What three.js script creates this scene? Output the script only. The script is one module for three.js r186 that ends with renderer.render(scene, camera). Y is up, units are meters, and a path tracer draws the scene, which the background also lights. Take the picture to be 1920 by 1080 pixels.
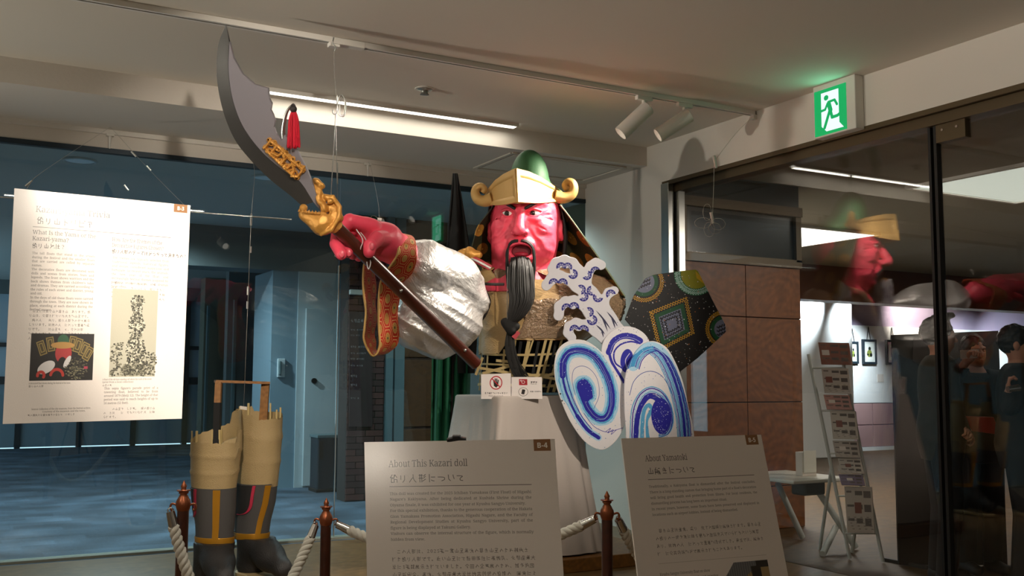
import * as THREE from 'three';
import { mergeGeometries } from 'three/addons/utils/BufferGeometryUtils.js';
import { RoundedBoxGeometry } from 'three/addons/geometries/RoundedBoxGeometry.js';
import { ImprovedNoise } from 'three/addons/math/ImprovedNoise.js';
import { RectAreaLightUniformsLib } from 'three/addons/lights/RectAreaLightUniformsLib.js';

// ------------------------------------------------------------------ camera, sky, exposure, room lights
RectAreaLightUniformsLib.init();
const scene = new THREE.Scene();
const V = (x, y, z) => new THREE.Vector3(x, y, z);
const R = (d) => d * Math.PI / 180;
const F = 1880;
const camera = new THREE.PerspectiveCamera(2 * Math.atan(540 / F) * 180 / Math.PI, 1920 / 1080, 0.05, 200);
camera.position.set(0, 1.4, 0);
camera.rotation.order = 'YXZ';
camera.rotation.set(R(5.17), R(-28.9), R(0.25));
scene.add(camera);
camera.updateMatrixWorld(true);
scene.background = new THREE.Color().setRGB(1.15, 1.6, 1.95);   // dusk sky beyond the hall windows
scene.environment = null;
const renderer = new THREE.WebGLRenderer({ antialias: true });
renderer.toneMapping = THREE.LinearToneMapping;
renderer.toneMappingExposure = 1.0;
renderer.shadowMap.enabled = true;
const CEIL = 3.57, XR = 5.58, ZB = -8.56, ZBEAM = -7.5, ZTRACK = -6.04;
const WARM = new THREE.Color().setRGB(1, 0.89, 0.76), NEUTRAL = new THREE.Color().setRGB(1, 0.94, 0.82), COOL = new THREE.Color().setRGB(0.8, 0.93, 1);
const LIGHTS = {
  doll: 19, sleeve: 15, panel: 24, boards: 11, boots: 60, strip: 15, addedStrip: 62, uplight: 116, hall: 52, downlight: 22, timber: 17, gallery: 12, picture: 40, exit: 2.2,
};
function area(color, intensity, w, h, pos, target) {
  const l = new THREE.RectAreaLight(color, intensity, w, h);
  l.position.copy(pos); l.lookAt(target); scene.add(l); return l;
}

// ------------------------------------------------------------------ helpers
let seed = 7;
const rnd = () => { seed = (seed * 1664525 + 1013904223) >>> 0; return seed / 4294967296; };
const noise = new ImprovedNoise();
const N3 = (x, y, z) => noise.noise(x, y, z);
const lerp = (a, b, t) => a + (b - a) * t, clamp = (x, a, b) => Math.max(a, Math.min(b, x));
const sstep = (a, b, x) => { const t = clamp((x - a) / (b - a), 0, 1); return t * t * (3 - 2 * t); };
const cx = V(), cy = V(), cz = V(); camera.matrixWorld.extractBasis(cx, cy, cz);
const eye = camera.position.clone();
function ray(px, py) { return V((px - 960) / F, -(py - 540) / F, -1).transformDirection(camera.matrixWorld).multiplyScalar(Math.hypot((px - 960) / F, (py - 540) / F, 1)); }
const at = (px, py, d) => eye.clone().addScaledVector(ray(px, py), d);
const onX = (px, py, X) => { const r = ray(px, py); return eye.clone().addScaledVector(r, (X - eye.x) / r.x); };
const onZ = (px, py, Z) => { const r = ray(px, py); return eye.clone().addScaledVector(r, (Z - eye.z) / r.z); };
const onY = (px, py, Y) => { const r = ray(px, py); return eye.clone().addScaledVector(r, (Y - eye.y) / r.y); };

const used = {};
function numbered(n) { const k = used[n] = (used[n] ?? -1) + 1; return k ? n + '_' + String(k).padStart(3, '0') : n; }
function shade(o) { o.traverse((c) => { if (c.isMesh) { c.castShadow = true; c.receiveShadow = true; } }); return o; }
function tag(o, label, category, group) { o.userData.label = label; o.userData.category = category; if (group) o.userData.group = group; return o; }
function thing(name, label, category, pos, group, turn = 0) {
  const o = new THREE.Group(); o.name = numbered(name); if (pos) o.position.copy(pos); o.rotation.y = turn; scene.add(o); tag(o, label, category, group); o.updateMatrixWorld(true); return o;
}
// geometry given in world space, put under its thing with the thing's own place taken off
function part(name, geos, mat, parent, label) {
  const g = Array.isArray(geos) ? (geos.length > 1 ? mergeGeometries(geos.map(clean)) : geos[0]) : geos;
  const m = new THREE.Mesh(g, mat); m.name = name; m.castShadow = m.receiveShadow = true;
  parent.add(m);
  if (parent !== scene && !parent.userData.local) { parent.updateWorldMatrix(true, false); g.applyMatrix4(parent.matrixWorld.clone().invert()); }
  if (label) m.userData.label = label;
  return m;
}
function single(name, geos, mat, label, category, group) { const m = part(numbered(name), geos, mat, scene); return tag(m, label, category, group); }
function struct(name, geos, mat, parent = scene) { const m = part(name, geos, mat, parent); if (parent === scene) m.userData.kind = 'structure'; return m; }
function clean(g) {
  const c = g.index ? g.toNonIndexed() : g.clone();
  for (const k of Object.keys(c.attributes)) if (!['position', 'normal', 'uv'].includes(k)) c.deleteAttribute(k);
  if (!c.attributes.normal) c.computeVertexNormals();
  if (!c.attributes.uv) c.setAttribute('uv', new THREE.BufferAttribute(new Float32Array(c.attributes.position.count * 2), 2));
  return c;
}
// box from two corners, uv in metres
function bx(x0, y0, z0, x1, y1, z1, r = 0) {
  const w = Math.abs(x1 - x0), h = Math.abs(y1 - y0), d = Math.abs(z1 - z0);
  const g = r ? new RoundedBoxGeometry(w, h, d, 2, Math.min(r, w / 2.1, h / 2.1, d / 2.1)) : new THREE.BoxGeometry(w, h, d);
  g.translate((x0 + x1) / 2, (y0 + y1) / 2, (z0 + z1) / 2); metreUV(g); return g;
}
function metreUV(g) {
  const p = g.attributes.position, n = g.attributes.normal, uv = new Float32Array(p.count * 2);
  for (let i = 0; i < p.count; i++) {
    const ax = Math.abs(n.getX(i)), ay = Math.abs(n.getY(i)), az = Math.abs(n.getZ(i));
    if (ay >= ax && ay >= az) { uv[2 * i] = p.getX(i); uv[2 * i + 1] = p.getZ(i); } else if (ax >= az) { uv[2 * i] = p.getZ(i); uv[2 * i + 1] = p.getY(i); } else { uv[2 * i] = p.getX(i); uv[2 * i + 1] = p.getY(i); }
  }
  g.setAttribute('uv', new THREE.BufferAttribute(uv, 2)); return g;
}
function geo(pos, idx, uv, nor) {
  const g = new THREE.BufferGeometry(); g.setAttribute('position', new THREE.BufferAttribute(new Float32Array(pos), 3));
  if (uv) g.setAttribute('uv', new THREE.BufferAttribute(new Float32Array(uv), 2));
  g.setIndex(idx); if (nor) g.setAttribute('normal', new THREE.BufferAttribute(new Float32Array(nor), 3)); else g.computeVertexNormals();
  return g;
}
// a sheet over (u, v) with real thickness
function sheet(nu, nv, f, th = 0.006, ur = 1, vr = 1) {
  const P = []; for (let j = 0; j <= nv; j++) for (let i = 0; i <= nu; i++) P.push(f(i / nu, j / nv));
  const pos = [], uv = [], idx = [], nn = (nu + 1) * (nv + 1), at2 = (i, j) => P[clamp(j, 0, nv) * (nu + 1) + clamp(i, 0, nu)];
  const nor = P.map((_, k) => { const i = k % (nu + 1), j = Math.floor(k / (nu + 1)); return at2(i + 1, j).clone().sub(at2(i - 1, j)).cross(at2(i, j + 1).clone().sub(at2(i, j - 1))).normalize(); });
  for (const s of [0.5, -0.5]) P.forEach((p, k) => { const n = nor[k]; pos.push(p.x + n.x * th * s, p.y + n.y * th * s, p.z + n.z * th * s); uv.push((k % (nu + 1)) / nu * ur, Math.floor(k / (nu + 1)) / nv * vr); });
  for (let j = 0; j < nv; j++) for (let i = 0; i < nu; i++) { const a = j * (nu + 1) + i, b = a + 1, c = a + nu + 1, d = c + 1; idx.push(a, b, d, a, d, c, nn + a, nn + d, nn + b, nn + a, nn + c, nn + d); }
  const rim = []; for (let i = 0; i < nu; i++) { rim.push([i + 1, i], [nv * (nu + 1) + i, nv * (nu + 1) + i + 1]); } for (let j = 0; j < nv; j++) { rim.push([j * (nu + 1), (j + 1) * (nu + 1)], [(j + 1) * (nu + 1) + nu, j * (nu + 1) + nu]); }
  for (const [a, b] of rim) { const o = pos.length / 3; for (const k of [a, b, nn + b, nn + a]) { pos.push(pos[3 * k], pos[3 * k + 1], pos[3 * k + 2]); uv.push(uv[2 * k], uv[2 * k + 1]); } idx.push(o, o + 1, o + 2, o, o + 2, o + 3); }
  return geo(pos, idx, uv);
}
// tube with a radius that may change along it
function tube(pts, r, seg = 24, rad = 8, closed = false, tension = 0.5) {
  const c = new THREE.CatmullRomCurve3(pts, closed, 'catmullrom', tension), fr = c.computeFrenetFrames(seg, closed), pos = [], uv = [], idx = [];
  const len = c.getLength(), rr = typeof r === 'function' ? r : () => r;
  for (let i = 0; i <= seg; i++) {
    const p = c.getPointAt(i / seg), q = rr(i / seg);
    for (let k = 0; k <= rad; k++) { const a = k / rad * 2 * Math.PI, n = fr.normals[i].clone().multiplyScalar(Math.cos(a) * q).addScaledVector(fr.binormals[i], Math.sin(a) * q); pos.push(p.x + n.x, p.y + n.y, p.z + n.z); uv.push(i / seg * len, k / rad); }
  }
  const w = rad + 1; for (let i = 0; i < seg; i++) for (let k = 0; k < rad; k++) { const a = i * w + k; idx.push(a, a + 1, a + w + 1, a, a + w + 1, a + w); }
  if (!closed) for (const e of [0, seg]) { const p = c.getPointAt(e / seg), o = pos.length / 3; pos.push(p.x, p.y, p.z); uv.push(0, 0); for (let k = 0; k < rad; k++) { const a = e * w + k; if (e) idx.push(o, a, a + 1); else idx.push(o, a + 1, a); } }
  return geo(pos, idx, uv);
}
// rod between two points
function rod(a, b, r, r2 = r, rad = 10) { const g = new THREE.CylinderGeometry(r2, r, a.distanceTo(b), rad, 1); g.applyQuaternion(new THREE.Quaternion().setFromUnitVectors(V(0, 1, 0), b.clone().sub(a).normalize())); g.translate((a.x + b.x) / 2, (a.y + b.y) / 2, (a.z + b.z) / 2); return g; }
// flat bar of width w and depth t between two points, broad side facing n
function bar(a, b, w, t, n) {
  const y = b.clone().sub(a), L = y.length(); y.normalize(); const z = n.clone().addScaledVector(y, -n.dot(y)).normalize(), x = y.clone().cross(z);
  const g = new THREE.BoxGeometry(w, L, t); metreUV(g); g.applyMatrix4(new THREE.Matrix4().makeBasis(x, y, z).setPosition(a.clone().lerp(b, 0.5))); return g;
}
// closed rings joined into a skin
function loft(rings, caps = true, ur = 1, vr = 1) {
  const n = rings[0].length, pos = [], uv = [], idx = [], w = n + 1;
  rings.forEach((r, j) => { for (let i = 0; i <= n; i++) { const p = r[i % n]; pos.push(p.x, p.y, p.z); uv.push(i / n * ur, j / (rings.length - 1) * vr); } });
  for (let j = 0; j < rings.length - 1; j++) for (let i = 0; i < n; i++) { const a = j * w + i; idx.push(a, a + 1, a + w + 1, a, a + w + 1, a + w); }
  if (caps) for (const j of [0, rings.length - 1]) { const c = V(); rings[j].forEach((p) => c.addScaledVector(p, 1 / n)); const o = pos.length / 3; pos.push(c.x, c.y, c.z); uv.push(0, 0); for (let i = 0; i < n; i++) { const q = rings[j][i]; pos.push(q.x, q.y, q.z); uv.push(0, 0); } for (let i = 0; i < n; i++) { const a = o + 1 + i, b = o + 1 + (i + 1) % n; if (j) idx.push(o, a, b); else idx.push(o, b, a); } }
  return geo(pos, idx, uv);
}
// a slab: an outline in pixels at one distance from the camera's place, its own plane, given a real thickness; uv run over the bounding box
function frameAt(px, py, d, yaw = 0, tilt = 0) {   // basis of a panel that stands at a point: x right, y up, z towards the viewer
  const q = camera.quaternion.clone().multiply(new THREE.Quaternion().setFromEuler(new THREE.Euler(tilt, yaw, 0, 'YXZ'))); const o = at(px, py, d);
  const n = V(0, 0, 1).applyQuaternion(q), iq = q.clone().invert(), k = o.clone().sub(eye).dot(n);
  const l2 = (x, y) => { const r = ray(x, y); return eye.clone().addScaledVector(r, k / r.dot(n)).sub(o).applyQuaternion(iq); };
  return { o, q, s: d / F, px, py, l2, w: (x, y, z = 0) => l2(x, y).add(V(0, 0, z)).applyQuaternion(q).add(o) };
}
function slab(fr, pts, th, bevel = 0.003, smooth = true, z = 0) {
  const sh = new THREE.Shape(), L = pts.map(([x, y]) => { const p = fr.l2(x, y); return new THREE.Vector2(p.x, p.y); });
  if (smooth) { const c = new THREE.CatmullRomCurve3(L.map((p) => V(p.x, p.y, 0)), true, 'centripetal').getPoints(L.length * 5); sh.setFromPoints(c.map((p) => new THREE.Vector2(p.x, p.y))); } else sh.setFromPoints(L);
  const g = new THREE.ExtrudeGeometry(sh, { depth: th - 2 * bevel, bevelEnabled: bevel > 0, bevelThickness: bevel, bevelSize: bevel, bevelOffset: -bevel, bevelSegments: 1, curveSegments: 4 });
  g.translate(0, 0, -th / 2 + bevel); g.computeBoundingBox(); const b = g.boundingBox, p = g.attributes.position, uv = g.attributes.uv;
  for (let i = 0; i < p.count; i++) uv.setXY(i, (p.getX(i) - b.min.x) / (b.max.x - b.min.x), (p.getY(i) - b.min.y) / (b.max.y - b.min.y));
  g.translate(0, 0, z); g.applyQuaternion(fr.q); g.translate(fr.o.x, fr.o.y, fr.o.z); return g;
}
// four-cornered board with thickness behind its face; uv 0..1 over the face (a top-left, b top-right, c bottom-right, d bottom-left)
function board(a, b, c, d, th, edgeUV = false) {
  const n = b.clone().sub(a).cross(d.clone().sub(a)).normalize().negate(); if (n.dot(eye.clone().sub(a)) < 0) n.negate();
  const k = [a, b, c, d].map((p) => p.clone().addScaledVector(n, -th)), q = [a, b, c, d], pos = [], uv = [], idx = [], U = [[0, 1], [1, 1], [1, 0], [0, 0]];
  const quad = (p, u) => { const o = pos.length / 3; p.forEach((v, i) => { pos.push(v.x, v.y, v.z); uv.push(...u[i]); }); idx.push(o, o + 2, o + 1, o, o + 3, o + 2); };
  quad(q, U); const E = [[0.003, 0.5], [0.003, 0.5], [0.003, 0.5], [0.003, 0.5]]; quad([k[1], k[0], k[3], k[2]], E);
  for (let i = 0; i < 4; i++) quad([q[(i + 1) % 4], q[i], k[i], k[(i + 1) % 4]], E);
  return geo(pos, idx, uv);
}
// naive surface nets: meshes a signed distance field
function nets(f, lo, hi, h) {
  const nx = Math.ceil((hi.x - lo.x) / h) + 1, ny = Math.ceil((hi.y - lo.y) / h) + 1, nz = Math.ceil((hi.z - lo.z) / h) + 1, v = new Float32Array(nx * ny * nz);
  let k = 0; for (let z = 0; z < nz; z++) for (let y = 0; y < ny; y++) for (let x = 0; x < nx; x++) v[k++] = f(lo.x + x * h, lo.y + y * h, lo.z + z * h);
  const id = new Int32Array(nx * ny * nz).fill(-1), pos = [], nor = [], idx = [], sx = 1, sy = nx, sz = nx * ny, off = [0, sx, sy, sx + sy, sz, sx + sz, sy + sz, sx + sy + sz], E = [[0, 1], [2, 3], [4, 5], [6, 7], [0, 2], [1, 3], [4, 6], [5, 7], [0, 4], [1, 5], [2, 6], [3, 7]];
  for (let z = 0; z < nz - 1; z++) for (let y = 0; y < ny - 1; y++) for (let x = 0; x < nx - 1; x++) {
    const b = x + y * sy + z * sz; let m = 0; for (let i = 0; i < 8; i++) if (v[b + off[i]] < 0) m |= 1 << i; if (m === 0 || m === 255) continue;
    let px = 0, py = 0, pz = 0, c = 0;
    for (const [p, q] of E) { if (((m >> p) & 1) === ((m >> q) & 1)) continue; const a = v[b + off[p]], e = v[b + off[q]], t = a / (a - e); px += (p & 1) + ((q & 1) - (p & 1)) * t; py += ((p >> 1) & 1) + (((q >> 1) & 1) - ((p >> 1) & 1)) * t; pz += (p >> 2) + ((q >> 2) - (p >> 2)) * t; c++; }
    id[b] = pos.length / 3; const X = lo.x + (x + px / c) * h, Y = lo.y + (y + py / c) * h, Z = lo.z + (z + pz / c) * h; pos.push(X, Y, Z);
    const e = h * 0.4, gx = f(X + e, Y, Z) - f(X - e, Y, Z), gy = f(X, Y + e, Z) - f(X, Y - e, Z), gz = f(X, Y, Z + e) - f(X, Y, Z - e), l = Math.hypot(gx, gy, gz) || 1; nor.push(gx / l, gy / l, gz / l);
  }
  const q4 = (a, b, c, d, fl) => { if (a < 0 || b < 0 || c < 0 || d < 0) return; if (fl) idx.push(a, b, c, a, c, d); else idx.push(a, c, b, a, d, c); };
  for (let z = 1; z < nz - 1; z++) for (let y = 1; y < ny - 1; y++) for (let x = 1; x < nx - 1; x++) {
    const b = x + y * sy + z * sz, s = v[b] < 0;
    if (s !== v[b + sx] < 0) q4(id[b], id[b - sy], id[b - sy - sz], id[b - sz], s === false ? false : true);
    if (s !== v[b + sy] < 0) q4(id[b], id[b - sz], id[b - sz - sx], id[b - sx], s === false ? false : true);
    if (s !== v[b + sz] < 0) q4(id[b], id[b - sx], id[b - sx - sy], id[b - sy], s === false ? false : true);
  }
  const uv = []; for (let i = 0; i < pos.length; i += 3) uv.push(pos[i] + pos[i + 2] * 0.6, pos[i + 1] + pos[i + 2] * 0.3);
  return geo(pos, idx, uv, nor);
}
const smin = (a, b, k) => { const h = Math.max(k - Math.abs(a - b), 0) / k; return Math.min(a, b) - h * h * k * 0.25; };
const smax = (a, b, k) => -smin(-a, -b, k);
const ell = (x, y, z, c, r) => { const ax = (x - c[0]) / r[0], ay = (y - c[1]) / r[1], az = (z - c[2]) / r[2], k0 = Math.hypot(ax, ay, az), k1 = Math.hypot(ax / r[0], ay / r[1], az / r[2]); return k1 < 1e-9 ? -Math.min(...r) : k0 * (k0 - 1) / k1; };
const cap = (x, y, z, a, b, ra, rb) => { const bx_ = b[0] - a[0], by = b[1] - a[1], bz = b[2] - a[2], t = clamp(((x - a[0]) * bx_ + (y - a[1]) * by + (z - a[2]) * bz) / (bx_ * bx_ + by * by + bz * bz || 1), 0, 1); return Math.hypot(x - a[0] - bx_ * t, y - a[1] - by * t, z - a[2] - bz * t) - (ra + (rb - ra) * t); };
const bounds = (pts, m) => { const b = new THREE.Box3(); pts.forEach((p) => b.expandByPoint(p)); return [b.min.addScalar(-m), b.max.addScalar(m)]; };

// ------------------------------------------------------------------ textures
function canvas(w, h, draw) { const c = document.createElement('canvas'); c.width = w; c.height = h; const g = c.getContext('2d'); draw(g, w, h); return c; }
function tex(c, rx = 1, ry = 1, srgb = true) { const t = new THREE.CanvasTexture(c); t.wrapS = t.wrapT = THREE.RepeatWrapping; t.repeat.set(rx, ry); if (srgb) t.colorSpace = THREE.SRGBColorSpace; return t; }
function dataTex(n, f, srgb) { const d = new Uint8Array(n * n * 4); for (let y = 0; y < n; y++) for (let x = 0; x < n; x++) { const c = f(x / n, y / n), i = (y * n + x) * 4; d[i] = clamp(c[0], 0, 255); d[i + 1] = clamp(c[1], 0, 255); d[i + 2] = clamp(c[2], 0, 255); d[i + 3] = 255; } const t = new THREE.DataTexture(d, n, n); t.magFilter = THREE.LinearFilter; t.minFilter = THREE.LinearMipmapLinearFilter; t.generateMipmaps = true; t.wrapS = t.wrapT = THREE.RepeatWrapping; if (srgb) t.colorSpace = THREE.SRGBColorSpace; t.needsUpdate = true; return t; }
const per = (u, v, f, s) => { const a = 2 * Math.PI; return N3(Math.cos(u * a) * f + s, Math.sin(u * a) * f + Math.cos(v * a) * f, Math.sin(v * a) * f - s * 1.7); };
const rep = (t, x, y = x) => { const c = t.clone(); c.repeat.set(x, y); c.needsUpdate = true; return c; };
const grainTex = dataTex(256, (u, v) => { const k = 128 + 70 * per(u, v, 3, 1.3) + 60 * per(u, v, 9, 5.1) + 50 * (rnd() - 0.5); return [k, k, k]; });
const crumpleTex = dataTex(512, (u, v) => { let k = 0; for (const [f, a] of [[1.6, 1], [3.4, 0.6], [7, 0.35]]) k += a * (1 - 2 * Math.abs(per(u, v, f, f * 3.1))); k = 128 + 75 * k / 1.3; return [k, k, k]; });
const woodTex = dataTex(512, (u, v) => { const w = Math.sin((v * 14 + 2.2 * per(u * 0.5, v, 1.2, 2)) * 6.28) * 0.5 + 0.5, k = 0.86 + 0.1 * w + 0.12 * per(u, v, 6, 3) + 0.05 * (rnd() - 0.5); return [205 * k, 178 * k, 150 * k]; }, true);
const carpetTex = dataTex(512, (u, v) => { const s = per(u * 1, v * 1, 1.2, 4), row = Math.floor(v * 16), k = 0.72 + 0.35 * Math.abs(N3(row * 3.3, Math.floor(u * 5 + row * 0.4) * 1.7, 2.2)) + 0.25 * s + 0.18 * (rnd() - 0.5); return [165 * k, 185 * k, 205 * k]; }, true);
const M = {};
function mat(name, color, rough = 0.6, extra = {}) { const { metal = 0, ...rest } = extra; const m = new (('clearcoat' in rest || 'transmission' in rest || 'sheen' in rest || 'anisotropy' in rest || 'ior' in rest) ? THREE.MeshPhysicalMaterial : THREE.MeshStandardMaterial)({ color, roughness: rough, metalness: metal, ...rest }); m.name = name; return M[name] = m; }
// ------------------------------------------------------------------ Japanese lettering drawn stroke by stroke (x, y digits on a 10 x 10 grid)
const GLYPH = {};
for (const line of `
あ 2272 41424648 634828264555758678
い 22263748 727386
う 4161 247475866949
え 4161 247425 45484989
お 2363 41483828171657757767 7184
か 2363732868 3158 42214928 7184
き 2363 2575 4166 28386878 
く 632567 2568
け 212529 4484 71744959 
こ 2373 27284878
さ 2474 4166 28386878
し 31384878
す 1383 5156475654 5669
せ 1484 7176 31373979
そ 237324746446487 8
た 2363 4139 5474 57588 787
だ 2363 4139 5474 57588787 8172
ち 2373 41364676776948
つ 1484868758
て 13835546475878
で 13835546475878 7274 8284
と 31355484 7336283 9798
な 1353 3125 73748 668575868788
に 2129 4484 475878
の 524528382645447487
は 2129 4484 616857684788
ひ 237436284868757385
ふ 4151 53556858 3638 7688
へ 1653 5398
ま 2373 2575 515847283767688
み 2353295 7475758 868385
む 2363 4147364538486878 7384
め 2238 52362826457586878 9
も 41478877 676 2363 2565
や 14747576 6172 3168
ゆ 22182643738476 6158
よ 5474 51583747689
ら 4161 2336 355575767849
り 2226 62656749
る 2262253564758769476 7
れ 2129 1353163 53728 89
ろ 2262254474757849
わ 2129 1353163 63747849
を 2373 4155 464 847367588 
ん 513928364748687
ょ 6474 61683747689
っ 3575767859
ー 2585
ア 2272757 3 5445 5359
リ 2225 7174764 9
ト 4149 4486
ビ 2129 2484 2989 8182 9192
ピ 212 82888 2475 8191
テ 3171 1484 544938
マ 22825457 4669
ど 31355484283848 88 7182
う 4161 247475866949
ギ 2464 1676 4159 8182 9192
ャ 2474655 3549
ラ 3171 2474767859
ル 323639 5158 587985
年 3111 2282 3585 2589 51599 1598
一 1585
番 2161 1383 5155 3245 7265 26862 9262686 2888 5689
山 5158 242888 8488
笠 3122 3151 6152 6182 2575 5458 35578 7365 1989
東 2282 51599 247427748 7 2676 5618 5688
流 2233 1424 2839 4484 5164 5458 6589 7588
舁 2125257571712171 2373 1787 3539 65699 3859
き 2363 2575 4166 28386878
の 524528382645447487
制 2131 1363 2565 41494 1625 2529 6589 7178 8189
作 311545 2429 5154 4484 4686 5599
品 3232727272343474 1626262929191949 5696
飾 311444 2434 2545 2529 2949 4455 51546184 5686 5659 565859 8689
人 51543619 546789
形 1252 1555 2129 4149 8163 8365 8658
追 4151352575 7475 2224 1626 1848 8989 35383878
櫛 2129 1343 3135 5272 4585 4649 7679 5585 5888
田 2282828828282222 5258 2585
神 2131 1343 2429 4382 438787 4787 5159 4565
社 2131 1343 2429 4585 6268 4989
奉 2282 2474 1686 5156 4417 5489 3888 5659
納 311444 2434 2529 4349 4383838943 6155 6578
後 3112 3324 2329 5143 6354 4757 5638 5489
九 4144 7437 14444 4747888
州 2124 3126 4149 6169 8189
産 5152 2282 3243 7263 1585 1519 3787 5559 1989
業 3143 4144 6164 7163 1484 2575 2676 5459 5618 5688
大 1484 51543619 546789
学 2132 5152 7162 2435 2484 3666 5659 1888
間 2142424422222929 6181818484646189 3666667878383636
展 2272727474242219 3565 2575 4355 1787 4689 3949
示 3171 1484 5459 3628 7688
今 5114 5184 3565 4767 6759
回 1282828989191912 3464646767373734
企 5114 5184 5459 3539 5575 1989
画 1282 4256 3474747676363634 1498 5256
博 2129 1343 4382 4474747676464644 4888 7179 5868
多 4124 4272 6254 4444 6445 6585 8548
祇 2131 1343 2429 5144 4448 4585 6199
園 1282828989191912 3373 3565 4677 5557
振 2129 1343 1647 4381 4549 5575 5866 6699
興 1215 1565 8185 3151 5155 1686 3819 6889
会 5114 5184 3565 2777 4738 3878 6779
地 2128 1444 1848 5558 5888 4484 6157
域 2128 1444 1848 4384 6189 4565 5665 8479
共 3137 6167 1383 1787 3819 6889
創 3114 3154 2545 2628 2848 8189 6167
部 3132 1353 2535 1555 2747472929 6169 61828465
皆 2125 2345 6125 5185 3676767939393677
様 2129 1343 2434 5162 7162 4383 4585 5159 4868 5688
厚 1282 1219 3474747636343575 3777 5759 2888
意 5152 2272 1484 3575757737353576 2829 4858 7989
匠 1282 1219 1989 4334 3575 5559
公 4115 6185 5437 3778 6779
開 2142424422222929 6181818484646189 3666 3868 4649 6669
通 2233 1545 4183 5365 4474747848444676 1989 5458
常 5153 3142 7162 1454 1484 3575 3757757 2829 4879 5599
見 3171717636313133 3575 4519 6689 8998
内 1383838913191383 5155 5527 5587
構 2129 1343 2434 4282 4484 5155 7175 4686 4649 8689 6589 5787
造 2233 1545 4151 4484 3454 6164 4777774848 1989
知 3114 2454 1656 3136 3618 3758 6383838868636366
祭 4114 4154 5182 1636 3666 1777 5759 3828 7889
終 311444 2434 2529 5144 5383 8347 5689 6778 6889
了 2282825445 5459
同 1282828913191282 3464 3767676949393747
時 1242424848181812 1545 5181 5484 4686 7179 5767
解 3114 1454 1519 5459 1656 1757 6282 8262 6589 6787 7579
体 3115 2429 4484 6169 6447 6487 5776
家 5152 1284 1284 3474 5447 4628 5859 7468 6589
持 2129 1343 1647 6164 4383 4585 4787 7579 5768
帰 2126 3139 5181818444 5383 4585 4649 8689 6159
無 3113 2383 1686 3336 5356 7376 1989 2829 4849 6869
病 5152 1282 1219 3585 5657 4649 4888 8689
災 3122 5142 7162 3646 5419 5489 7665
息 4132 3272727676363632 3474 2829 4858 7989
風 1282828999 1219 3464 3565657736353577 5359
習 2151514322 6191918362 3474747979393934 3777
重 2181 1383 3474747737343475 1989 5159 5999
要 1282 2474747626242434 4246 6266 1787 5759 3989
儀 2115 1519 5142 7162 4383 4585 4747 6189 4889
式 1484 6189 8192 2656 4648 2858
最 3171717434313133 1585 2529 4549 2747 5685 5688
近 2233 1545 8153 5358 5585 7579 1989
施 3132 1353 2528 2648 6152 5283 5585 6589 7578
設 1242 1444 1646 1848 6182 6355 5685 8559 6599
テ 3171 1484 544938
決 2233 2839 4383 8386 3686 5155 5539 5689
ー 2585
手 6122 2474 1787 5158 5848
触 3114 1454 1519 5459 1656 1757 6267 6282 8267 7159 5989
可 1383 7278 7868 2454 2454272757
撮 2129 1343 1647 4282 4282 4383 4555 4549 6585 8549
影 2272727474242422 1555 3539 1636 8163 8365 8658
私 3122 1343 2429 6148 4888 7579
用 2282828919 2223 2219 2484 2666 5259
話 1242 1444 1646 1848 8152 4585 5358 5787 8799
禁 3134 1353 6164 5393 2474 1585 5659 3728
止 5158 5484 2528 1888
不 1383 5317 5359 6486
由 2282828828282222 5158 2585
`.trim().split('\n')) { const m = line.trim().match(/^(\S)\s+(.*)$/); if (m) GLYPH[m[1]] = m[2].split(' ').filter((s) => s.length > 3).map((s) => { const p = []; for (let i = 0; i + 1 < s.length; i += 2) p.push([+s[i], +s[i + 1]]); return p; }); }
const CURVED = new Set([...'あいうえおかきくけこさしすせそたちつてとなにぬねのはひふへほまみむめもやゆよらりるれろわをん']);
function jp(g, text, x, y, size, weight = 0.085, gap = 0.06) {   // top-left corner at x, y
  g.lineWidth = size * weight; g.lineCap = 'round'; g.lineJoin = 'round';
  for (const ch of text) {
    if (ch === '、' || ch === '。') { g.beginPath(); if (ch === '。') g.arc(x + size * 0.2, y + size * 0.85, size * 0.09, 0, 7); else { g.moveTo(x + size * 0.15, y + size * 0.75); g.lineTo(x + size * 0.3, y + size * 0.92); } g.stroke(); } else if (/[0-9A-Za-z?()-]/.test(ch)) { g.save(); g.font = `${size * 0.95}px serif`; g.fillStyle = g.strokeStyle; g.fillText(ch, x + size * 0.2, y + size * 0.88); g.restore(); x -= size * 0.35; } else {
      const st = GLYPH[ch];
      if (st) for (const p of st) {
        g.beginPath(); const q = p.map(([a, b]) => [x + (a + 0.2) / 9.6 * size, y + (b + 0.2) / 9.6 * size]); g.moveTo(...q[0]);
        if (CURVED.has(ch) && q.length > 2) { for (let i = 1; i < q.length - 1; i++) g.quadraticCurveTo(q[i][0], q[i][1], i === q.length - 2 ? q[i + 1][0] : (q[i][0] + q[i + 1][0]) / 2, i === q.length - 2 ? q[i + 1][1] : (q[i][1] + q[i + 1][1]) / 2); } else for (let i = 1; i < q.length; i++) g.lineTo(...q[i]);
        g.stroke();
      }
    }
    x += size * (1 + gap);
  }
  return x;
}
function jpBlock(g, text, x, y, w, size, lead) { const n = Math.floor(w / (size * 1.06)); for (let i = 0; i < text.length; i += n, y += lead) jp(g, text.slice(i, i + n), x, y, size, 0.075); return y; }
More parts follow.
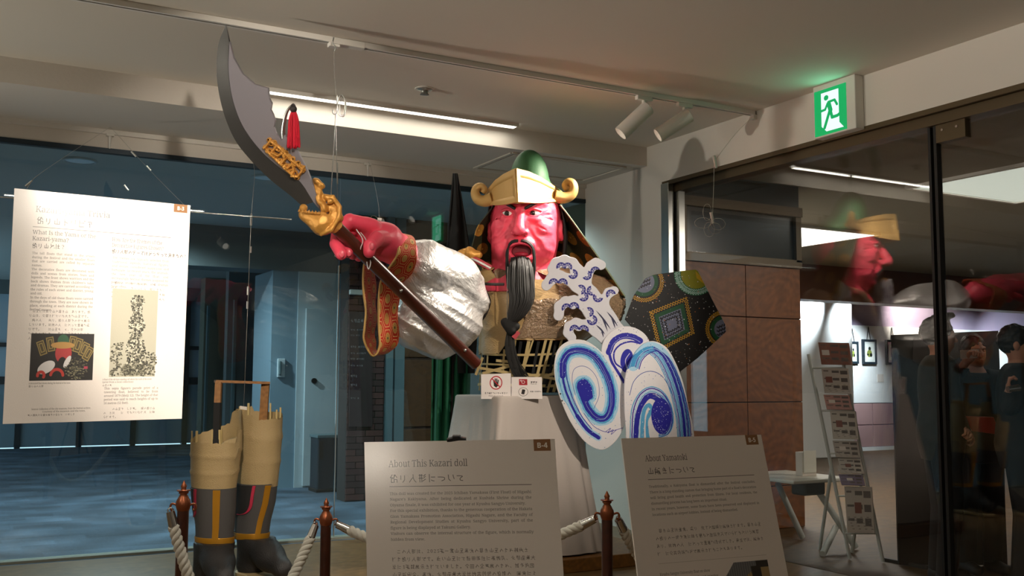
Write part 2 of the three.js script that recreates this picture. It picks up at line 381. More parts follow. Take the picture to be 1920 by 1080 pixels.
function enBlock(g, text, x, y, w, size, lead, justify = true) {
  g.font = `${size}px serif`; for (const para of text.split('\n')) {
    const lines = []; let cur = []; for (const wd of para.split(' ')) { if (cur.length && g.measureText([...cur, wd].join(' ')).width > w) { lines.push(cur); cur = []; } cur.push(wd); } lines.push(cur);
    lines.forEach((l, i) => { if (justify && i < lines.length - 1 && l.length > 1) { const tw = l.reduce((s, k) => s + g.measureText(k).width, 0), sp = (w - tw) / (l.length - 1); let X = x; for (const k of l) { g.fillText(k, X, y); X += g.measureText(k).width + sp; } } else g.fillText(l.join(' '), x, y); y += lead; });
  }
  return y;
}
const PAPER = '#efe6de', INK = '#4c423c', INK2 = '#6d625a';
function badge(g, txt, x, y, w, h) { g.fillStyle = '#8a5a26'; g.fillRect(x, y, w, h); g.fillStyle = '#f3ece2'; g.font = `bold ${h * 0.62}px sans-serif`; g.textAlign = 'center'; g.fillText(txt, x + w / 2, y + h * 0.73); g.textAlign = 'left'; }
const board4Canvas = canvas(1024, 1448, (g, w, h) => {
  g.fillStyle = PAPER; g.fillRect(0, 0, w, h);
  g.fillStyle = INK; g.strokeStyle = INK; g.font = '50px serif'; g.fillText('About This Kazari doll', 128, 135, 424);
  jp(g, '飾り人形について', 130, 170, 48, 0.075, 0.06);
  g.fillStyle = INK; g.fillRect(130, 236, 756, 3);
  g.fillStyle = INK2; g.strokeStyle = INK2;
  const y0 = enBlock(g, "This doll was created for the 2025 Ichiban Yamakasa (First Float) of Higashi Nagare's Kakiyama. After being dedicated at Kushida Shrine during the Oiyama finale, it was exhibited for one year at Kyushu Sangyo University.\nFor this special exhibition, thanks to the generous cooperation of the Hakata Gion Yamakasa Promotion Association, Higashi Nagare, and the Faculty of Regional Development Studies at Kyushu Sangyo University, part of the figure is being displayed at Takumi Gallery.\nVisitors can observe the internal structure of the figure, which is normally hidden from view.", 130, 282, 752, 20.5, 29.5);
  jpBlock(g, '　この人形は、2025年一番山笠東流の舁き山笠のため制作された飾り人形です。追い山笠にて櫛田神社に奉納後、九州産業大学に1年間展示されていました。今回の企画展のため、博多祇園山笠振興会、東流、九州産業大学地域共創部の皆様のご厚意により、匠ギャラリーにて一部を展示公開することになりました。通常では見ることができない内部の構造を知ることができます。', 132, y0 + 12, 760, 24.5, 39);
  g.fillStyle = INK2; g.font = '22px serif'; g.fillText('About the Subject Matter', 128, 756, 190); g.fillText('How a Kakiyama Figure Is Made', 540, 740, 226);
  g.fillRect(330, 752, 162, 1.5); g.fillRect(776, 737, 112, 1.5);
  enBlock(g, 'This figure was inspired by Guan Yu, the historic hero of the Records of the Three Kingdoms. Guan Yu, also known for his loyalty and courage, has long been worshipped.', 128, 787, 364, 19, 27);
  enBlock(g, 'Kakiyama floats, which can weigh more than one ton, must be carried and propelled by only a little over twenty bearers, so decorations must be constructed to be as lightweight as possible.', 540, 772, 350, 19, 27);
  badge(g, 'B-4', 910, 0, 90, 62);
});
const board5Canvas = canvas(1024, 1448, (g, w, h) => {
  g.fillStyle = PAPER; g.fillRect(0, 0, w, h); g.fillStyle = INK; g.strokeStyle = INK; g.font = '50px serif'; g.fillText('About Yamatoki', 140, 142, 300);
  jp(g, '山解きについて', 140, 176, 47, 0.075, 0.06); g.fillRect(140, 250, 772, 3); g.fillStyle = INK2; g.strokeStyle = INK2;
  enBlock(g, "Traditionally, a Kakiyama float is dismantled after the festival concludes. There is a long-standing custom that bringing home part of a float's decoration will bring good health and protection from illness. For local residents, the dismantling process has long been an important ritual.\nIn recent years, however, some floats have been preserved and displayed in locations such as airport lobbies, instead of being dismantled.", 140, 300, 770, 20.5, 33);
  jpBlock(g, '　舁き山笠は通常、祭りが終了と同時に解体されます。舁き山笠の飾りの一部を家に持ち帰ると無病息災でいられるという風習があり、地域の人々にとって重要な儀式でした。最近では、解体されずに公共施設などで展示されることもあります。', 140, 540, 770, 24.5, 44);
  g.fillStyle = '#a79c90'; g.fillRect(140, 740, 750, 1.5); g.fillStyle = INK2; g.font = '21px serif'; g.fillText('Kyushu Sangyo University float on show', 140, 810, 330);
  g.font = '20px serif'; enBlock(g, 'In April at Hall B, research and practice for a project by students of the university began. Visitors could see how the float was unloaded and how every part was carried, taken apart and recorded by the students and the local residents.', 140, 842, 380, 19, 31);
  // printed photograph: a yard with a fence, a dark float and a blue cloth
  g.save(); g.beginPath(); g.moveTo(566, 850); g.lineTo(640, 770); g.lineTo(890, 770); g.lineTo(890, 1150); g.lineTo(566, 1150); g.closePath(); g.clip();
  g.fillStyle = '#a98f5e'; g.fillRect(560, 760, 340, 400); g.fillStyle = '#75777a'; g.beginPath(); g.moveTo(560, 760); g.lineTo(800, 760); g.lineTo(800, 800); g.lineTo(560, 960); g.fill(); g.strokeStyle = '#55575c'; g.lineWidth = 4; for (let i = 0; i < 14; i++) { g.beginPath(); g.moveTo(570 + i * 17, 765); g.lineTo(570 + i * 17, 950 - i * 10); g.stroke(); }
  g.fillStyle = '#2a2420'; g.fillRect(760, 800, 70, 130); g.fillRect(800, 765, 90, 45); g.fillRect(690, 870, 20, 60); g.fillStyle = '#23306b'; g.beginPath(); g.moveTo(580, 1150); g.lineTo(600, 1040); g.lineTo(690, 1020); g.lineTo(720, 1150); g.fill(); g.fillStyle = '#d9d4cb'; g.fillRect(720, 1050, 70, 60); g.fillRect(830, 880, 60, 40); g.restore();
  badge(g, 'B-5', 898, 0, 94, 62);
});
const board3Canvas = canvas(1024, 1240, (g, w, h) => {
  g.fillStyle = PAPER; g.fillRect(0, 0, w, h); g.fillStyle = INK; g.strokeStyle = INK; g.font = '46px serif'; g.fillText('Kazari-yama Trivia', 120, 118); jp(g, '飾り山トリビア', 128, 140, 42, 0.08, 0.1); g.fillRect(110, 198, 800, 2.5);
  g.font = '31px serif'; g.fillText('What Is the Yama or the', 110, 238); g.fillText('Kazari-yama?', 110, 272); jp(g, '飾り山とは?', 110, 284, 30);
  g.fillText('How Are the Themes of the', 560, 246, 300); g.fillText('Decorative Figures Chosen?', 560, 278, 310); jp(g, '飾り人形のテーマはどうやって決まるの?', 560, 288, 26, 0.1, -0.08);
  g.fillStyle = INK2; g.strokeStyle = INK2;
  enBlock(g, 'The tall floats that stand in the streets during the festival and the smaller floats that are carried are called by separate names.\nThe decorative floats are decorated with dolls and scenes from stories, feats and legends. The front shows warriors and the back shows themes from children’s tales and dramas. They are carried according to the rules of each street and district, young and old.\nIn the days of old these floats were carried through the town. They are now shown in place, standing at each district during the festival season.', 114, 346, 352, 17, 21.5);
  jpBlock(g, '　山笠には飾り山と舁き山があります。飾り山は、公開されている大きな山笠です。町内の人々が作り、飾り人形をのせて展示しています。地域の人々にとって重要な祭りです。　昔は山笠も高く、今とは形が異なるものでした。　舁き山笠は大きな山を人が持ち、東から流れて社に奉納します。', 112, 640, 345, 17, 24);
  enBlock(g, 'The themes are typically selected from traditional legends, historical figures, and stories considered auspicious and fortunate. In recent years, the animals, the new year of the float, and increasingly festival themes inspired by popular anime, movies, and dramas have often.', 566, 345, 340, 17.5, 23);
  jpBlock(g, '　飾りの題材になる人の物語や歴史上の人物、動物を一つえらび形にすることが多くあります。　今では大人も知る画や社会の出来の部を企画して作ることもあります。', 566, 470, 340, 18, 27);
  // left print: a red-faced decorated doll with fans
  const X = 130, Y = 768, W = 352, H = 250; g.fillStyle = '#1d1a18'; g.fillRect(X, Y, W, H); g.save(); g.beginPath(); g.rect(X, Y, W, H); g.clip();
  for (const [fx, fy, a] of [[60, 75, -0.35], [108, 55, -0.2], [230, 50, 0.15], [262, 60, 0.28], [298, 82, 0.42], [322, 105, 0.5]]) { g.save(); g.translate(X + fx, Y + fy); g.rotate(a); g.fillStyle = '#4a3f25'; g.fillRect(-22, -38, 44, 80); g.strokeStyle = '#a08a4c'; g.lineWidth = 4; g.strokeRect(-18, -34, 36, 72); g.strokeRect(-9, -22, 18, 46); g.restore(); }
  g.fillStyle = '#b03a3a'; g.beginPath(); g.ellipse(X + 182, Y + 105, 46, 56, 0, 0, 7); g.fill(); g.fillStyle = '#2f5a3e'; g.beginPath(); g.ellipse(X + 178, Y + 38, 32, 34, 0, 0, 7); g.fill(); g.fillStyle = '#b58a4b'; g.beginPath(); g.ellipse(X + 176, Y + 62, 66, 18, 0, 0, 7); g.fill();
  g.fillStyle = '#171310'; g.beginPath(); g.ellipse(X + 178, Y + 165, 26, 40, 0, 0, 7); g.fill(); g.fillStyle = '#d8d4d2'; g.beginPath(); g.ellipse(X + 90, Y + 180, 52, 30, -0.5, 0, 7); g.fill(); g.beginPath(); g.ellipse(X + 205, Y + 150, 14, 36, 0.5, 0, 7); g.fill();
  g.strokeStyle = '#c0392f'; g.lineWidth = 16; g.beginPath(); g.arc(X + 150, Y + 225, 34, 3.3, 6.2); g.stroke(); g.beginPath(); g.arc(X + 62, Y + 222, 18, 3, 6.8); g.stroke(); for (let i = 0; i < 220; i++) { const a = rnd() * 6.3, q = rnd() * 66; g.fillStyle = ['#6d6750', '#4a4838', '#8a8468', '#34352b'][i % 4]; g.fillRect(X + 255 + Math.cos(a) * q, Y + 185 + Math.sin(a) * q * 0.9, 9, 4); } g.fillStyle = '#a8384e'; g.fillRect(X + 300, Y + 175, 22, 14); g.restore();
  // right print: an old sepia view of a tall float
  const P = 576, Q = 512, w2 = 272, h2 = 490; g.fillStyle = '#b9b5a2'; g.fillRect(P, Q, w2, h2); for (let i = 0; i < 900; i++) { const t = rnd(), hw = 26 + 36 * t + 10 * Math.sin(t * 21), x = P + 146 + (rnd() - 0.5) * 2 * hw, y = Q + 30 + t * 440; g.fillStyle = ['#3b3a30', '#5c5a4b', '#8d8a76', '#cfcab6', '#2b2a23'][i % 5]; g.fillRect(x, y, 4 + rnd() * 9, 4 + rnd() * 9); } for (let i = 0; i < 420; i++) { g.fillStyle = ['#4a483b', '#6a6756', '#8b8873', '#33322a'][i % 4]; const x = P + rnd() * w2, lim = x < P + 70 ? 300 : x > P + 190 ? 350 : 420; g.fillRect(x, Q + lim + rnd() * (h2 - lim - 8), 10, 7); }
  g.fillStyle = INK2; g.font = '13px serif'; g.fillText('A decorated float shown during the festival of the town', 128, 1036, 230); jp(g, '飾り山の人形', 128, 1040, 13); g.fillText('A float of the old days standing tall above the roofs of the street', 540, 1020, 290); g.fillText('(print from a local collection)', 540, 1034); jp(g, '山笠の画', 540, 1040, 13);
  enBlock(g, 'This sepia figure’s parade print of a towering float, believed to be from around 1879 (Meiji 12). The height of that period was said to reach heights of up to 16 metres (52 feet).', 552, 1070, 320, 16, 20); jpBlock(g, '　明治の山笠を写した画。当時の飾り山の高さは十六に達するといわれ大変に知られます。', 552, 1168, 310, 16, 21);
  g.font = '13px serif'; g.fillText('Source: Collection of the city museum, from the festival archive.', 150, 1172, 330); g.fillText('Courtesy of the museum and the town.', 210, 1186, 270); jp(g, '画の制作と公開は博多の会にて行いました', 130, 1192, 13);
  badge(g, 'B-3', 922, 0, 84, 48);
});
// ------------------------------------------------------------------ materials
const bump = (t, s, x, y) => ({ bumpMap: rep(t, x, y), bumpScale: s });
mat('white_paint', 0xd9d2c8, 0.85, bump(grainTex, 0.0006, 2, 2));
mat('ceiling_paint', 0xd6cfc2, 0.9, bump(grainTex, 0.0005, 2, 2));
mat('fixture_white', 0xdedad2, 0.45); mat('slot_black', 0x14120f, 0.6);
mat('floor_wood', 0x97896b, 0.35, { map: rep(woodTex, 0.5, 0.5), ...bump(grainTex, 0.0004, 2, 2) });
mat('carpet', 0x8f979f, 0.95, { map: rep(carpetTex, 0.3, 0.3), ...bump(grainTex, 0.003, 4, 4) });
mat('hall_paint', 0xbac6cd, 0.7); mat('hall_dark', 0x6d7578, 0.85); mat('hall_ceiling', 0xb4bbbd, 0.9); mat('hall_panel', 0x7f96a6, 0.5); mat('teal_metal', 0x6c8288, 0.4, { metal: 0.3 }); mat('mullion_dark', 0x22313c, 0.5, { metal: 0.3 });
mat('downlight_lens', 0x8090a0, 0.5, { emissive: new THREE.Color().setRGB(0.5, 0.75, 1), emissiveIntensity: 0.12 }); mat('hall_blind', 0xb9cbdc, 0.7); mat('hall_column', 0x74766a, 0.7); mat('hall_wood', 0x7a5a36, 0.55, { map: rep(woodTex, 1, 1) }); mat('brick_dark', 0x4a2c2a, 0.75); mat('mortar', 0x39302e, 0.9);
mat('wood_panel', 0xa8774a, 0.5, { map: rep(woodTex, 0.6, 0.6) }); mat('wood_joint', 0x3b2416, 0.8); mat('bronze_frame', 0x5b4c34, 0.45, { metal: 0.35 }); mat('transom_dark', 0x2a2920, 0.25);
mat('steel', 0xbfc0bc, 0.28, { metal: 0.95 }); mat('brushed', 0x9b9b95, 0.4, { metal: 0.9 }); mat('chrome', 0xd8d8d6, 0.15, { metal: 1 });
mat('gallery_white', 0xe3e4e2, 0.8); mat('gallery_pink', 0xa88482, 0.75); mat('gallery_lavender', 0x9d8fa6, 0.8); mat('gallery_floor', 0x71623f, 0.6, { map: rep(woodTex, 0.4, 0.4) }); mat('gallery_ceiling', 0x8b8574, 0.9); mat('reflected_beam', 0x5e3a26, 0.6);
const GLASS = mat('glass', 0xffffff, 0.0, { transmission: 1, thickness: 0, ior: 1.5, side: THREE.DoubleSide });
const GLASSB = mat('tinted_glass', 0xdfe8e6, 0.0, { transmission: 1, thickness: 0, ior: 1.5, side: THREE.DoubleSide });
mat('gold', 0xcf9546, 0.4, { metal: 0.4, ...bump(grainTex, 0.0015, 6, 6) });
mat('hat_gold', 0xc79f5e, 0.45, { metal: 0.3, ...bump(grainTex, 0.0012, 3, 8) });
mat('red_skin', 0xe8485f, 0.46, { clearcoat: 0.08, clearcoatRoughness: 0.4, ...bump(grainTex, 0.0012, 4, 4) });
mat('hair', 0x1c1a18, 0.6); mat('hair_grey', 0x4c4a45, 0.45);
mat('kraft', 0xc2a06c, 0.42, { clearcoat: 0.5, clearcoatRoughness: 0.35, ...bump(crumpleTex, 0.004, 2.2, 2.2) });
mat('kraft_boot', 0xac9468, 0.6, { clearcoat: 0.2, clearcoatRoughness: 0.4, ...bump(crumpleTex, 0.005, 2.4, 2.4) });
mat('kraft_tape', 0xdab58e, 0.2, { clearcoat: 1, clearcoatRoughness: 0.12, ...bump(crumpleTex, 0.04, 3.2, 3.2) });
mat('bamboo', 0xb7a06c, 0.5); mat('black_cloth', 0x121110, 0.85); mat('dark_strap', 0x2a2321, 0.7); mat('red_tag', 0xb8404a, 0.6); mat('white_string', 0xcfcac8, 0.7);
mat('green_hat', 0x35663f, 0.6, bump(grainTex, 0.001, 4, 4));
mat('silver_satin', 0xc8c5c2, 0.33, { metal: 0.62, ...bump(crumpleTex, 0.006, 2.2, 2.2) });
mat('blade', 0x8f8a90, 0.45, { metal: 0.35, ...bump(grainTex, 0.0006, 3, 3) }); mat('blade_edge', 0x6b6966, 0.36, { metal: 0.5, ...bump(grainTex, 0.0008, 3, 3) });
mat('shaft_wood', 0x5e2c20, 0.32, { clearcoat: 0.6, clearcoatRoughness: 0.25, map: rep(woodTex, 1, 0.3) }); mat('tassel_red', 0xd0122f, 0.7);
mat('boot_grey', 0x4d4a48, 0.65, bump(grainTex, 0.003, 5, 5)); mat('boot_black', 0x1e1c1b, 0.6, bump(grainTex, 0.003, 5, 5)); mat('boot_gold', 0xb88223, 0.4, { metal: 0.5 }); mat('boot_crimson', 0xb02a44, 0.6); mat('lath_wood', 0xbd9863, 0.6, { map: rep(woodTex, 1, 1) });
mat('post_wood', 0x5d2f1c, 0.35, { clearcoat: 0.5, clearcoatRoughness: 0.3, map: rep(woodTex, 0.6, 2) }); mat('copper', 0x9a5a3c, 0.32, { metal: 0.75 });
mat('rope_white', 0xe4dfd2, 0.75, bump(grainTex, 0.001, 30, 30)); mat('clip_black', 0x171516, 0.5);
mat('grey_cloth', 0xb9aea6, 0.85, bump(grainTex, 0.0008, 6, 6)); mat('green_cloth', 0x0f5a3d, 0.75);
mat('plinth', 0xa27c3e, 0.5, { map: rep(woodTex, 1, 1) });
mat('foam_edge', 0xd9d6d8, 0.8); mat('table_white', 0xd5d3c6, 0.5); mat('leg_white', 0xc3c8c2, 0.4); mat('bracket_dark', 0x3d4547, 0.5);
mat('board_dark', 0x161311, 0.7); mat('suit_dark', 0x100f0f, 0.85); mat('jacket_olive', 0x2e2819, 0.85); mat('trousers', 0x131315, 0.85); mat('skin', 0xb98468, 0.55); mat('shirt_white', 0xdad7d2, 0.8); mat('folder_red', 0xb21d22, 0.5); mat('person_hair', 0x15110f, 0.6); mat('card_white', 0xd8cfc4, 0.6);
const mapMat = (name, c, rough, extra = {}) => mat(name, 0xffffff, rough, { map: tex(c), ...extra });

// ------------------------------------------------------------------ the setting: the display room
struct('floor', bx(-6, -0.2, ZB + 0.1, XR + 0.1, 0, 6), M.floor_wood);
struct('ceiling', bx(-6, CEIL, ZB - 0.1, XR + 0.3, CEIL + 0.2, 6), M.ceiling_paint);
struct('wall_left', bx(-6.2, 0, ZB, -6, CEIL, 6), M.white_paint);
struct('wall_rear', bx(-6.2, 0, 6, XR + 0.3, CEIL, 6.2), M.white_paint);
const wallRight = struct('wall_right', bx(XR, 0, ZB, XR + 0.28, CEIL, -7.27), M.white_paint);
struct('header', bx(XR, 3.2, -7.27, XR + 0.28, CEIL, 6), M.white_paint, wallRight);
struct('end_pier', bx(XR, 0, -1.6, XR + 0.28, 3.2, 6), M.white_paint, wallRight);
struct('trim_1', [bx(XR - 0.004, 3.165, -7.27, XR + 0.02, 3.2, -1.6), bx(XR + 0.06, 3.1, -7.27, XR + 0.2, 3.2, -1.6)], M.bronze_frame);
struct('ceiling_beam', bx(-6, 3.39, ZB, XR, CEIL, ZBEAM), M.white_paint);
struct('wall_back', [bx(-6, 3.24, ZB - 0.12, XR, 3.39, ZB), bx(-6, 0, ZB - 0.12, -1.3, 3.24, ZB)], M.white_paint);
struct('trim_2', bx(-6, 3.352, ZB, XR, 3.39, ZB + 0.03), M.fixture_white);
struct('trim_3', [bx(-1.3, 3.2, ZB - 0.05, XR, 3.24, ZB + 0.012)], M.mullion_dark);
{ // access panel in the underside of the beam, by the right wall
  const g = [], y = 3.382, z0 = -8.35, z1 = -7.62, x0 = 4.2, x1 = 5.42;
  for (const [a, b] of [[V(x0, y, z0), V(x1, y, z0)], [V(x1, y, z0), V(x1, y, z1)], [V(x1, y, z1), V(x0, y, z1)], [V(x0, y, z1), V(x0, y, z0)]]) g.push(bar(a, b, 0.03, 0.012, V(0, -1, 0)));
  single('access_panel', [...g, bx(x0 + 0.05, y - 0.001, z0 + 0.05, x1 - 0.05, y + 0.007, z1 - 0.05)], M.ceiling_paint, 'flat access panel with a thin frame in the underside of the white beam', 'panel');
}
// glass wall at the back, in three panes
const xj = onZ(634, 560, ZB).x;
struct('window_1', bx(-1.3, 0, ZB - 0.006, xj - 0.004, 3.22, ZB + 0.006), GLASSB);
struct('window_2', bx(xj + 0.004, 0, ZB - 0.006, XR, 3.22, ZB + 0.006), GLASSB);
struct('trim_4', bx(xj - 0.004, 0, ZB - 0.008, xj + 0.004, 2.4, ZB + 0.008), M.chrome);
struct('trim_5', bx(-1.3, 0, ZB - 0.06, XR, 0.02, ZB + 0.06), M.hall_column);
// glass on the right: two panes with a patch fitting
const zj = onX(1738, 500, XR).z;
struct('window_3', bx(XR + 0.11, 0, -7.2, XR + 0.122, 3.16, zj - 0.02), GLASS);
struct('window_4', bx(XR + 0.11, 0, zj + 0.02, XR + 0.122, 3.16, -1.6), GLASS);
struct('trim_6', [bx(XR + 0.09, 0, zj - 0.032, XR + 0.14, 3.16, zj - 0.012), bx(XR + 0.09, 0, zj + 0.012, XR + 0.14, 3.16, zj + 0.034)], M.slot_black);
struct('trim_7', [bx(XR - 0.01, 0, -7.28, XR + 0.05, 3.18, -7.17, 0.004), bx(XR + 0.07, 0, -7.3, XR + 0.14, 3.18, -7.12, 0.004)], M.steel);
{ const p = onX(1770, 238, XR + 0.1), t = thing('patch_fitting', 'brushed metal patch fitting at the top corner of the glass door', 'fitting', V(XR + 0.1, 3.0, zj + 0.12));
  part('plate', bx(XR + 0.085, 2.98, zj + 0.035, XR + 0.147, 3.13, zj + 0.26, 0.004), M.bronze_frame, t);
  for (const dz of [0.09, 0.2]) { const g = new THREE.CylinderGeometry(0.009, 0.009, 0.01, 10); g.rotateZ(Math.PI / 2); g.translate(XR + 0.082, 3.06, zj + dz); part('screw', g, M.chrome, t); } }

// ------------------------------------------------------------------ the hall behind the glass
struct('hall_floor', bx(-1.4, -0.2, -22, 6.9, 0, ZB + 0.1), M.carpet);
struct('hall_ceiling', bx(-1.4, 3.3, -22.2, 6.9, 3.5, ZB - 0.12), M.hall_ceiling);
const hallZ = -22, pxX = (px, py, z) => onZ(px, py, z).x;
{ const w = struct('wall_hall_far', bx(-1.4, 3.02, hallZ - 0.2, 6.9, 3.3, hallZ), M.hall_dark);
  const xs = [-60, 33, 148, 249, 345].map((p) => pxX(p, 810, hallZ)), xe = pxX(392, 600, hallZ);
  struct('right_wall', bx(xe, 0, hallZ - 0.2, 6.9, 3.02, hallZ), M.hall_panel, w); struct('left_wall', bx(-1.4, 0, hallZ - 0.2, xs[0], 3.02, hallZ), M.hall_panel, w);
  for (let i = 0; i < xs.length; i++) { const a = xs[i], b = i + 1 < xs.length ? xs[i + 1] : xe; struct('spandrel_panel', bx(a + 0.05, 0.02, hallZ - 0.1, b - 0.05, 1.25, hallZ, 0.01), M.hall_panel, w); struct('mullion', bx(a - 0.05, 0, hallZ - 0.12, a + 0.05, 3.02, hallZ + 0.05), M.mullion_dark, w);
    struct('added_blind', bx(a + 0.05, 1.4, hallZ - 0.1, b - 0.05, 3.02, hallZ - 0.07), M.hall_blind, w); }  // opaque blinds put in place of bright panes onto the sky
  struct('rail', [bx(xs[0], 1.25, hallZ - 0.1, xe, 1.4, hallZ + 0.04), bx(xs[0], 1.98, hallZ - 0.09, xe, 2.06, hallZ + 0.02)], M.mullion_dark, w);
}
{ // left side of the hall is a glazed front to the sky
  const w = struct('wall_hall_left', [bx(-1.4, 0, -22, -1.2, 0.4, -15), bx(-1.4, 3.1, -22, -1.2, 3.3, -15), bx(-1.4, 0, -15, -1.2, 3.3, ZB)], M.hall_dark);
  for (let i = 0; i <= 3; i++) { const z = -21.9 + i * 2.28; struct('mullion', bx(-1.38, 0.4, z - 0.04, -1.22, 3.1, z + 0.04), M.mullion_dark, w); }
}
{ const t = thing('ceiling_light_panel', 'added square ceiling light panel of the hall, hidden from view by the hanging sign', 'ceiling light', V(1.5, 3.3, -11.95)); part('frame', bx(0.85, 3.27, -12.35, 2.25, 3.3, -11.55, 0.006), M.fixture_white, t); part('diffuser', bx(0.9, 3.26, -12.3, 2.2, 3.272, -11.6), mat('added_hall_glow', 0xffffff, 0.5, { emissive: new THREE.Color().setRGB(0.6, 0.85, 1), emissiveIntensity: 0.3 }), t); const l = new THREE.SpotLight(new THREE.Color().setRGB(0.76, 0.92, 1), LIGHTS.hall, 0, R(82), 0.4, 2); l.position.set(1.55, 3.24, -11.95); l.target.position.set(1.56, 0, -11.95); l.castShadow = true; l.shadow.radius = 3; scene.add(l, l.target); }  // lamp added to brighten the hall, kept out of view
struct('wall_hall_right', bx(6.9, 0, -22.2, 7.0, 3.5, ZB), M.hall_dark);
struct('hall_bulkhead', bx(pxX(300, 470, -12.9), 2.78, -13.2, 6.9, 3.3, -12.7), M.hall_dark);
{ const a = pxX(508, 700, -12.7), b = pxX(556, 700, -12.7), c = pxX(700, 700, -12.7);
  struct('wall_hall_block', bx(a, 0, -13.6, b, 2.78, -12.72), M.hall_panel);
  struct('wall_hall_inner', bx(b, 0, -13.6, c, 2.78, -12.7), M.hall_paint);
  const d = struct('door_1', bx(b + 0.1, 0.02, -12.7, c - 0.12, 2.3, -12.66, 0.006), M.hall_paint);
  const k = new THREE.CylinderGeometry(0.035, 0.035, 0.03, 16); k.rotateX(Math.PI / 2); const kp = onZ(589, 714, -12.645); k.translate(kp.x, kp.y, kp.z); struct('door_lock', k, M.slot_black, d);
  const s = pxX(470, 700, -16); struct('wall_hall_recess', [bx(pxX(424, 700, -17), 0, -17.2, pxX(470, 700, -17) + 0.4, 3.3, -17)], M.hall_dark);
  struct('trim_8', [bx(pxX(436, 700, -16.9), 0, -17, pxX(441, 700, -16.9), 2.7, -16.9), bx(pxX(480, 700, -14), 0, -14.05, pxX(496, 700, -14), 2.75, -14)], M.teal_metal);
  const cxp = pxX(400, 700, -19.5); struct('column_1', bx(cxp - 0.2, 0, -19.9, cxp + 0.22, 3.3, -19.5), M.hall_column);
  struct('trim_9', bx(pxX(386, 700, -19.3), 0, -19.4, pxX(390, 700, -19.3), 2.75, -19.3), M.teal_metal);
  const t = thing('intercom', 'small grey intercom on the blue wall panel beside the door', 'intercom', onZ(527, 690, -12.7)); const p = onZ(527, 690, -12.7);
  part('body', bx(p.x - 0.05, p.y - 0.12, -12.72, p.x + 0.05, p.y + 0.12, -12.68, 0.01), M.hall_paint, t); part('handset', bx(p.x - 0.04, p.y - 0.09, -12.69, p.x - 0.005, p.y + 0.09, -12.65, 0.012), M.teal_metal, t);
}
{ // litter bin by the door
  const b = onZ(612, 906, -12.2), t = thing('litter_bin', 'dark square litter bin standing beside the pale blue door', 'bin', V(b.x, 0, b.z));
  part('body', bx(b.x - 0.17, 0.03, b.z - 0.15, b.x + 0.17, 0.68, b.z + 0.15, 0.02), M.mullion_dark, t); part('rim', bx(b.x - 0.18, 0.66, b.z - 0.16, b.x + 0.18, 0.7, b.z + 0.16, 0.008), M.teal_metal, t); part('base', bx(b.x - 0.18, 0, b.z - 0.16, b.x + 0.18, 0.04, b.z + 0.16, 0.008), M.slot_black, t); part('slot', bx(b.x - 0.15, 0.4, b.z + 0.148, b.x - 0.1, 0.62, b.z + 0.154), M.slot_black, t);
}
{ // dark brick wall with a directory board, frame posts and a wooden door beyond
  const z = -11, a = pxX(652, 700, z), b = pxX(721, 700, z), c = pxX(757, 700, z), d = pxX(838, 700, z);
  const w = struct('wall_brick', bx(a, 0, z - 0.3, b, 3.3, z - 0.02), M.mortar);   const bm = [0x4a2c2a, 0x54312c, 0x402624].map((q, k) => mat('brick_tone_' + k, q, 0.8));
  const bw = (b - a) / 2; let n = 0; for (let r = 0; r < 44; r++) for (let k = 0; k < 3; k++) { const x0 = a + (k - (r % 2) * 0.5) * bw, l = Math.max(a, x0 + 0.004), q = Math.min(b, x0 + bw - 0.004); if (q - l < 0.02) continue; struct('brick', bx(l, 0.015 + r * 0.072, z - 0.03, q, 0.08 + r * 0.072, z + (n++ % 3) * 0.002), bm[(n * 7 + r) % 3], w); }
  struct('trim_10', [bx(b, 0, z - 0.1, b + 0.09, 3.3, z + 0.04), bx(b + 0.12, 0, z - 0.1, c, 3.3, z + 0.02)], M.teal_metal);
  const d2 = struct('door_2', bx(c, 0, z - 0.1, d, 3.3, z - 0.03), M.wood_joint); for (let k = 0; k < 4; k++) struct('panel', bx(c + 0.01, 0.01 + k * 0.82, z - 0.05, d - 0.01, 0.8 + k * 0.82, z - 0.015, 0.006), M.hall_wood, d2);
  struct('wall_hall_end', bx(d, 0, z - 0.2, 6.9, 3.3, z - 0.02), M.hall_dark);
  // directory board: white lettering in short lines
  const cv = canvas(256, 1024, (g) => { g.fillStyle = '#3a2526'; g.fillRect(0, 0, 256, 1024); g.strokeStyle = g.fillStyle = '#8f8a8c'; jp(g, '九州産業大学', 14, 60, 34, 0.09); for (const [y, s, n2] of [[150, 16, 9], [200, 14, 7], [300, 20, 8], [360, 16, 10], [410, 16, 9], [470, 16, 8], [560, 24, 3], [640, 24, 4], [760, 18, 5]]) jp(g, '博多会場展示公開企画部大学部社会'.slice(0, n2), 14, y, s, 0.1); });
  const t = single('directory_board', board(onZ(655, 585, z + 0.03), onZ(699, 585, z + 0.03), onZ(698, 800, z + 0.03), onZ(655, 800, z + 0.03), 0.02), mapMat('directory_print', cv, 0.5), 'dark red directory board with white lettering on the brick wall', 'sign');
  const p = onZ(668, 548, z + 0.03); single('wall_light', bx(p.x - 0.08, p.y - 0.03, z, p.x + 0.08, p.y + 0.03, z + 0.06, 0.01), M.fixture_white, 'small white wall plate high on the dark brick wall', 'fitting');
}
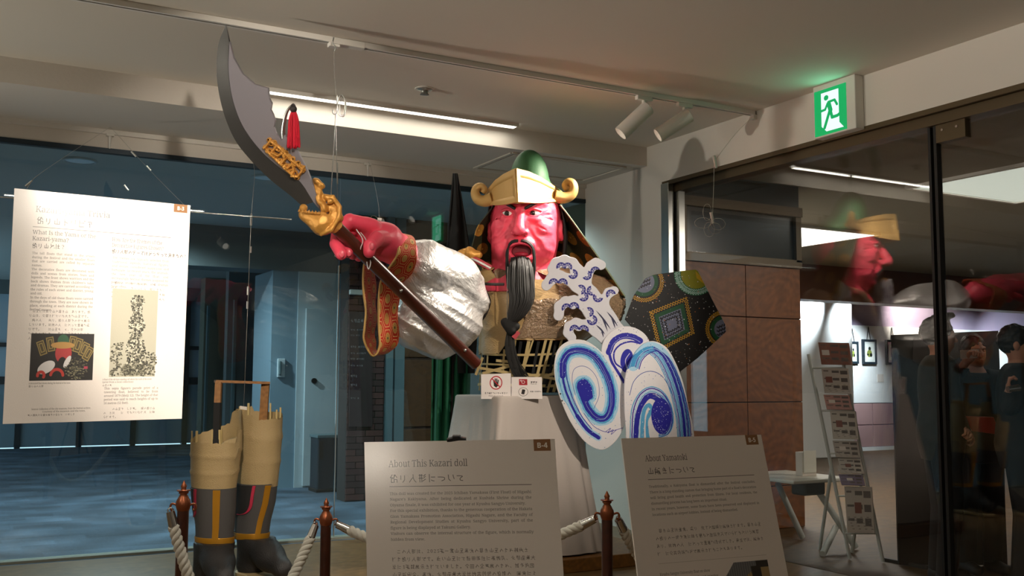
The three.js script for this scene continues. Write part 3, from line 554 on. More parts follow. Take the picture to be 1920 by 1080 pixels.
for (const [px, py, k] of [[150, 300, 0], [500, 332, 1], [960, 370, 2]]) { const p = onY(px, py, 3.3), t = thing('downlight', k === 2 ? 'added round dim downlight in the hall ceiling, covered by the hat of the doll' : k ? 'round dim downlight in the hall ceiling behind the halberd blade' : 'round dim downlight in the hall ceiling above the hanging text panel', 'downlight', p, 'downlights in the hall ceiling'); const g = new THREE.TorusGeometry(0.13, 0.014, 8, 32); g.rotateX(Math.PI / 2); g.translate(p.x, 3.295, p.z); part('trim_ring', g, M.hall_paint, t); const c = new THREE.CylinderGeometry(0.12, 0.12, 0.01, 24); c.translate(p.x, 3.297, p.z); part('reflector', c, M.downlight_lens, t); const l = new THREE.SpotLight(new THREE.Color().setRGB(0.76, 0.92, 1), LIGHTS.downlight, 0, R(76), 0.6, 2); l.position.set(p.x, 3.27, p.z); l.target.position.set(p.x + 0.01, 0, p.z); l.castShadow = true; l.shadow.radius = 5; scene.add(l, l.target); }  // the hidden one is added; the visible ones get added beams

// ------------------------------------------------------------------ the gallery behind the right-hand glass
const GZ = -14.3, GX0 = 5.86, GX1 = 26, GC = 3.3;
struct('gallery_floor', bx(XR + 0.1, -0.2, GZ - 0.2, GX1, 0, 2), M.gallery_floor);
struct('gallery_ceiling', bx(XR + 0.28, GC, GZ - 0.2, GX1, GC + 0.2, 2), M.gallery_ceiling);
struct('wall_gallery_right', bx(GX1, 0, GZ - 0.2, GX1 + 0.2, GC, 2), M.gallery_white);
struct('wall_gallery_near', bx(XR + 0.28, 0, 2, GX1, GC, 2.2), M.gallery_white);
struct('wall_gallery_side', bx(7.01, 0, GZ, 7.17, GC, -7.45), M.gallery_white);
{ const w = struct('wall_gallery_far', bx(7, 0, GZ - 0.2, GX1, GC, GZ), M.gallery_lavender);
  struct('white_band', bx(7.17, 0.95, GZ, GX1, 2.5, GZ + 0.03), M.gallery_white, w); struct('skirting', bx(7.17, 0, GZ, GX1, 0.07, GZ + 0.05), M.gallery_white, w);
  for (let r = 0; r < 2; r++) for (let k = 0; k < 6; k++) struct('panel', bx(7.2 + k * 3, 0.08 + r * 0.435, GZ, 7.19 + k * 3 + 2.99, 0.5 + r * 0.435, GZ + 0.022, 0.006), M.gallery_pink, w);
}
{ // brown timber wall with a dark transom window
  const z = -7.2, x0 = XR + 0.16, x1 = pxX(1502, 600, z), w = struct('wall_timber', bx(x0, 0, z - 0.25, x1, GC, z - 0.02), M.wood_joint);
  const yT = onZ(1375, 483, z).y, H = [0, 0.4, 1.19, 1.99, yT - 0.06];
  for (let r = 0; r < 4; r++) for (const [a, b] of [[x0, lerp(x0, x1, 0.52)], [lerp(x0, x1, 0.52), x1]]) struct('panel', bx(a + 0.003, H[r] + 0.004, z - 0.03, b - 0.003, H[r + 1] - 0.004, z, 0.004), M.wood_panel, w);
  struct('transom_frame', [bx(x0, yT - 0.06, z - 0.04, x1, yT + 0.02, z + 0.03), bx(x0, 2.99, z - 0.04, x1, 3.08, z + 0.05), bx(x1 - 0.07, yT, z - 0.04, x1, 3.0, z + 0.03), bx(x0, yT, z - 0.04, x0 + 0.04, 3.0, z + 0.03)], M.bronze_frame, w);
  struct('transom_pane', bx(x0 + 0.03, yT, z - 0.02, x1 - 0.06, 3.0, z - 0.012), M.transom_dark, w);
  struct('top_panel', bx(x0, 3.08, z - 0.03, x1, GC, z), M.transom_dark, w);
}
struct('reflected_beam', bx(9.6, 2.72, -12.4, GX1, 3.3, -12.0), M.reflected_beam);  // brown beam stands in for a reflected brown band in the glass
struct('gallery_screen_wall', bx(pxX(1480, 600, -13.2), 0, -13.4, pxX(1598, 600, -13.2), onZ(1560, 556, -13.2).y, -13.2, 0.03), M.gallery_white);
{ // bright ceiling panels of the gallery
  const glow = mat('panel_glow', 0xffffff, 0.6, { emissive: new THREE.Color().setRGB(1, 0.98, 0.88), emissiveIntensity: 2.6 });
  const glow2 = mat('lit_ceiling_glow', 0xffffff, 0.6, { emissive: new THREE.Color().setRGB(0.9, 1, 0.86), emissiveIntensity: 0.5 }); const mk = (x0, x1, z0, z1, label, gm = glow, k = 1) => { const t = thing('ceiling_light_panel', label, 'ceiling light', V((x0 + x1) / 2, GC, (z0 + z1) / 2)); part('frame', [bx(x0 - 0.05, GC - 0.03, z0 - 0.05, x1 + 0.05, GC, z0), bx(x0 - 0.05, GC - 0.03, z1, x1 + 0.05, GC, z1 + 0.05), bx(x0 - 0.05, GC - 0.03, z0, x0, GC, z1), bx(x1, GC - 0.03, z0, x1 + 0.05, GC, z1)], M.fixture_white, t); part('diffuser', bx(x0, GC - 0.018, z0, x1, GC - 0.002, z1), gm, t);
    area(NEUTRAL, LIGHTS.gallery * k, x1 - x0, z1 - z0, V((x0 + x1) / 2, GC - 0.025, (z0 + z1) / 2), V((x0 + x1) / 2, 0, (z0 + z1) / 2 + 0.001)); };
  const a = onY(1504, 458, GC - 0.02), b = onY(1500, 430, GC - 0.02), c = onY(1640, 440, GC - 0.02);
  mk(c.x - 3.2, c.x, a.z - 0.3, c.z, 'bright white ceiling light panel beside the brown timber wall');
  const d = onY(1885, 318, GC - 0.02); mk(d.x, d.x + 1.6, d.z - 1.0, d.z + 0.4, 'dimly glowing panel for the lamp and lit ceiling at the top right corner behind the glass door', glow2, 0.12);  // dim glow also stands for the lit ceiling round the lamp
}
// ------------------------------------------------------------------ ceiling fittings of the display room
{ // lighting track with hooks
  const x0 = -2.2, t = thing('lighting_track', 'long white lighting track with a dark slot running across the ceiling', 'track', V(x0, CEIL, ZTRACK));
  part('rail', [bx(x0, CEIL - 0.035, ZTRACK - 0.028, XR - 0.02, CEIL, ZTRACK - 0.008), bx(x0, CEIL - 0.035, ZTRACK + 0.008, XR - 0.02, CEIL, ZTRACK + 0.028), bx(x0, CEIL - 0.012, ZTRACK - 0.01, XR - 0.02, CEIL, ZTRACK + 0.01)], M.fixture_white, t);
  part('slot', bx(x0, CEIL - 0.03, ZTRACK - 0.009, XR - 0.05, CEIL - 0.011, ZTRACK + 0.009), M.slot_black, t);
  const xc = onZ(652, 60, ZTRACK).x; part('feed_cover', bx(xc - 0.11, CEIL - 0.042, ZTRACK - 0.032, xc + 0.11, CEIL - 0.002, ZTRACK + 0.032, 0.004), M.fixture_white, t);
}
function spot(pos, target, label, group, color, intensity, angle, penumbra = 0.5, mount = CEIL) {   // cylindrical track spotlight; pos is where the arm meets the track
  const t = thing('track_spotlight', label, 'spotlight', pos, group);
  part('adapter', bx(pos.x - 0.07, mount - 0.065, pos.z - 0.02, pos.x + 0.07, mount - 0.028, pos.z + 0.02, 0.006), M.fixture_white, t);
  const piv = V(pos.x, mount - 0.15, pos.z), d = target.clone().sub(piv).normalize();
  part('arm', [rod(V(pos.x, mount - 0.06, pos.z), piv, 0.016)], M.fixture_white, t);
  const a = piv.clone().addScaledVector(d, -0.05), b = piv.clone().addScaledVector(d, 0.25), prof = [[0, 0], [0.05, 0], [0.058, 0.008], [0.058, 0.3], [0.052, 0.3], [0.046, 0.25], [0, 0.25]];
  const g = new THREE.LatheGeometry(prof.map(([x, y]) => new THREE.Vector2(x, y)), 28); g.applyQuaternion(new THREE.Quaternion().setFromUnitVectors(V(0, 1, 0), d)); g.translate(a.x, a.y, a.z);
  part('housing', g, M.fixture_white, t);
  const c = new THREE.CylinderGeometry(0.044, 0.044, 0.006, 24); c.applyQuaternion(new THREE.Quaternion().setFromUnitVectors(V(0, 1, 0), d)); const lp = a.clone().addScaledVector(d, 0.256); c.translate(lp.x, lp.y, lp.z);
  part('lens', c, mat('lens_glow_' + numbered('l'), 0xffffff, 0.4, { emissive: color, emissiveIntensity: 1.6 }), t);
  const l = new THREE.SpotLight(color, intensity, 0, angle, penumbra, 2); l.position.copy(a.clone().addScaledVector(d, 0.31)); l.target.position.copy(target); l.castShadow = true; l.shadow.radius = 3; scene.add(l, l.target); return t;
}
{ const A = onZ(1207, 163, ZTRACK), B = onZ(1283, 177, ZTRACK);
  spot(V(A.x, CEIL, ZTRACK), at(835, 560, 7.35), 'left one of two white cylinder spotlights on the ceiling track', 'track spotlights by the exit sign', WARM, LIGHTS.sleeve, R(30));
  spot(V(B.x, CEIL, ZTRACK), at(955, 430, 7.7), 'right one of two white cylinder spotlights on the ceiling track, nearer the exit sign', 'track spotlights by the exit sign', WARM, LIGHTS.doll, R(28)); }
{ // linear ceiling light against the beam, and unseen strips added as fill
  const glow = mat('strip_glow', 0xffffff, 0.5, { emissive: new THREE.Color().setRGB(1, 0.96, 0.84), emissiveIntensity: 3.2 });
  const strip = (x0, x1, z, label, I) => { const t = thing('linear_ceiling_light', label, 'ceiling light', V((x0 + x1) / 2, CEIL, z), 'linear ceiling lights'); part('housing', [bx(x0 - 0.02, CEIL - 0.03, z - 0.04, x1 + 0.02, CEIL, z - 0.03), bx(x0 - 0.02, CEIL - 0.03, z + 0.03, x1 + 0.02, CEIL, z + 0.04)], M.fixture_white, t); part('diffuser', bx(x0, CEIL - 0.034, z - 0.03, x1, CEIL - 0.004, z + 0.03), glow, t); area(NEUTRAL, I, x1 - x0, 0.06, V((x0 + x1) / 2, CEIL - 0.04, z), V((x0 + x1) / 2, 0, z + 0.001)); };
  strip(onZ(492, 157, -7.36).x, onZ(965, 228, -7.36).x, -7.36, 'glowing white linear ceiling light close against the beam', LIGHTS.strip);
  strip(0.4, 2.7, -4.0, 'added glowing linear ceiling light above the viewer, out of the picture', LIGHTS.addedStrip); strip(-3.6, -1.3, -3.2, 'added unseen linear ceiling light of the display room, to the left of the viewer', LIGHTS.addedStrip);
}
// unseen wall uplights, added on the left to brighten the ceiling
[-6.6, -3.6, -0.6].forEach((z, i) => { const p = V(-5.98, 1.2, z), t = thing('added_uplight', ['added white wall uplight nearest the glass wall of the display room, out of the picture', 'middle added white wall uplight on the left wall of the display room, out of the picture', 'added white wall uplight beside the viewer on the left wall, out of the picture'][i], 'wall light', p, 'added wall uplights');
  const g = new THREE.LatheGeometry([[0, 0], [0.05, 0], [0.12, 0.16], [0.11, 0.16], [0.04, 0.02], [0, 0.02]].map(([x, y]) => new THREE.Vector2(x, y)), 24); g.translate(-5.84, 1.2, z); part('bowl', g, M.fixture_white, t); part('bracket', bx(-5.99, 1.22, z - 0.03, -5.84, 1.26, z + 0.03), M.fixture_white, t);
  const c = new THREE.CylinderGeometry(0.1, 0.1, 0.01, 24); c.translate(-5.84, 1.34, z); part('lens', c, mat('uplight_glow_' + i, 0xffffff, 0.5, { emissive: NEUTRAL, emissiveIntensity: 1.5 }), t);
  const l = new THREE.SpotLight(NEUTRAL, LIGHTS.uplight, 0, R(27), 1, 2); l.position.set(-5.84, 1.4, z); l.target.position.set(-0.9, CEIL + 0.1, z + 0.4); l.castShadow = true; l.shadow.radius = 6; scene.add(l, l.target); });
{ const p = onY(796, 166, CEIL), t = thing('sprinkler', 'small metal sprinkler head in the ceiling above the linear light', 'sprinkler', p); const g = new THREE.LatheGeometry([[0, 0], [0.06, 0], [0.055, -0.012], [0.03, -0.016], [0.026, -0.04], [0.034, -0.044], [0.034, -0.05], [0, -0.052]].map(([x, y]) => new THREE.Vector2(x, y)), 20); g.translate(p.x, CEIL, p.z); part('head', g, M.brushed, t); const r = new THREE.CylinderGeometry(0.07, 0.07, 0.006, 24); r.translate(p.x, CEIL - 0.003, p.z); part('plate', r, M.fixture_white, t); }
{ // running-man exit sign, lit from inside
  const X = XR - 0.09, a = onX(1524, 168, X), b = onX(1602, 134, X), c = onX(1602, 243, X), d = onX(1524, 260, X), yT = (a.y + b.y) / 2, yB = (c.y + d.y) / 2, z0 = a.z, z1 = b.z;
  const t = thing('exit_sign', 'lit green running-man exit sign in a white frame above the glass', 'sign', V(XR, yB, (z0 + z1) / 2)), w = z1 - z0, h = yT - yB;
  part('case', [bx(X, yB, z0, XR, yT, z1, 0.008)], M.fixture_white, t);
  const cv = canvas(512, 640, (g) => { g.fillStyle = '#06a65a'; g.fillRect(0, 0, 512, 640); g.fillStyle = '#eefdff'; g.fillRect(112, 48, 288, 470); g.beginPath(); g.moveTo(112, 518); g.lineTo(400, 518); g.lineTo(468, 600); g.lineTo(190, 600); g.closePath(); g.fill(); g.fillStyle = '#06a65a'; g.fillRect(396, 40, 10, 360);
    g.lineCap = g.lineJoin = 'round'; g.strokeStyle = '#06a65a'; g.beginPath(); g.arc(196, 128, 37, 0, 7); g.fill(); g.lineWidth = 44; const L = (...p) => { g.beginPath(); p.forEach(([x, y], i) => (i ? g.lineTo(x, y) : g.moveTo(x, y))); g.stroke(); };
    g.lineWidth = 66; L([236, 218], [262, 318]); g.lineWidth = 34; L([230, 196], [330, 190], [368, 262]); L([216, 214], [176, 290], [112, 296]); g.lineWidth = 44; L([262, 328], [286, 424], [372, 420], [412, 400]); L([246, 330], [206, 430], [160, 545]); });
  const tx = tex(cv), fm = mat('exit_face', 0x101010, 0.4, { emissive: 0xffffff, emissiveMap: tx, emissiveIntensity: 1.05 });
  const P = (z, y) => V(X - 0.004, y, z); part('face', board(P(z0 + w * 0.04, yT - h * 0.11), P(z1 - w * 0.2, yT - h * 0.11), P(z1 - w * 0.2, yB + h * 0.03), P(z0 + w * 0.04, yB + h * 0.03), 0.003), fm, t);
  area(new THREE.Color().setRGB(0.15, 1, 0.55), LIGHTS.exit, w * 0.7, h * 0.85, V(X - 0.012, (yT + yB) / 2, (z0 + z1) / 2), V(0, (yT + yB) / 2, (z0 + z1) / 2)); }

// ------------------------------------------------------------------ hanging wires
function wire(label, pts, r, group) { const t = tube(pts, r, pts.length * 8, 5, false, 0.2); return single('hanging_wire', t, M.brushed, label, 'wire', group); }
{ // wire that carries the halberd: hook on the track, spring hook, ring, loops
  const top = onZ(626, 62, ZTRACK), t = thing('halberd_wire', 'steel hanging wire with a hook and ring holding the halberd', 'wire', top), Q = (x, y, d) => at(x, y, d);
  part('track_clip', bx(top.x - 0.035, CEIL - 0.06, ZTRACK - 0.025, top.x + 0.035, CEIL - 0.03, ZTRACK + 0.025, 0.005), M.fixture_white, t); part('track_hook', tube([Q(626, 70, 6.28), Q(624, 80, 6.28), Q(629, 88, 6.28), Q(626, 97, 6.28)], 0.004, 16, 6), M.brushed, t);
  part('upper_wire', tube([Q(626, 96, 6.28), Q(627, 140, 6.28), Q(630, 178, 6.27)], 0.0012, 8, 5), M.brushed, t);
  part('hook', tube([Q(632, 178, 6.27), Q(632, 200, 6.27), Q(630, 212, 6.27), Q(625, 213, 6.27), Q(624, 206, 6.27)], 0.005, 24, 6), M.steel, t);
  part('ring', [tube([0, 1, 2, 3, 4, 5, 6, 7].map((k) => Q(640 + 7 * Math.sin(k * 0.785), 198 - 20 * Math.cos(k * 0.785), 6.26)), 0.004, 40, 6, true), tube([0, 1, 2, 3, 4, 5, 6, 7].map((k) => Q(643 + 6 * Math.sin(k * 0.785), 200 - 19 * Math.cos(k * 0.785), 6.28)), 0.003, 40, 6, true)], M.steel, t);
  part('lower_wire', [tube([Q(629, 212, 6.27), Q(627, 260, 6.28), Q(622, 340, 6.3), Q(620, 392, 6.32)], 0.003, 16, 5), tube([Q(630, 212, 6.27), Q(631, 300, 6.27), Q(634, 400, 6.38)], 0.0016, 12, 5), tube([Q(632, 305, 6.28), Q(633, 345, 6.3)], 0.005, 6, 6)], M.steel, t);
}
{ const t = thing('boot_wire', 'thin steel wire with crimps hanging down into the taller boot', 'wire', at(476, 300, 6.95)), Q = (x, y, d = 6.98) => at(x, y, d); const top = onZ(478, 258, -8.3);
  part('line', tube([V(top.x, 3.352, ZB + 0.05), Q(477, 320, 7.9), Q(471, 409), Q(465, 562), Q(457, 764)], 0.0018, 40, 5), M.brushed, t);
  for (const [x, y, l] of [[471, 412, 22], [470, 468, 12], [465, 545, 16], [464, 572, 14]]) part('crimp', rod(Q(x, y - l / 2), Q(x - 0.5, y + l / 2), 0.008, 0.008, 6), M.steel, t); part('label', board(Q(450, 761, 6.96), Q(463, 763, 6.96), Q(463, 769, 6.96), Q(450, 767, 6.96), 0.004), M.card_white, t); }
{ const t = thing('panel_wire', 'thin wire with a coiled end hanging from the ceiling before the timber wall', 'wire', at(1340, 300, 7.6)), Q = (x, y, d = 7.62) => at(x, y, d), top = onZ(1414, 201, ZTRACK);
  part('line', [tube([V(top.x, CEIL - 0.03, ZTRACK), Q(1380, 250, 7.7), Q(1341, 300)], 0.0016, 16, 5), tube([Q(1339, 300), Q(1338, 350), Q(1336, 402)], 0.002, 10, 5)], M.rope_white, t); part('hook_block', rod(Q(1338, 292), Q(1343, 315), 0.014, 0.01, 8), M.fixture_white, t); part('crimp', rod(Q(1333, 398), Q(1337, 418), 0.013, 0.009, 8), M.fixture_white, t);
  part('coil', [[1318, 418, 16, 10], [1346, 420, 14, 11], [1330, 430, 10, 14], [1326, 398, 8, 16], [1340, 428, 12, 10]].map(([x, y, a, b]) => tube([0, 1, 2, 3, 4, 5].map((k) => Q(x + a * Math.cos(k * 1.047), y + b * Math.sin(k * 1.047), 7.62 + 0.02 * Math.sin(k))), 0.0014, 24, 4, true)), M.rope_white, t); 
  part('track_clip', bx(top.x - 0.03, CEIL - 0.07, ZTRACK - 0.025, top.x + 0.03, CEIL - 0.03, ZTRACK + 0.025, 0.005), M.fixture_white, t); }
{ const t = thing('wrist_wire', 'fine wire with a loose loop and a crimp above the red hand', 'wire', at(712, 410, 7.0)), Q = (x, y, d = 7.0) => at(x, y, d), top = onZ(690, 300, ZB + 0.05); part('line', tube([V(top.x, 3.36, ZB + 0.06), Q(697, 320, 8.2), Q(709, 380, 7.4), Q(711, 410)], 0.0009, 24, 4), M.brushed, t); part('loop', tube([[711, 411], [700, 404], [694, 412], [700, 430], [712, 424]].map(([x, y]) => Q(x, y)), 0.0016, 24, 4), M.brushed, t); part('crimp', rod(Q(708, 411), Q(715, 412), 0.011, 0.011, 6), M.fixture_white, t); }
{ const Q = (x, y, d) => at(x, y, d); single('guide_rod', rod(Q(-60, 365, 6.4), Q(547, 412, 7.0), 0.005), M.steel, 'thin horizontal metal rod stretched behind the hanging text panel', 'rod'); }
for (const [px, py, k] of [[207, 243, 0], [690, 301, 1]]) { const p = onZ(px, py, ZB + 0.05), t = thing('rail_hook', k ? 'small white hook under the beam above the halberd shaft' : 'small white hook under the beam above the hanging text panel', 'hook', V(p.x, 3.39, ZB + 0.05), 'small white hooks below the beam'); part('clip', bx(p.x - 0.03, 3.33, ZB + 0.03, p.x + 0.03, 3.352, ZB + 0.07, 0.004), M.fixture_white, t); part('stem', rod(V(p.x, 3.335, ZB + 0.05), V(p.x, 3.23, ZB + 0.05), 0.012, 0.007, 8), M.fixture_white, t); }

// ------------------------------------------------------------------ text panels
let L3, T3, L4, T4;
const paperExtra = { clearcoat: 1, clearcoatRoughness: 0.17, ...bump(grainTex, 0.0006, 10, 10) };
{ const Q = (x, y, d) => at(x, y, d), d0 = 4.4, d1 = 4.76;
  const a = Q(27, 353, d0), b = Q(357, 385, d1), c = Q(341, 785, d1 - 0.085), d = Q(5, 795, d0 - 0.09), t = thing('hanging_sign', 'hanging white text panel with two printed pictures on its lower half', 'sign', a.clone().lerp(b, 0.5));
  part('sheet', board(a, b, c, d, 0.008), mapMat('panel_print', board3Canvas, 0.5, paperExtra), t);
  part('suspension_wire', [tube([Q(50, 354, d0), Q(80, 322, d0 + 0.3), Q(207, 238, 7.6)], 0.0012, 20, 4), tube([Q(345, 384, d1), Q(278, 316, d1 + 0.6), Q(207, 238, 7.6)], 0.0012, 20, 4)], M.brushed, t);
  for (const [x, y, X, Y, dd] of [[48, 349, 60, 339, 4.5], [246, 284, 255, 294, 5.6], [275, 311, 283, 320, 5.2], [233, 347, 241, 357, 4.7]]) part('crimp', rod(Q(x, y, dd), Q(X, Y, dd), 0.0045, 0.0045, 6), M.steel, t);
  const n = b.clone().sub(a).cross(d.clone().sub(a)).normalize(); if (n.z < 0) n.negate(); const p = Q(125, 425, 4.5), r = p.clone().sub(eye).normalize(); r.addScaledVector(n, -2 * r.dot(n)); const k = (CEIL - 0.35 - p.y) / r.y; L3 = p.clone().addScaledVector(r, Math.min(k, 7.5)); T3 = Q(175, 560, 4.55); }
function standBoard(label, cv, q, easel) {
  const [a, b, c, d] = q; const h = (b.distanceTo(a)) * 1448 / 1024, c2 = b.clone().addScaledVector(c.clone().sub(b).normalize(), h), d2 = a.clone().addScaledVector(d.clone().sub(a).normalize(), h);
  const t = thing('text_board', label, 'board', V((c2.x + d2.x) / 2, 0, (c2.z + d2.z) / 2)); part('sheet', board(a, b, c2, d2, 0.007), mapMat('board_print_' + easel, cv, 0.5, paperExtra), t);
  const n = b.clone().sub(a).cross(d2.clone().sub(a)).normalize(); if (n.dot(eye.clone().sub(a)) < 0) n.negate(); const low = c2.clone().lerp(d2, 0.5).addScaledVector(n, -0.03), up = a.clone().lerp(b, 0.5).addScaledVector(n, -0.03), u = b.clone().sub(a).normalize(), mid = low.clone().lerp(up, 0.75);
  const foot = (s) => { const p = mid.clone().addScaledVector(u, s); return V(p.x + n.x * 0.18, 0.01, p.z + n.z * 0.18); };
  for (const s of [-0.2, 0.2]) part('easel_leg', rod(foot(s), mid.clone().addScaledVector(u, s * 0.3), 0.011), M.clip_black, t); part('easel_leg', rod(V(mid.x - n.x * 0.45, 0.01, mid.z - n.z * 0.45), mid, 0.011), M.clip_black, t);
  part('ledge', [bar(low.clone().addScaledVector(u, -0.22), low.clone().addScaledVector(u, 0.22), 0.02, 0.05, n)], M.clip_black, t); return t; }
{ const Q = at; const b4 = standBoard('white text board headed About This Kazari doll, clipped at the top', board4Canvas, [Q(683, 829, 3.15), Q(1040, 823, 3.13), Q(1057, 1080, 3.03), Q(688, 1080, 3.05)], 4);
  const c = Q(852, 824, 3.16); part('clip', [slab(frameAt(852, 824, 3.155), [[837, 829], [838, 822], [848, 819], [849, 816], [862, 816], [864, 819], [874, 821], [874, 829]], 0.03, 0.003, false)], M.clip_black, b4, 'black spring clip');
  const n = Q(1040, 823, 3.13).sub(Q(683, 829, 3.15)).cross(Q(688, 1080, 3.05).sub(Q(683, 829, 3.15))).normalize(); if (n.z < 0) n.negate(); const p = Q(706, 882, 3.12), r = p.clone().sub(eye).normalize(); r.addScaledVector(n, -2 * r.dot(n)); L4 = p.clone().addScaledVector(r, clamp((CEIL - 0.3 - p.y) / r.y, 0.5, 12)); T4 = Q(860, 960, 3.1);
  standBoard('white text board headed About Yamatoki, before the timber wall', board5Canvas, [Q(1165, 822, 3.7), Q(1427, 815, 3.95), Q(1478, 1080, 3.82), Q(1196, 1080, 3.6)], 5); }
{ // added unseen track and fill spots on boots and display; panel spots follow highlights
  const g = 'spotlights on the second track, behind the viewer';
  const tr = (z) => { const t = thing('lighting_track', 'added second white lighting track, behind the viewer', 'track', V(0, CEIL, z)); part('rail', bx(-4, CEIL - 0.035, z - 0.02, XR - 0.1, CEIL, z + 0.02), M.fixture_white, t); };
  tr(-1.9); spot(V(3.4, CEIL, -1.9), at(1000, 640, 7.6), 'added white track spotlight above the viewer, aimed at the red-faced doll', g, WARM, LIGHTS.boots * 0.7, R(17)); spot(V(0.2, CEIL, -1.9), at(470, 900, 7.0), 'added white track spotlight above the viewer, aimed at the boots', g, WARM, LIGHTS.boots, R(17)); spot(V(1.0, CEIL, -1.9), at(520, 260, 6.2), 'added white track spotlight above the viewer, aimed at the halberd blade', g, WARM, LIGHTS.boots * 0.5, R(15));
  spot(V(L3.x, CEIL, L3.z), T3, 'white ceiling spotlight far behind the viewer, aimed at the hanging panel', g, WARM, LIGHTS.panel, R(9)); spot(V(L4.x, CEIL, L4.z), T4, 'white ceiling spotlight behind the viewer, aimed at the clipped text board', g, WARM, LIGHTS.boards, R(14)); }

// ------------------------------------------------------------------ stanchions and ropes
const postTops = [[345, 905, 4.55], [612, 937, 5.0], [1138, 924, 4.75], [1398, 930, 5.6]];
const posts = postTops.map(([px, py, d], i) => {
  const p = at(px, py, d), H = p.y, t = thing('stanchion', ['turned wooden rope post left of the boots, with a copper finial', 'turned wooden rope post between the boots and the clipped text board', 'turned wooden rope post between the two text boards', 'turned wooden rope post hidden behind the right text board'][i], 'post', V(p.x, 0, p.z), 'rope posts'), pos = t.position;
  const L = (pr) => { const g = new THREE.LatheGeometry(pr.map(([x, y]) => new THREE.Vector2(x, y)), 24); g.translate(pos.x, H, pos.z); return g; };
  part('pole', L([[0, -H + 0.03], [0.026, -H + 0.03], [0.026, -0.12], [0.021, -0.11], [0, -0.11]]), M.post_wood, t);
  part('base', L([[0, -H], [0.15, -H], [0.15, -H + 0.012], [0.06, -H + 0.035], [0.03, -H + 0.05], [0, -H + 0.05]]), M.copper, t);
  part('finial', L([[0.024, -0.13], [0.03, -0.115], [0.034, -0.098], [0.031, -0.08], [0.022, -0.064], [0.015, -0.052], [0.022, -0.046], [0.022, -0.04], [0.013, -0.036], [0.011, -0.024], [0.014, -0.016], [0.009, -0.006], [0.003, 0.006], [0, 0.01]]), M.copper, t);
  part('crown_ring', L([[0.012, -0.044], [0.03, -0.036], [0.031, -0.032], [0.012, -0.034]]), M.copper, t);
  for (const s of [-1, 1]) { const h = V(cx.x, 0, cx.z).normalize().multiplyScalar(s), P = (a, b) => V(pos.x + h.x * a, H + b, pos.z + h.z * a); part('hook', tube([P(0.028, -0.1), P(0.05, -0.094), P(0.058, -0.108), P(0.052, -0.124), P(0.044, -0.118)], 0.005, 20, 6), M.copper, t); }
  return { p: V(pos.x, H - 0.118, pos.z), h: V(cx.x, 0, cx.z).normalize() };
});
function rope(a, b, sag, label, bow = 0) {   // twisted cotton rope between two hooks, with chrome ends
  const t = thing('barrier_rope', label, 'rope', a.clone().setY(0), 'twisted white barrier ropes'); const pts = []; for (let i = 0; i <= 16; i++) { const u = i / 16; pts.push(a.clone().lerp(b, u).add(V(0, -sag * 4 * u * (1 - u), 0)).addScaledVector(cz, bow * Math.sin(Math.PI * u))); }
  const c = new THREE.CatmullRomCurve3(pts), L = c.getLength(), e = 0.075 / L;
  for (const [u0, u1] of [[0.006, e], [1 - 0.006, 1 - e]]) { part('end_cap', rod(c.getPointAt(u0), c.getPointAt(u1), 0.019, 0.023, 14), M.chrome, t); const q = c.getPointAt(u0); const r = new THREE.TorusGeometry(0.011, 0.003, 6, 16); r.translate(q.x, q.y + 0.006, q.z); part('ring', r, M.chrome, t); }
  const sub = []; for (let i = 0; i <= 24; i++) sub.push(c.getPointAt(lerp(e, 1 - e, i / 24))); const cc = new THREE.CatmullRomCurve3(sub), n = Math.round(L * 110), fr = cc.computeFrenetFrames(n), turns = L * 10;
  for (let s = 0; s < 3; s++) { const q = []; for (let i = 0; i <= n; i++) { const a2 = i / n * turns * Math.PI * 2 + s * 2.094, p = cc.getPointAt(i / n); q.push(p.addScaledVector(fr.normals[i], Math.cos(a2) * 0.0125).addScaledVector(fr.binormals[i], Math.sin(a2) * 0.0125)); }
    part('strand', tube(q, 0.0145, n * 2, 7), M.rope_white, t); }
}
{ const hk = (i, s) => posts[i].p.clone().addScaledVector(posts[i].h, 0.05 * s); const fwd = cz.clone().setY(0).normalize().multiplyScalar(0.03);
  rope(hk(0, -1).add(fwd), hk(1, -1), 0.5, 'twisted white rope hanging between the two posts beside the boots', 0.14); rope(hk(1, 1), hk(2, -1), 0.16, 'twisted white rope hanging behind the clipped text board'); rope(hk(2, 1), hk(3, -1), 0.36, 'twisted white rope hanging down behind the right text board'); }
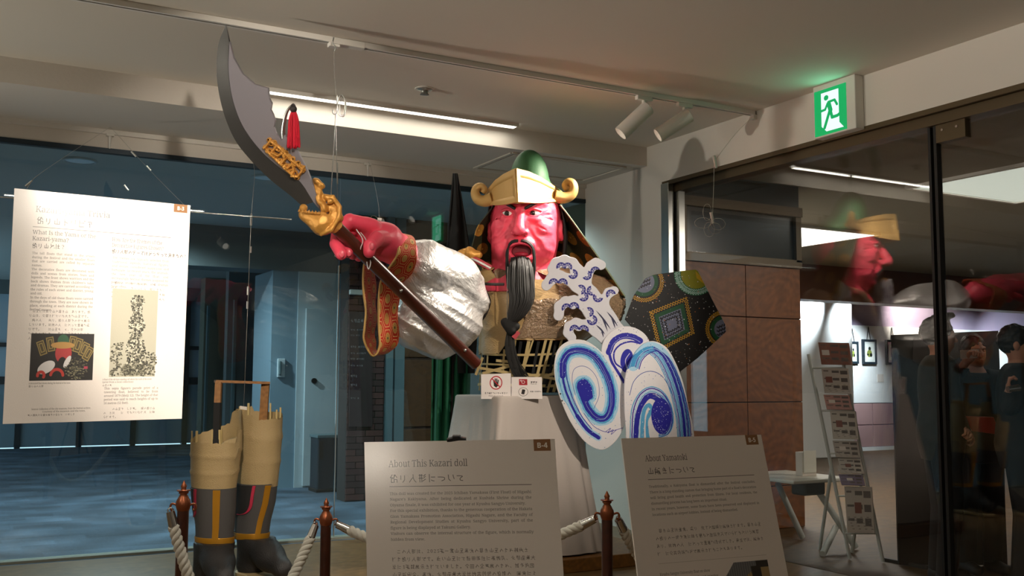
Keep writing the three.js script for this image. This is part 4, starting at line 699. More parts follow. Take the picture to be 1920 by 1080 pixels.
// ------------------------------------------------------------------ the big festival doll
const DD = 7.95, A = (x, y, z = 0) => at(x, y, DD - z), MPP = DD / F;
const place = (g, fr) => { g.applyQuaternion(fr.q); g.translate(fr.o.x, fr.o.y, fr.o.z); return g; };
const tab = (rows, y) => { if (y <= rows[0][0]) return rows[0].slice(1); for (let i = 1; i < rows.length; i++) if (y <= rows[i][0]) { const t = (y - rows[i - 1][0]) / (rows[i][0] - rows[i - 1][0]); return rows[i].slice(1).map((v, k) => lerp(rows[i - 1][k + 1], v, t)); } return rows[rows.length - 1].slice(1); };
const table = at(965, 741, 7.85);   // top of the draped pedestal
const doll = thing('festival_doll', 'giant festival doll of a red-faced bearded warrior with a gold-brimmed green hat', 'doll', V(table.x, table.y, table.z));
{ // torso: a papered shell over a bamboo lattice
  const rows = [[500, 984, 62, 0.2, -0.05], [508, 990, 92, 0.24, -0.05], [520, 1014, 118, 0.28, -0.04], [540, 1026, 131, 0.31, -0.03], [570, 1031, 138, 0.33, 0], [600, 1028, 132, 0.34, 0.01], [630, 1003, 105, 0.34, 0.02], [660, 984, 86, 0.34, 0.02], [735, 981, 88, 0.33, 0.02]];
  const P = (y, a, k = 1) => { const [c, hw, hz, z0] = tab(rows, y); return A(c + hw * k * Math.cos(a), y, z0 + hz * k * Math.sin(a)); };
  const low = (a) => { const x = Math.cos(a), f = Math.sin(a) > 0; const jag = 3 * N3(a * 6, 1.5, 0.3) + 2 * N3(a * 19, 2.5, 1.3); return (f && x > -0.45 ? 637 : f && x > -0.55 ? lerp(664, 637, (x + 0.55) / 0.1) : 664) + jag; };
  const ring = (n, k) => { const out = []; for (let j = 0; j <= 34; j++) { const r = []; for (let i = 0; i < 110; i++) { const a = -i / 110 * 2 * Math.PI, t = j / 34; const sa = Math.sin(a), xa = 1031 + 130 * Math.cos(a); let y = lerp(499 + 25 * sstep(0.5, 0.85, sa) * sstep(890, 915, xa) * (1 - sstep(1040, 1075, xa)), low(a), t); const kk = k + 0.012 * N3(a * 2, y * 0.03, 3) + 0.008 * N3(a * 7, y * 0.09, 9) + (Math.abs(((y - 500) % 34) - 17) < 3 ? 0.006 : 0); r.push(P(y, a, kk)); } out.push(r); } return out; };
  const g1 = loft(ring(0, 1), false, 4, 2), g2 = loft(ring(0, 0.985), false, 4, 2); part('torso_shell', [g1, g2], M.kraft, doll);
  // glossy taped patches over the shoulder and chest
  const patch = (a0, a1, y0, y1, k, amp) => sheet(110, 76, (u, v) => { const e = 0.06 * N3(u * 5, v * 5, 4), a = lerp(a0, a1, clamp(u + e * Math.sin(v * 3.14), 0, 1)), y = lerp(y0, y1, clamp(v + 0.08 * N3(u * 6, 2, v), 0, 1)); return P(y, a, k + amp * Math.abs(N3(a * 9, y * 0.1, 7)) + amp * 0.7 * Math.abs(N3(a * 21, y * 0.22, 2)) + amp * 0.4 * N3(a * 44, y * 0.5, 5)); }, 0.003, 2.4, 1.6);
  part('taped_shoulder', patch(1.42, -0.5, 503, 612, 1.008, 0.05), M.kraft_tape, doll, 'crumpled glossy tape over the shoulder'); part('taped_chest', patch(1.9, 1.1, 560, 634, 1.006, 0.04), M.kraft_tape, doll);
  part('collar_patch', patch(2.35, 1.95, 500, 540, 1.006, 0.01), M.kraft_tape, doll);
  // lattice of split bamboo below the paper
  const vb = (px, y0, y1, w) => { const [c, hw] = tab(rows, (y0 + y1) / 2), a = Math.acos(clamp((px - c) / hw, -1, 1)); return bar(P(y0, a, 0.965), P(y1, a, 0.965), w * MPP, 0.006, P(y0, a, 1.2).sub(P(y0, a, 0.8))); };
  for (const [x, y0, y1, w] of [[898, 655, 732, 4], [910, 660, 732, 4], [941, 655, 730, 4], [953, 630, 730, 4], [975, 630, 734, 6], [984, 634, 690, 3], [1002, 630, 736, 5], [1012, 632, 736, 5], [1029, 632, 736, 4], [1041, 630, 735, 6], [1058, 636, 734, 5]]) part('bamboo_strip', vb(x, y0, y1, w), M.bamboo, doll);
  for (const [y, w] of [[664, 4], [684, 3.5], [702, 5], [722, 5]]) { const q = [], q2 = []; for (let i = 0; i <= 30; i++) { const a = lerp(0.08, Math.PI - 0.08, i / 30); q.push(P(y - w * 0.5 + 1.6 * Math.sin(a * 2 + y), a, 0.975)); q2.push(P(y + w * 0.5 + 1.6 * Math.sin(a * 2 + y), a, 0.975)); } part('bamboo_strip', sheet(30, 1, (u, v) => (v ? q2 : q)[Math.round(u * 30)].clone(), 0.006), M.bamboo, doll); }
  for (const [x0, y0, x1, y1] of [[900, 690, 960, 700], [905, 700, 965, 684], [980, 700, 1050, 712], [985, 716, 1040, 700], [892, 703, 905, 670], [930, 676, 965, 679]]) part('bamboo_strip', bar(A(x0, y0, 0.3), A(x1, y1, 0.32), 0.02, 0.006, cz), M.bamboo, doll);
  part('shaded_lattice_back', [0, 1, 2, 3, 4, 5].map((k) => vb(905 + k * 30, 640, 734, 5)).concat([sheet(24, 6, (u, v) => P(lerp(640, 736, v), lerp(Math.PI + 0.1, 2 * Math.PI - 0.1, u), 0.9), 0.01)]), M.black_cloth, doll);  // blackened backing puts the shade inside the lattice into colour
  for (const g of [tube([A(907, 548, 0.32), A(915, 566, 0.3), A(908, 590, 0.28), A(900, 604, 0.22)], (t) => 0.03 * (1 - t * 0.7), 20, 8), tube([A(915, 560, 0.33), A(914, 580, 0.34), A(908, 594, 0.32)], 0.01, 12, 6), tube([A(906, 532, 0.25), A(925, 533, 0.33), A(945, 533, 0.36)], 0.011, 12, 6)]) part('black_strap', g, M.dark_strap, doll);
  part('shoulder_cord', [tube([A(878, 480, 0.2), A(898, 488, 0.3), A(922, 501, 0.3)], 0.014, 20, 8), tube([A(880, 486, 0.22), A(898, 494, 0.32), A(918, 505, 0.32)], 0.011, 20, 8)], M.red_tag, doll); part('shoulder_cord', tube([A(879, 483, 0.23), A(898, 491, 0.34), A(920, 503, 0.33)], 0.008, 20, 8), M.shirt_white, doll);
  part('shoulder_boss', nets((x, y, z) => { const p = A(872, 476, 0.2); let d = cap(x, y, z, A(866, 479, 0.2).toArray(), A(880, 472, 0.24).toArray(), 0.045, 0.04); d = smin(d, cap(x, y, z, A(884, 476, 0.25).toArray(), A(897, 478, 0.25).toArray(), 0.04, 0.03), 0.02); return d + 0.006 * N3(x * 30, y * 30, z * 30); }, ...bounds([A(866, 479, 0.2), A(897, 476, 0.25)], 0.09), 0.009), M.gold, doll);
}
// head frame: turned a little to the viewer's left
const HF = frameAt(985, 440, DD, -0.15, 0);
{ const e = ell, sk = 0.04;
  const f = (x, y, z) => {
    const ax = Math.abs(x); let d = e(x, y, z, [0, 0.14, -0.04], [0.282, 0.34, 0.32]);
    d = smin(d, e(x, y, z, [0, -0.09, 0.02], [0.243, 0.235, 0.255]), 0.1);
    d = smin(d, e(ax, y, z, [0.15, 0.045, 0.16], [0.09, 0.065, 0.085]), 0.06);           // cheekbones
    d = smin(d, e(ax, y, z, [0.155, -0.09, 0.13], [0.085, 0.12, 0.1]), 0.06);           // cheeks
    d = smin(d, cap(ax, y, z, [0.03, 0.175, 0.268], [0.165, 0.235, 0.2], 0.034, 0.026), 0.03);   // brow ridges, low at the nose
    d = smax(d, -e(ax, y, z, [0.098, 0.15, 0.295], [0.06, 0.03, 0.05]), 0.03);          // eye sockets
    d = smin(d, e(ax, y, z, [0.1, 0.108, 0.232], [0.062, 0.026, 0.036]), 0.018);          // bags under the eyes
    d = smin(d, cap(x, y, z, [0, 0.18, 0.262], [0, 0.03, 0.352], 0.026, 0.044), 0.028);    // nose
    d = smin(d, e(x, y, z, [0, 0.012, 0.352], [0.046, 0.036, 0.042]), 0.02); d = smin(d, e(ax, y, z, [0.047, 0.004, 0.31], [0.036, 0.03, 0.04]), 0.014);
    d = smax(d, -e(ax, y, z, [0.026, -0.024, 0.335], [0.016, 0.014, 0.026]), 0.01);
    d = smin(d, e(x, y, z, [0, 0.198, 0.272], [0.024, 0.032, 0.022]), 0.016); d = smax(d, -cap(ax, y, z, [0.028, 0.17, 0.312], [0.04, 0.23, 0.29], 0.009, 0.006), 0.012);   // knotted brow
    d = smax(d, -cap(ax, y, z, [0.062, 0.03, 0.318], [0.135, -0.1, 0.262], 0.014, 0.01), 0.03);   // folds from the nose
    d = smax(d, -cap(ax, y, z, [0.085, 0.08, 0.292], [0.19, 0.02, 0.24], 0.007, 0.004), 0.016);
    d = smin(d, e(x, y, z, [0, -0.085, 0.262], [0.1, 0.055, 0.055]), 0.035);              // upper lip
    d = smin(d, e(x, y, z, [0, -0.195, 0.22], [0.1, 0.05, 0.055]), 0.035);
    d = smax(d, -e(x, y, z, [0, -0.14, 0.27], [0.082, 0.05, 0.12]), 0.02);                // open mouth
    d = smin(d, e(ax, y, z, [0.287, 0.03, -0.02], [0.03, 0.085, 0.055]), 0.02); d = smax(d, -e(ax, y, z, [0.312, 0.035, 0.0], [0.014, 0.05, 0.03]), 0.015);   // ears
    d = smin(d, Math.max(Math.hypot(x * 0.86 + 0.02, z + 0.04) - (0.218 + 0.1 * sstep(-0.22, -0.44, y)), Math.abs(y + 0.25) - 0.2), 0.04);   // neck
    for (const s of [-1, 1]) d = smin(d, cap(x, y, z, [s * 0.17, -0.2, 0.06], [s * 0.06 - 0.01, -0.42, 0.2], 0.03, 0.035), 0.05);
    const cr = sstep(0.05, 0.14, ax) * sstep(-0.25, -0.1, y) * (1 - sstep(0.15, 0.24, y)) * sstep(0.05, 0.2, z);
    d += 0.0035 * cr * Math.sin(60 * (y + ax * 0.9) + 5 * N3(x * 8, y * 8, z * 8)) + 0.0018 * N3(x * 30, y * 30, z * 30);
    for (let k = 0; k < 3; k++) d = smax(d, -cap(ax, y, z, [0.165, 0.15 - k * 0.014, 0.235], [0.235, 0.19 - k * 0.045, 0.15], 0.005, 0.003), 0.01);
    return d;
  };
  const g = nets(f, V(-0.36, -0.46, -0.4), V(0.36, 0.5, 0.42), 0.0085); const head = part('head', place(g, HF), M.red_skin, doll, 'red sculpted head with a fierce open-mouthed face');
  const L = (x, y, z) => V(x, y, z).applyQuaternion(HF.q).add(HF.o);
  const eyeW = mat('eye_white', 0xe6e4dc, 0.15, { clearcoat: 1, clearcoatRoughness: 0.05 }), iris = mat('iris', 0x2a2622, 0.15, { clearcoat: 1 });
  for (const s of [-1, 1]) { const b = new THREE.SphereGeometry(0.05, 28, 20); b.scale(1.12, 0.8, 1); b.translate(s * 0.1, 0.15, 0.207); part('eye', place(b, HF), eyeW, head); const i = new THREE.SphereGeometry(0.021, 16, 12); i.scale(1, 1, 0.45); i.translate(s * 0.1 - 0.008, 0.15, 0.251); part('iris', place(i, HF), iris, head);
    part('eyelid', place(tube([V(s * 0.045, 0.153, 0.245), V(s * 0.075, 0.178, 0.262), V(s * 0.11, 0.183, 0.258), V(s * 0.155, 0.17, 0.225)], 0.011, 20, 8), HF), M.red_skin, head); part('eyelid', place(tube([V(s * 0.045, 0.148, 0.245), V(s * 0.08, 0.127, 0.256), V(s * 0.12, 0.128, 0.25), V(s * 0.155, 0.155, 0.222)], 0.009, 20, 8), HF), M.red_skin, head);
    part('eyebrow', place(nets((x, y, z) => Math.max(cap(x, y, z, [s * 0.045, 0.187, 0.298], [s * 0.125, 0.233, 0.262], 0.013, 0.012), cap(x, y, z, [s * 0.04, 0.19, 0.27], [s * 0.19, 0.262, 0.21], 0.06, 0.05)) , V(Math.min(s * 0.02, s * 0.2), 0.16, 0.18), V(Math.max(s * 0.02, s * 0.2), 0.29, 0.33), 0.006), HF), M.hair, head); }
  part('inner_mouth', place(nets((x, y, z) => Math.max(e(x, y, z, [0, -0.14, 0.2], [0.085, 0.055, 0.07]), z - 0.235), V(-0.1, -0.21, 0.1), V(0.1, -0.07, 0.26), 0.008), HF), mat('mouth_red', 0x6d1020, 0.5), head); part('tongue', place((() => { const t = new THREE.SphereGeometry(0.05, 20, 14); t.scale(1.1, 0.45, 1); t.translate(0, -0.165, 0.225); return t; })(), HF), mat('tongue_red', 0xa8283c, 0.4), head);
  // hair: moustache, long tied beard, side locks
  const strands = []; const st = (p, r, seg = 14) => strands.push(tube(p, (t) => r * (1 - 0.6 * t * t), seg, 5));
  const mo = []; for (const s of [-1, 1]) for (let i = 0; i < 26; i++) { const o = (rnd() - 0.5) * 0.018, o2 = (rnd() - 0.5) * 0.03, dz = rnd() * 0.012; mo.push(tube([V(s * 0.012 - 0.0, -0.062 + o * 0.6, 0.318 + dz), V(s * 0.055, -0.068 + o, 0.312 + dz), V(s * 0.092 + o * 0.3, -0.105 + o, 0.282 + dz), V(s * 0.104 + o, -0.17, 0.268 + dz), V(s * 0.1 + o2, -0.27, 0.262 + dz), V(s * 0.088 + o2, -0.36 - rnd() * 0.1, 0.262 + dz)], (t) => 0.0052 * (1 - 0.5 * t), 18, 5)); }
  part('moustache', place(mergeGeometries(mo), HF), M.hair, head);
  const B = (x, y, z) => A(x, y, z), bd = []; for (let i = 0; i < 230; i++) { const a = rnd() * 6.283, q = Math.sqrt(rnd()), ux = Math.cos(a) * q, uz = Math.sin(a) * q, w = (rnd() - 0.5); bd.push(tube([B(975 + ux * 17, 481 + 4 * (1 - uz) + 2 * w, 0.25 + 0.05 * uz), B(976 + ux * 21 + w * 2, 500, 0.31 + 0.06 * uz), B(977 + ux * 24 + w * 3, 535, 0.35 + 0.07 * uz), B(978 + ux * 22 + w * 5, 562, 0.37 + 0.07 * uz), B(969 + ux * 16 + w * 4, 590, 0.38 + 0.05 * uz), B(958 + ux * 8, 606, 0.38 + 0.03 * uz)], 0.0055, 20, 4)); }
  for (let i = 0; i < 90; i++) { const ux = rnd() - 0.5, w = rnd() - 0.5; bd.push(tube([B(957 + ux * 10, 618, 0.38 + 0.03 * w), B(956 + ux * 18, 645, 0.38 + 0.03 * w), B(960 + ux * 20, 670, 0.37 + 0.03 * w), B(970 + ux * 20 + w * 6, 690 + rnd() * 12, 0.36), B(980 + ux * 20 + w * 12, 706 + rnd() * 12, 0.34)], (t) => 0.0055 * (1 - 0.5 * t), 14, 4)); }
  const beard = part('beard', bd, M.hair, doll, 'long black horsehair beard tied with black cloth');
  part('beard_core', [loft([[482, 974, 13, 0.25, 0.03], [500, 976, 19, 0.31, 0.05], [535, 977, 21, 0.35, 0.06], [562, 978, 19, 0.37, 0.06], [590, 969, 13, 0.38, 0.045], [608, 958, 6, 0.38, 0.03], [645, 957, 7, 0.38, 0.02], [690, 967, 8, 0.36, 0.015]].map(([y, c, w, z, h]) => [...Array(16)].map((_, i) => B(c + w * Math.cos(-i / 16 * 6.283), y, z + h * Math.sin(-i / 16 * 6.283)))))], M.hair, beard);
  part('beard_tie', nets((x, y, z) => smin(cap(x, y, z, B(951, 607, 0.39).toArray(), B(960, 620, 0.4).toArray(), 0.045, 0.04), cap(x, y, z, B(946, 604, 0.4).toArray(), B(968, 612, 0.4).toArray(), 0.026, 0.03), 0.02) + 0.006 * N3(x * 22, y * 22, z * 22), ...bounds([B(948, 603, 0.39), B(966, 622, 0.4)], 0.09), 0.009), M.black_cloth, beard); part('beard_tag', [bar(B(963, 634, 0.41), B(972, 622, 0.41), 0.035, 0.012, cz)], M.red_tag, beard, 'small red tag'); part('beard_strand', [tube([B(952, 500, 0.36), B(951, 550, 0.4), B(951, 605, 0.42)], 0.003, 16, 4), tube([B(999, 500, 0.36), B(1002, 545, 0.39), B(992, 590, 0.4)], 0.003, 16, 4)], M.hair_grey, beard);
  const sl = []; for (let i = 0; i < 60; i++) { const r = rnd(), w = rnd() - 0.5; sl.push(tube([L(0.272, 0.27 + 0.02 * w, 0.06 - r * 0.16), L(0.3, 0.16, 0.05 - r * 0.16), L(0.312 + 0.02 * w, 0.02, 0.02 - r * 0.14), L(0.3 + 0.02 * w, -0.13 - 0.06 * rnd(), -0.02 - r * 0.12)], 0.007, 12, 4), tube([L(-0.272, 0.27, 0.04 - r * 0.16), L(-0.3, 0.16, 0.0 - r * 0.16), L(-0.31 + 0.02 * w, 0.02, -0.03 - r * 0.14), L(-0.29 + 0.02 * w, -0.16, -0.06 - r * 0.12)], 0.007, 12, 4)); }
  part('side_hair', sl, M.hair, head);
}
{ // headscarf behind the head: dark green with gold medallions
  const cv = canvas(1024, 512, (g, w, h) => { g.fillStyle = '#232b17'; g.fillRect(0, 0, w, h); for (let i = 0; i < 2500; i++) { g.fillStyle = ['#2f3a20', '#1a2012', '#38401f'][i % 3]; g.fillRect(rnd() * w, rnd() * h, 6, 2); }
    for (let r = 0; r < 4; r++) for (let c = 0; c < 9; c++) { const x = c * 124 + (r % 2) * 62 + 20, y = r * 134 + 56; g.fillStyle = ['#a5782a', '#8f6524', '#b58a33'][(r + c) % 3]; g.beginPath(); g.arc(x, y, 44, 0, 7); g.fill(); g.strokeStyle = '#5d431a'; g.lineWidth = 2; for (let k = 0; k < 16; k++) { const a = k / 16 * 6.283; g.beginPath(); g.moveTo(x + 8 * Math.cos(a), y + 8 * Math.sin(a)); g.lineTo(x + 42 * Math.cos(a), y + 42 * Math.sin(a)); g.stroke(); } g.fillStyle = '#c9a04c'; g.beginPath(); g.arc(x, y, 7, 0, 7); g.fill(); } });
  const m = mapMat('scarf_brocade', cv, 0.6, { side: THREE.DoubleSide });
  const g = sheet(70, 40, (u, v) => { const l = lerp(lerp(925, 905, sstep(0, 0.4, v)), 872, v), r = lerp(1050, 1172, Math.pow(v, 0.95)), y = lerp(384, lerp(512, 556, u), v) + 3 * Math.sin(u * 40) * v * v; const z = 0.12 - (0.3 + 0.1 * v) * Math.pow(Math.sin(Math.PI * u), 0.6) + 0.02 * Math.sin(u * 34 + v * 3) * v; return A(lerp(l, r, u), y, z); }, 0.008, 1, 1);
  part('headscarf', g, m, doll);
  const ed = []; for (let i = 0; i <= 12; i++) { const v = i / 12; ed.push(A(lerp(1050, 1172, Math.pow(v, 0.95)), lerp(384, 556, v), 0.125)); } part('headscarf_hem', tube(ed, 0.006, 40, 6), mat('hem_green', 0x8a9a7a, 0.6), doll);
}
{ // hat: green crown, gold two-sided brim with scrolls
  part('hat_crown', place(nets((x, y, z) => { let d = ell(x, y, z, [0.03, 0.42, -0.02], [0.155, 0.255, 0.17]); d = smin(d, ell(x, y, z, [0.03, 0.3, -0.12], [0.28, 0.12, 0.2]), 0.08); return Math.max(d, 0.24 - y); }, V(-0.33, 0.22, -0.36), V(0.35, 0.72, 0.26), 0.014), HF), M.green_hat, doll, 'smooth green domed crown');
  const side = (s) => sheet(56, 36, (u, v) => {
    const bot = s > 0 ? [lerp(970, 1053, u), 379 - 2 * u + 3 * Math.sin(u * 3.14)] : [lerp(970, 911, u), 379 + 5 * u + 3 * Math.sin(u * 3.14)];
    const tp = s > 0 ? tab([[0, 967, 316], [0.25, 990, 322], [0.5, 1012, 332], [0.8, 1036, 348], [1, 1053, 361]], u) : tab([[0, 967, 316], [0.35, 945, 327], [0.6, 930, 338], [0.85, 917, 354], [1, 911, 364]], u);
    const b = Math.min(u, 1 - u * 0.98, 1) * (s > 0 ? 1 : 0.75), edge = Math.min(sstep(0.045, 0.075, u), sstep(0.04, 0.075, 1 - u), sstep(0.13, 0.2, v), sstep(0.16, 0.24, 1 - v)); const z = lerp(0.44, 0.06, Math.pow(u, 0.9)) + 0.05 * Math.sin(u * 3.14) - 0.06 * v - 0.017 * edge;
    return A(lerp(bot[0], tp[0], v), lerp(bot[1], tp[1], v), z); }, 0.02, 1, 0.5);
  part('hat_brim', side(1), M.hat_gold, doll); part('hat_brim', side(-1), M.hat_gold, doll);
  part('brim_underside', sheet(30, 8, (u, v) => { const x = lerp(911, 1053, u), t = u < 0.415 ? 1 - u / 0.415 : (u - 0.415) / 0.585; const z = lerp(lerp(0.44, 0.06, Math.pow(t, 0.9)) + 0.05 * Math.sin(t * 3.14), -0.1, v); return A(x, 380 - 1 * v, z - 0.01); }, 0.012), M.hat_gold, doll);
  const scroll = (pts, z) => tube(pts.map(([x, y], i) => A(x, y, z - 0.004 * i)), (t) => lerp(0.052, 0.026, Math.min(1, t * 1.2)), 56, 14);
  part('scroll', scroll([[922, 373], [908, 377], [896, 373], [891, 362], [894, 352], [902, 349], [908, 355], [904, 361]], 0.12), M.hat_gold, doll); part('scroll', scroll([[1040, 368], [1057, 371], [1071, 365], [1076, 353], [1073, 343], [1065, 341], [1059, 347], [1063, 354], [1067, 351]], 0.1), M.hat_gold, doll);
}
{ // sleeve, cuff, arm and fist
  const S = [[780, 483, 7.02, 30], [772, 520, 7.02, 34], [792, 503, 7.05, 50], [820, 512, 7.2, 45], [850, 530, 7.3, 50], [869, 556, 7.45, 41], [800, 592, 7.1, 60], [832, 602, 7.2, 58], [776, 606, 7.02, 42], [868, 585, 7.4, 38], [878, 548, 7.5, 34], [826, 618, 7.16, 48], [852, 606, 7.3, 44]].map(([x, y, d, r]) => [at(x, y, d + 0.12), r * (d + 0.12) / F]);
  const e1 = at(760, 640, 7).sub(at(905, 540, 7.5)).normalize(), e2 = cy.clone().addScaledVector(cx, 0.6).normalize();
  const f = (x, y, z) => { let d = 9; for (const [p, r] of S) d = smin(d, Math.hypot(x - p.x, y - p.y, z - p.z) - r, 0.09); if (d > 0.1) return d; const a = x * e1.x + y * e1.y + z * e1.z, b = x * e2.x + y * e2.y + z * e2.z; return d + 0.045 * Math.abs(N3(a * 1.5, b * 7.5, 2.2 + z)) - 0.018 + 0.008 * N3(a * 3, b * 17, z * 3) + 0.0025 * N3(x * 26, y * 26, z * 26); };
  part('sleeve', nets(f, ...bounds(S.map((s) => s[0]), 0.28), 0.011), M.silver_satin, doll, 'billowing silver satin sleeve');
  const cv = canvas(512, 512, (g) => { g.fillStyle = '#b02c12'; g.fillRect(0, 0, 512, 512); for (let r = -1; r < 4; r++) for (let c = -1; c < 4; c++) { const x = c * 170 + (r % 2) * 85 + 60, y = r * 148 + 60; g.strokeStyle = '#d8b877'; g.lineWidth = 5; g.beginPath(); for (let k = 0; k <= 6; k++) g.lineTo(x + 82 * Math.cos(k * 1.047 + 0.52), y + 82 * Math.sin(k * 1.047 + 0.52)); g.stroke(); g.fillStyle = ['#b98e46', '#c7a05a', '#a87a36'][(r + c + 6) % 3]; g.beginPath(); for (let k = 0; k < 32; k++) { const q = k % 2 ? 54 : 43; g.lineTo(x + q * Math.cos(k * 0.196), y + q * Math.sin(k * 0.196)); } g.fill(); g.strokeStyle = '#8c4a1c'; g.lineWidth = 3; for (const q of [34, 24, 12]) { g.beginPath(); g.arc(x, y, q, 0, 7); g.stroke(); } if ((r + c) % 2) { g.fillStyle = '#3f4a2a'; g.beginPath(); g.arc(x, y, 12, 0, 7); g.fill(); } } });
  const bm = mapMat('brocade', cv, 0.5, { side: THREE.DoubleSide, metalness: 0.25 });
  const fr = [[739, 435, 6.86], [748, 456, 6.7], [744, 480, 6.66], [729, 503, 6.7], [714, 528, 6.78], [710, 565, 6.8], [710, 610, 6.82], [712, 645, 6.83], [707, 662, 6.83], [698, 667, 6.82], [688, 652, 6.8], [682, 634, 6.78], [684, 610, 6.78], [686, 582, 6.78], [682, 552, 6.78], [681, 520, 6.78], [684, 492, 6.8], [700, 462, 6.9], [720, 442, 6.95]];
  const bk = [[770, 442, 6.98], [780, 460, 6.78], [781, 482, 6.76], [770, 516, 6.8], [752, 536, 6.88], [748, 567, 6.95], [746, 606, 6.96], [745, 646, 6.96], [729, 660, 6.96], [712, 664, 6.97], [704, 650, 7.0], [703, 634, 7.02], [704, 610, 7.04], [705, 582, 7.04], [704, 552, 7.04], [703, 520, 7.04], [705, 492, 7.04], [720, 465, 7.06], [748, 446, 7.06]];
  const cf = new THREE.CatmullRomCurve3(fr.map((p) => at(...p)), true, 'catmullrom', 0.4), cb = new THREE.CatmullRomCurve3(bk.map((p) => at(...p)), true, 'catmullrom', 0.4);
  const cuff = part('cuff', sheet(120, 8, (u, v) => cf.getPoint(u).lerp(cb.getPoint(u), v).addScaledVector(cx, 0.006 * Math.sin(u * 60) * v), 0.008, 7, 0.75), bm, doll, 'red and gold brocade cuff hanging open');
  part('cuff_piping', tube(Array.from({ length: 60 }, (_, i) => cf.getPoint(i / 60)), 0.008, 160, 6, true), M.hat_gold, cuff);
  const C = (...k) => k.map(([x, y, d]) => at(x, y, d).toArray());
  const chains = [[[[698, 424, 6.6], [656, 414, 6.5], [635, 432, 6.5], [630, 457, 6.4], [640, 477, 6.31]], 0.05, 0.037], [[[702, 430, 6.66], [664, 424, 6.6], [643, 446, 6.58], [643, 468, 6.46], [652, 474, 6.37]], 0.05, 0.034], [[[708, 442, 6.7], [672, 444, 6.7], [656, 466, 6.64], [662, 478, 6.54]], 0.046, 0.033], [[[712, 454, 6.72], [686, 464, 6.72], [673, 482, 6.66]], 0.042, 0.032], [[[724, 446, 6.66], [706, 448, 6.5], [694, 461, 6.39], [692, 473, 6.37]], 0.056, 0.038]].map(([k, a, b]) => [C(...k), a, b]);
  const palm = C([718, 450, 6.72], [684, 424, 6.6], [692, 452, 6.68]), arm = C([752, 472, 6.92], [726, 458, 6.78]);
  const fh = (x, y, z) => { let d = cap(x, y, z, arm[0], arm[1], 0.115, 0.118); d = smin(d, cap(x, y, z, palm[0], palm[1], 0.115, 0.06), 0.06); d = smin(d, cap(x, y, z, palm[0], palm[2], 0.1, 0.07), 0.06); for (const [k, a, b] of chains) { let q = 9; for (let i = 0; i < k.length - 1; i++) { const n = k.length - 1; q = Math.min(q, cap(x, y, z, k[i], k[i + 1], lerp(a, b, i / n) * (i ? 1.04 : 1), lerp(a, b, (i + 1) / n))); } d = smin(d, q, 0.022); } return d; };
  const hand = part('hand', nets(fh, ...bounds([at(622, 400, 6.3), at(700, 495, 6.3), at(790, 500, 7.05), at(700, 400, 7)], 0.06), 0.0085), M.red_skin, doll, 'large red fist closed round the shaft');
  for (const [p, q] of [[[641, 476, 6.275], [644, 484, 6.275]], [[697, 462, 6.34], [697, 471, 6.33]], [[654, 474, 6.335], [657, 480, 6.335]]]) { const g = new THREE.SphereGeometry(0.022, 14, 10); g.scale(0.8, 1.1, 0.4); const w = at(...p); g.applyQuaternion(camera.quaternion); g.translate(w.x, w.y, w.z); part('nail', g, mat('nail_' + numbered('n'), 0xd85a68, 0.3), hand); }
  part('wrist_string', [[[[676, 436, 6.36], [684, 446, 6.38], [690, 462, 6.4], [686, 476, 6.4], [672, 481, 6.42], [664, 474, 6.42]]], [[[690, 478, 6.42], [695, 492, 6.42], [691, 505, 6.42], [688, 492, 6.42], [690, 480, 6.42]]], [[[668, 430, 6.38], [680, 450, 6.36], [676, 470, 6.38], [690, 482, 6.42]]]].map(([p]) => tube(p.map((q) => at(...q)), 0.0035, 30, 5)), M.white_string, doll);
}

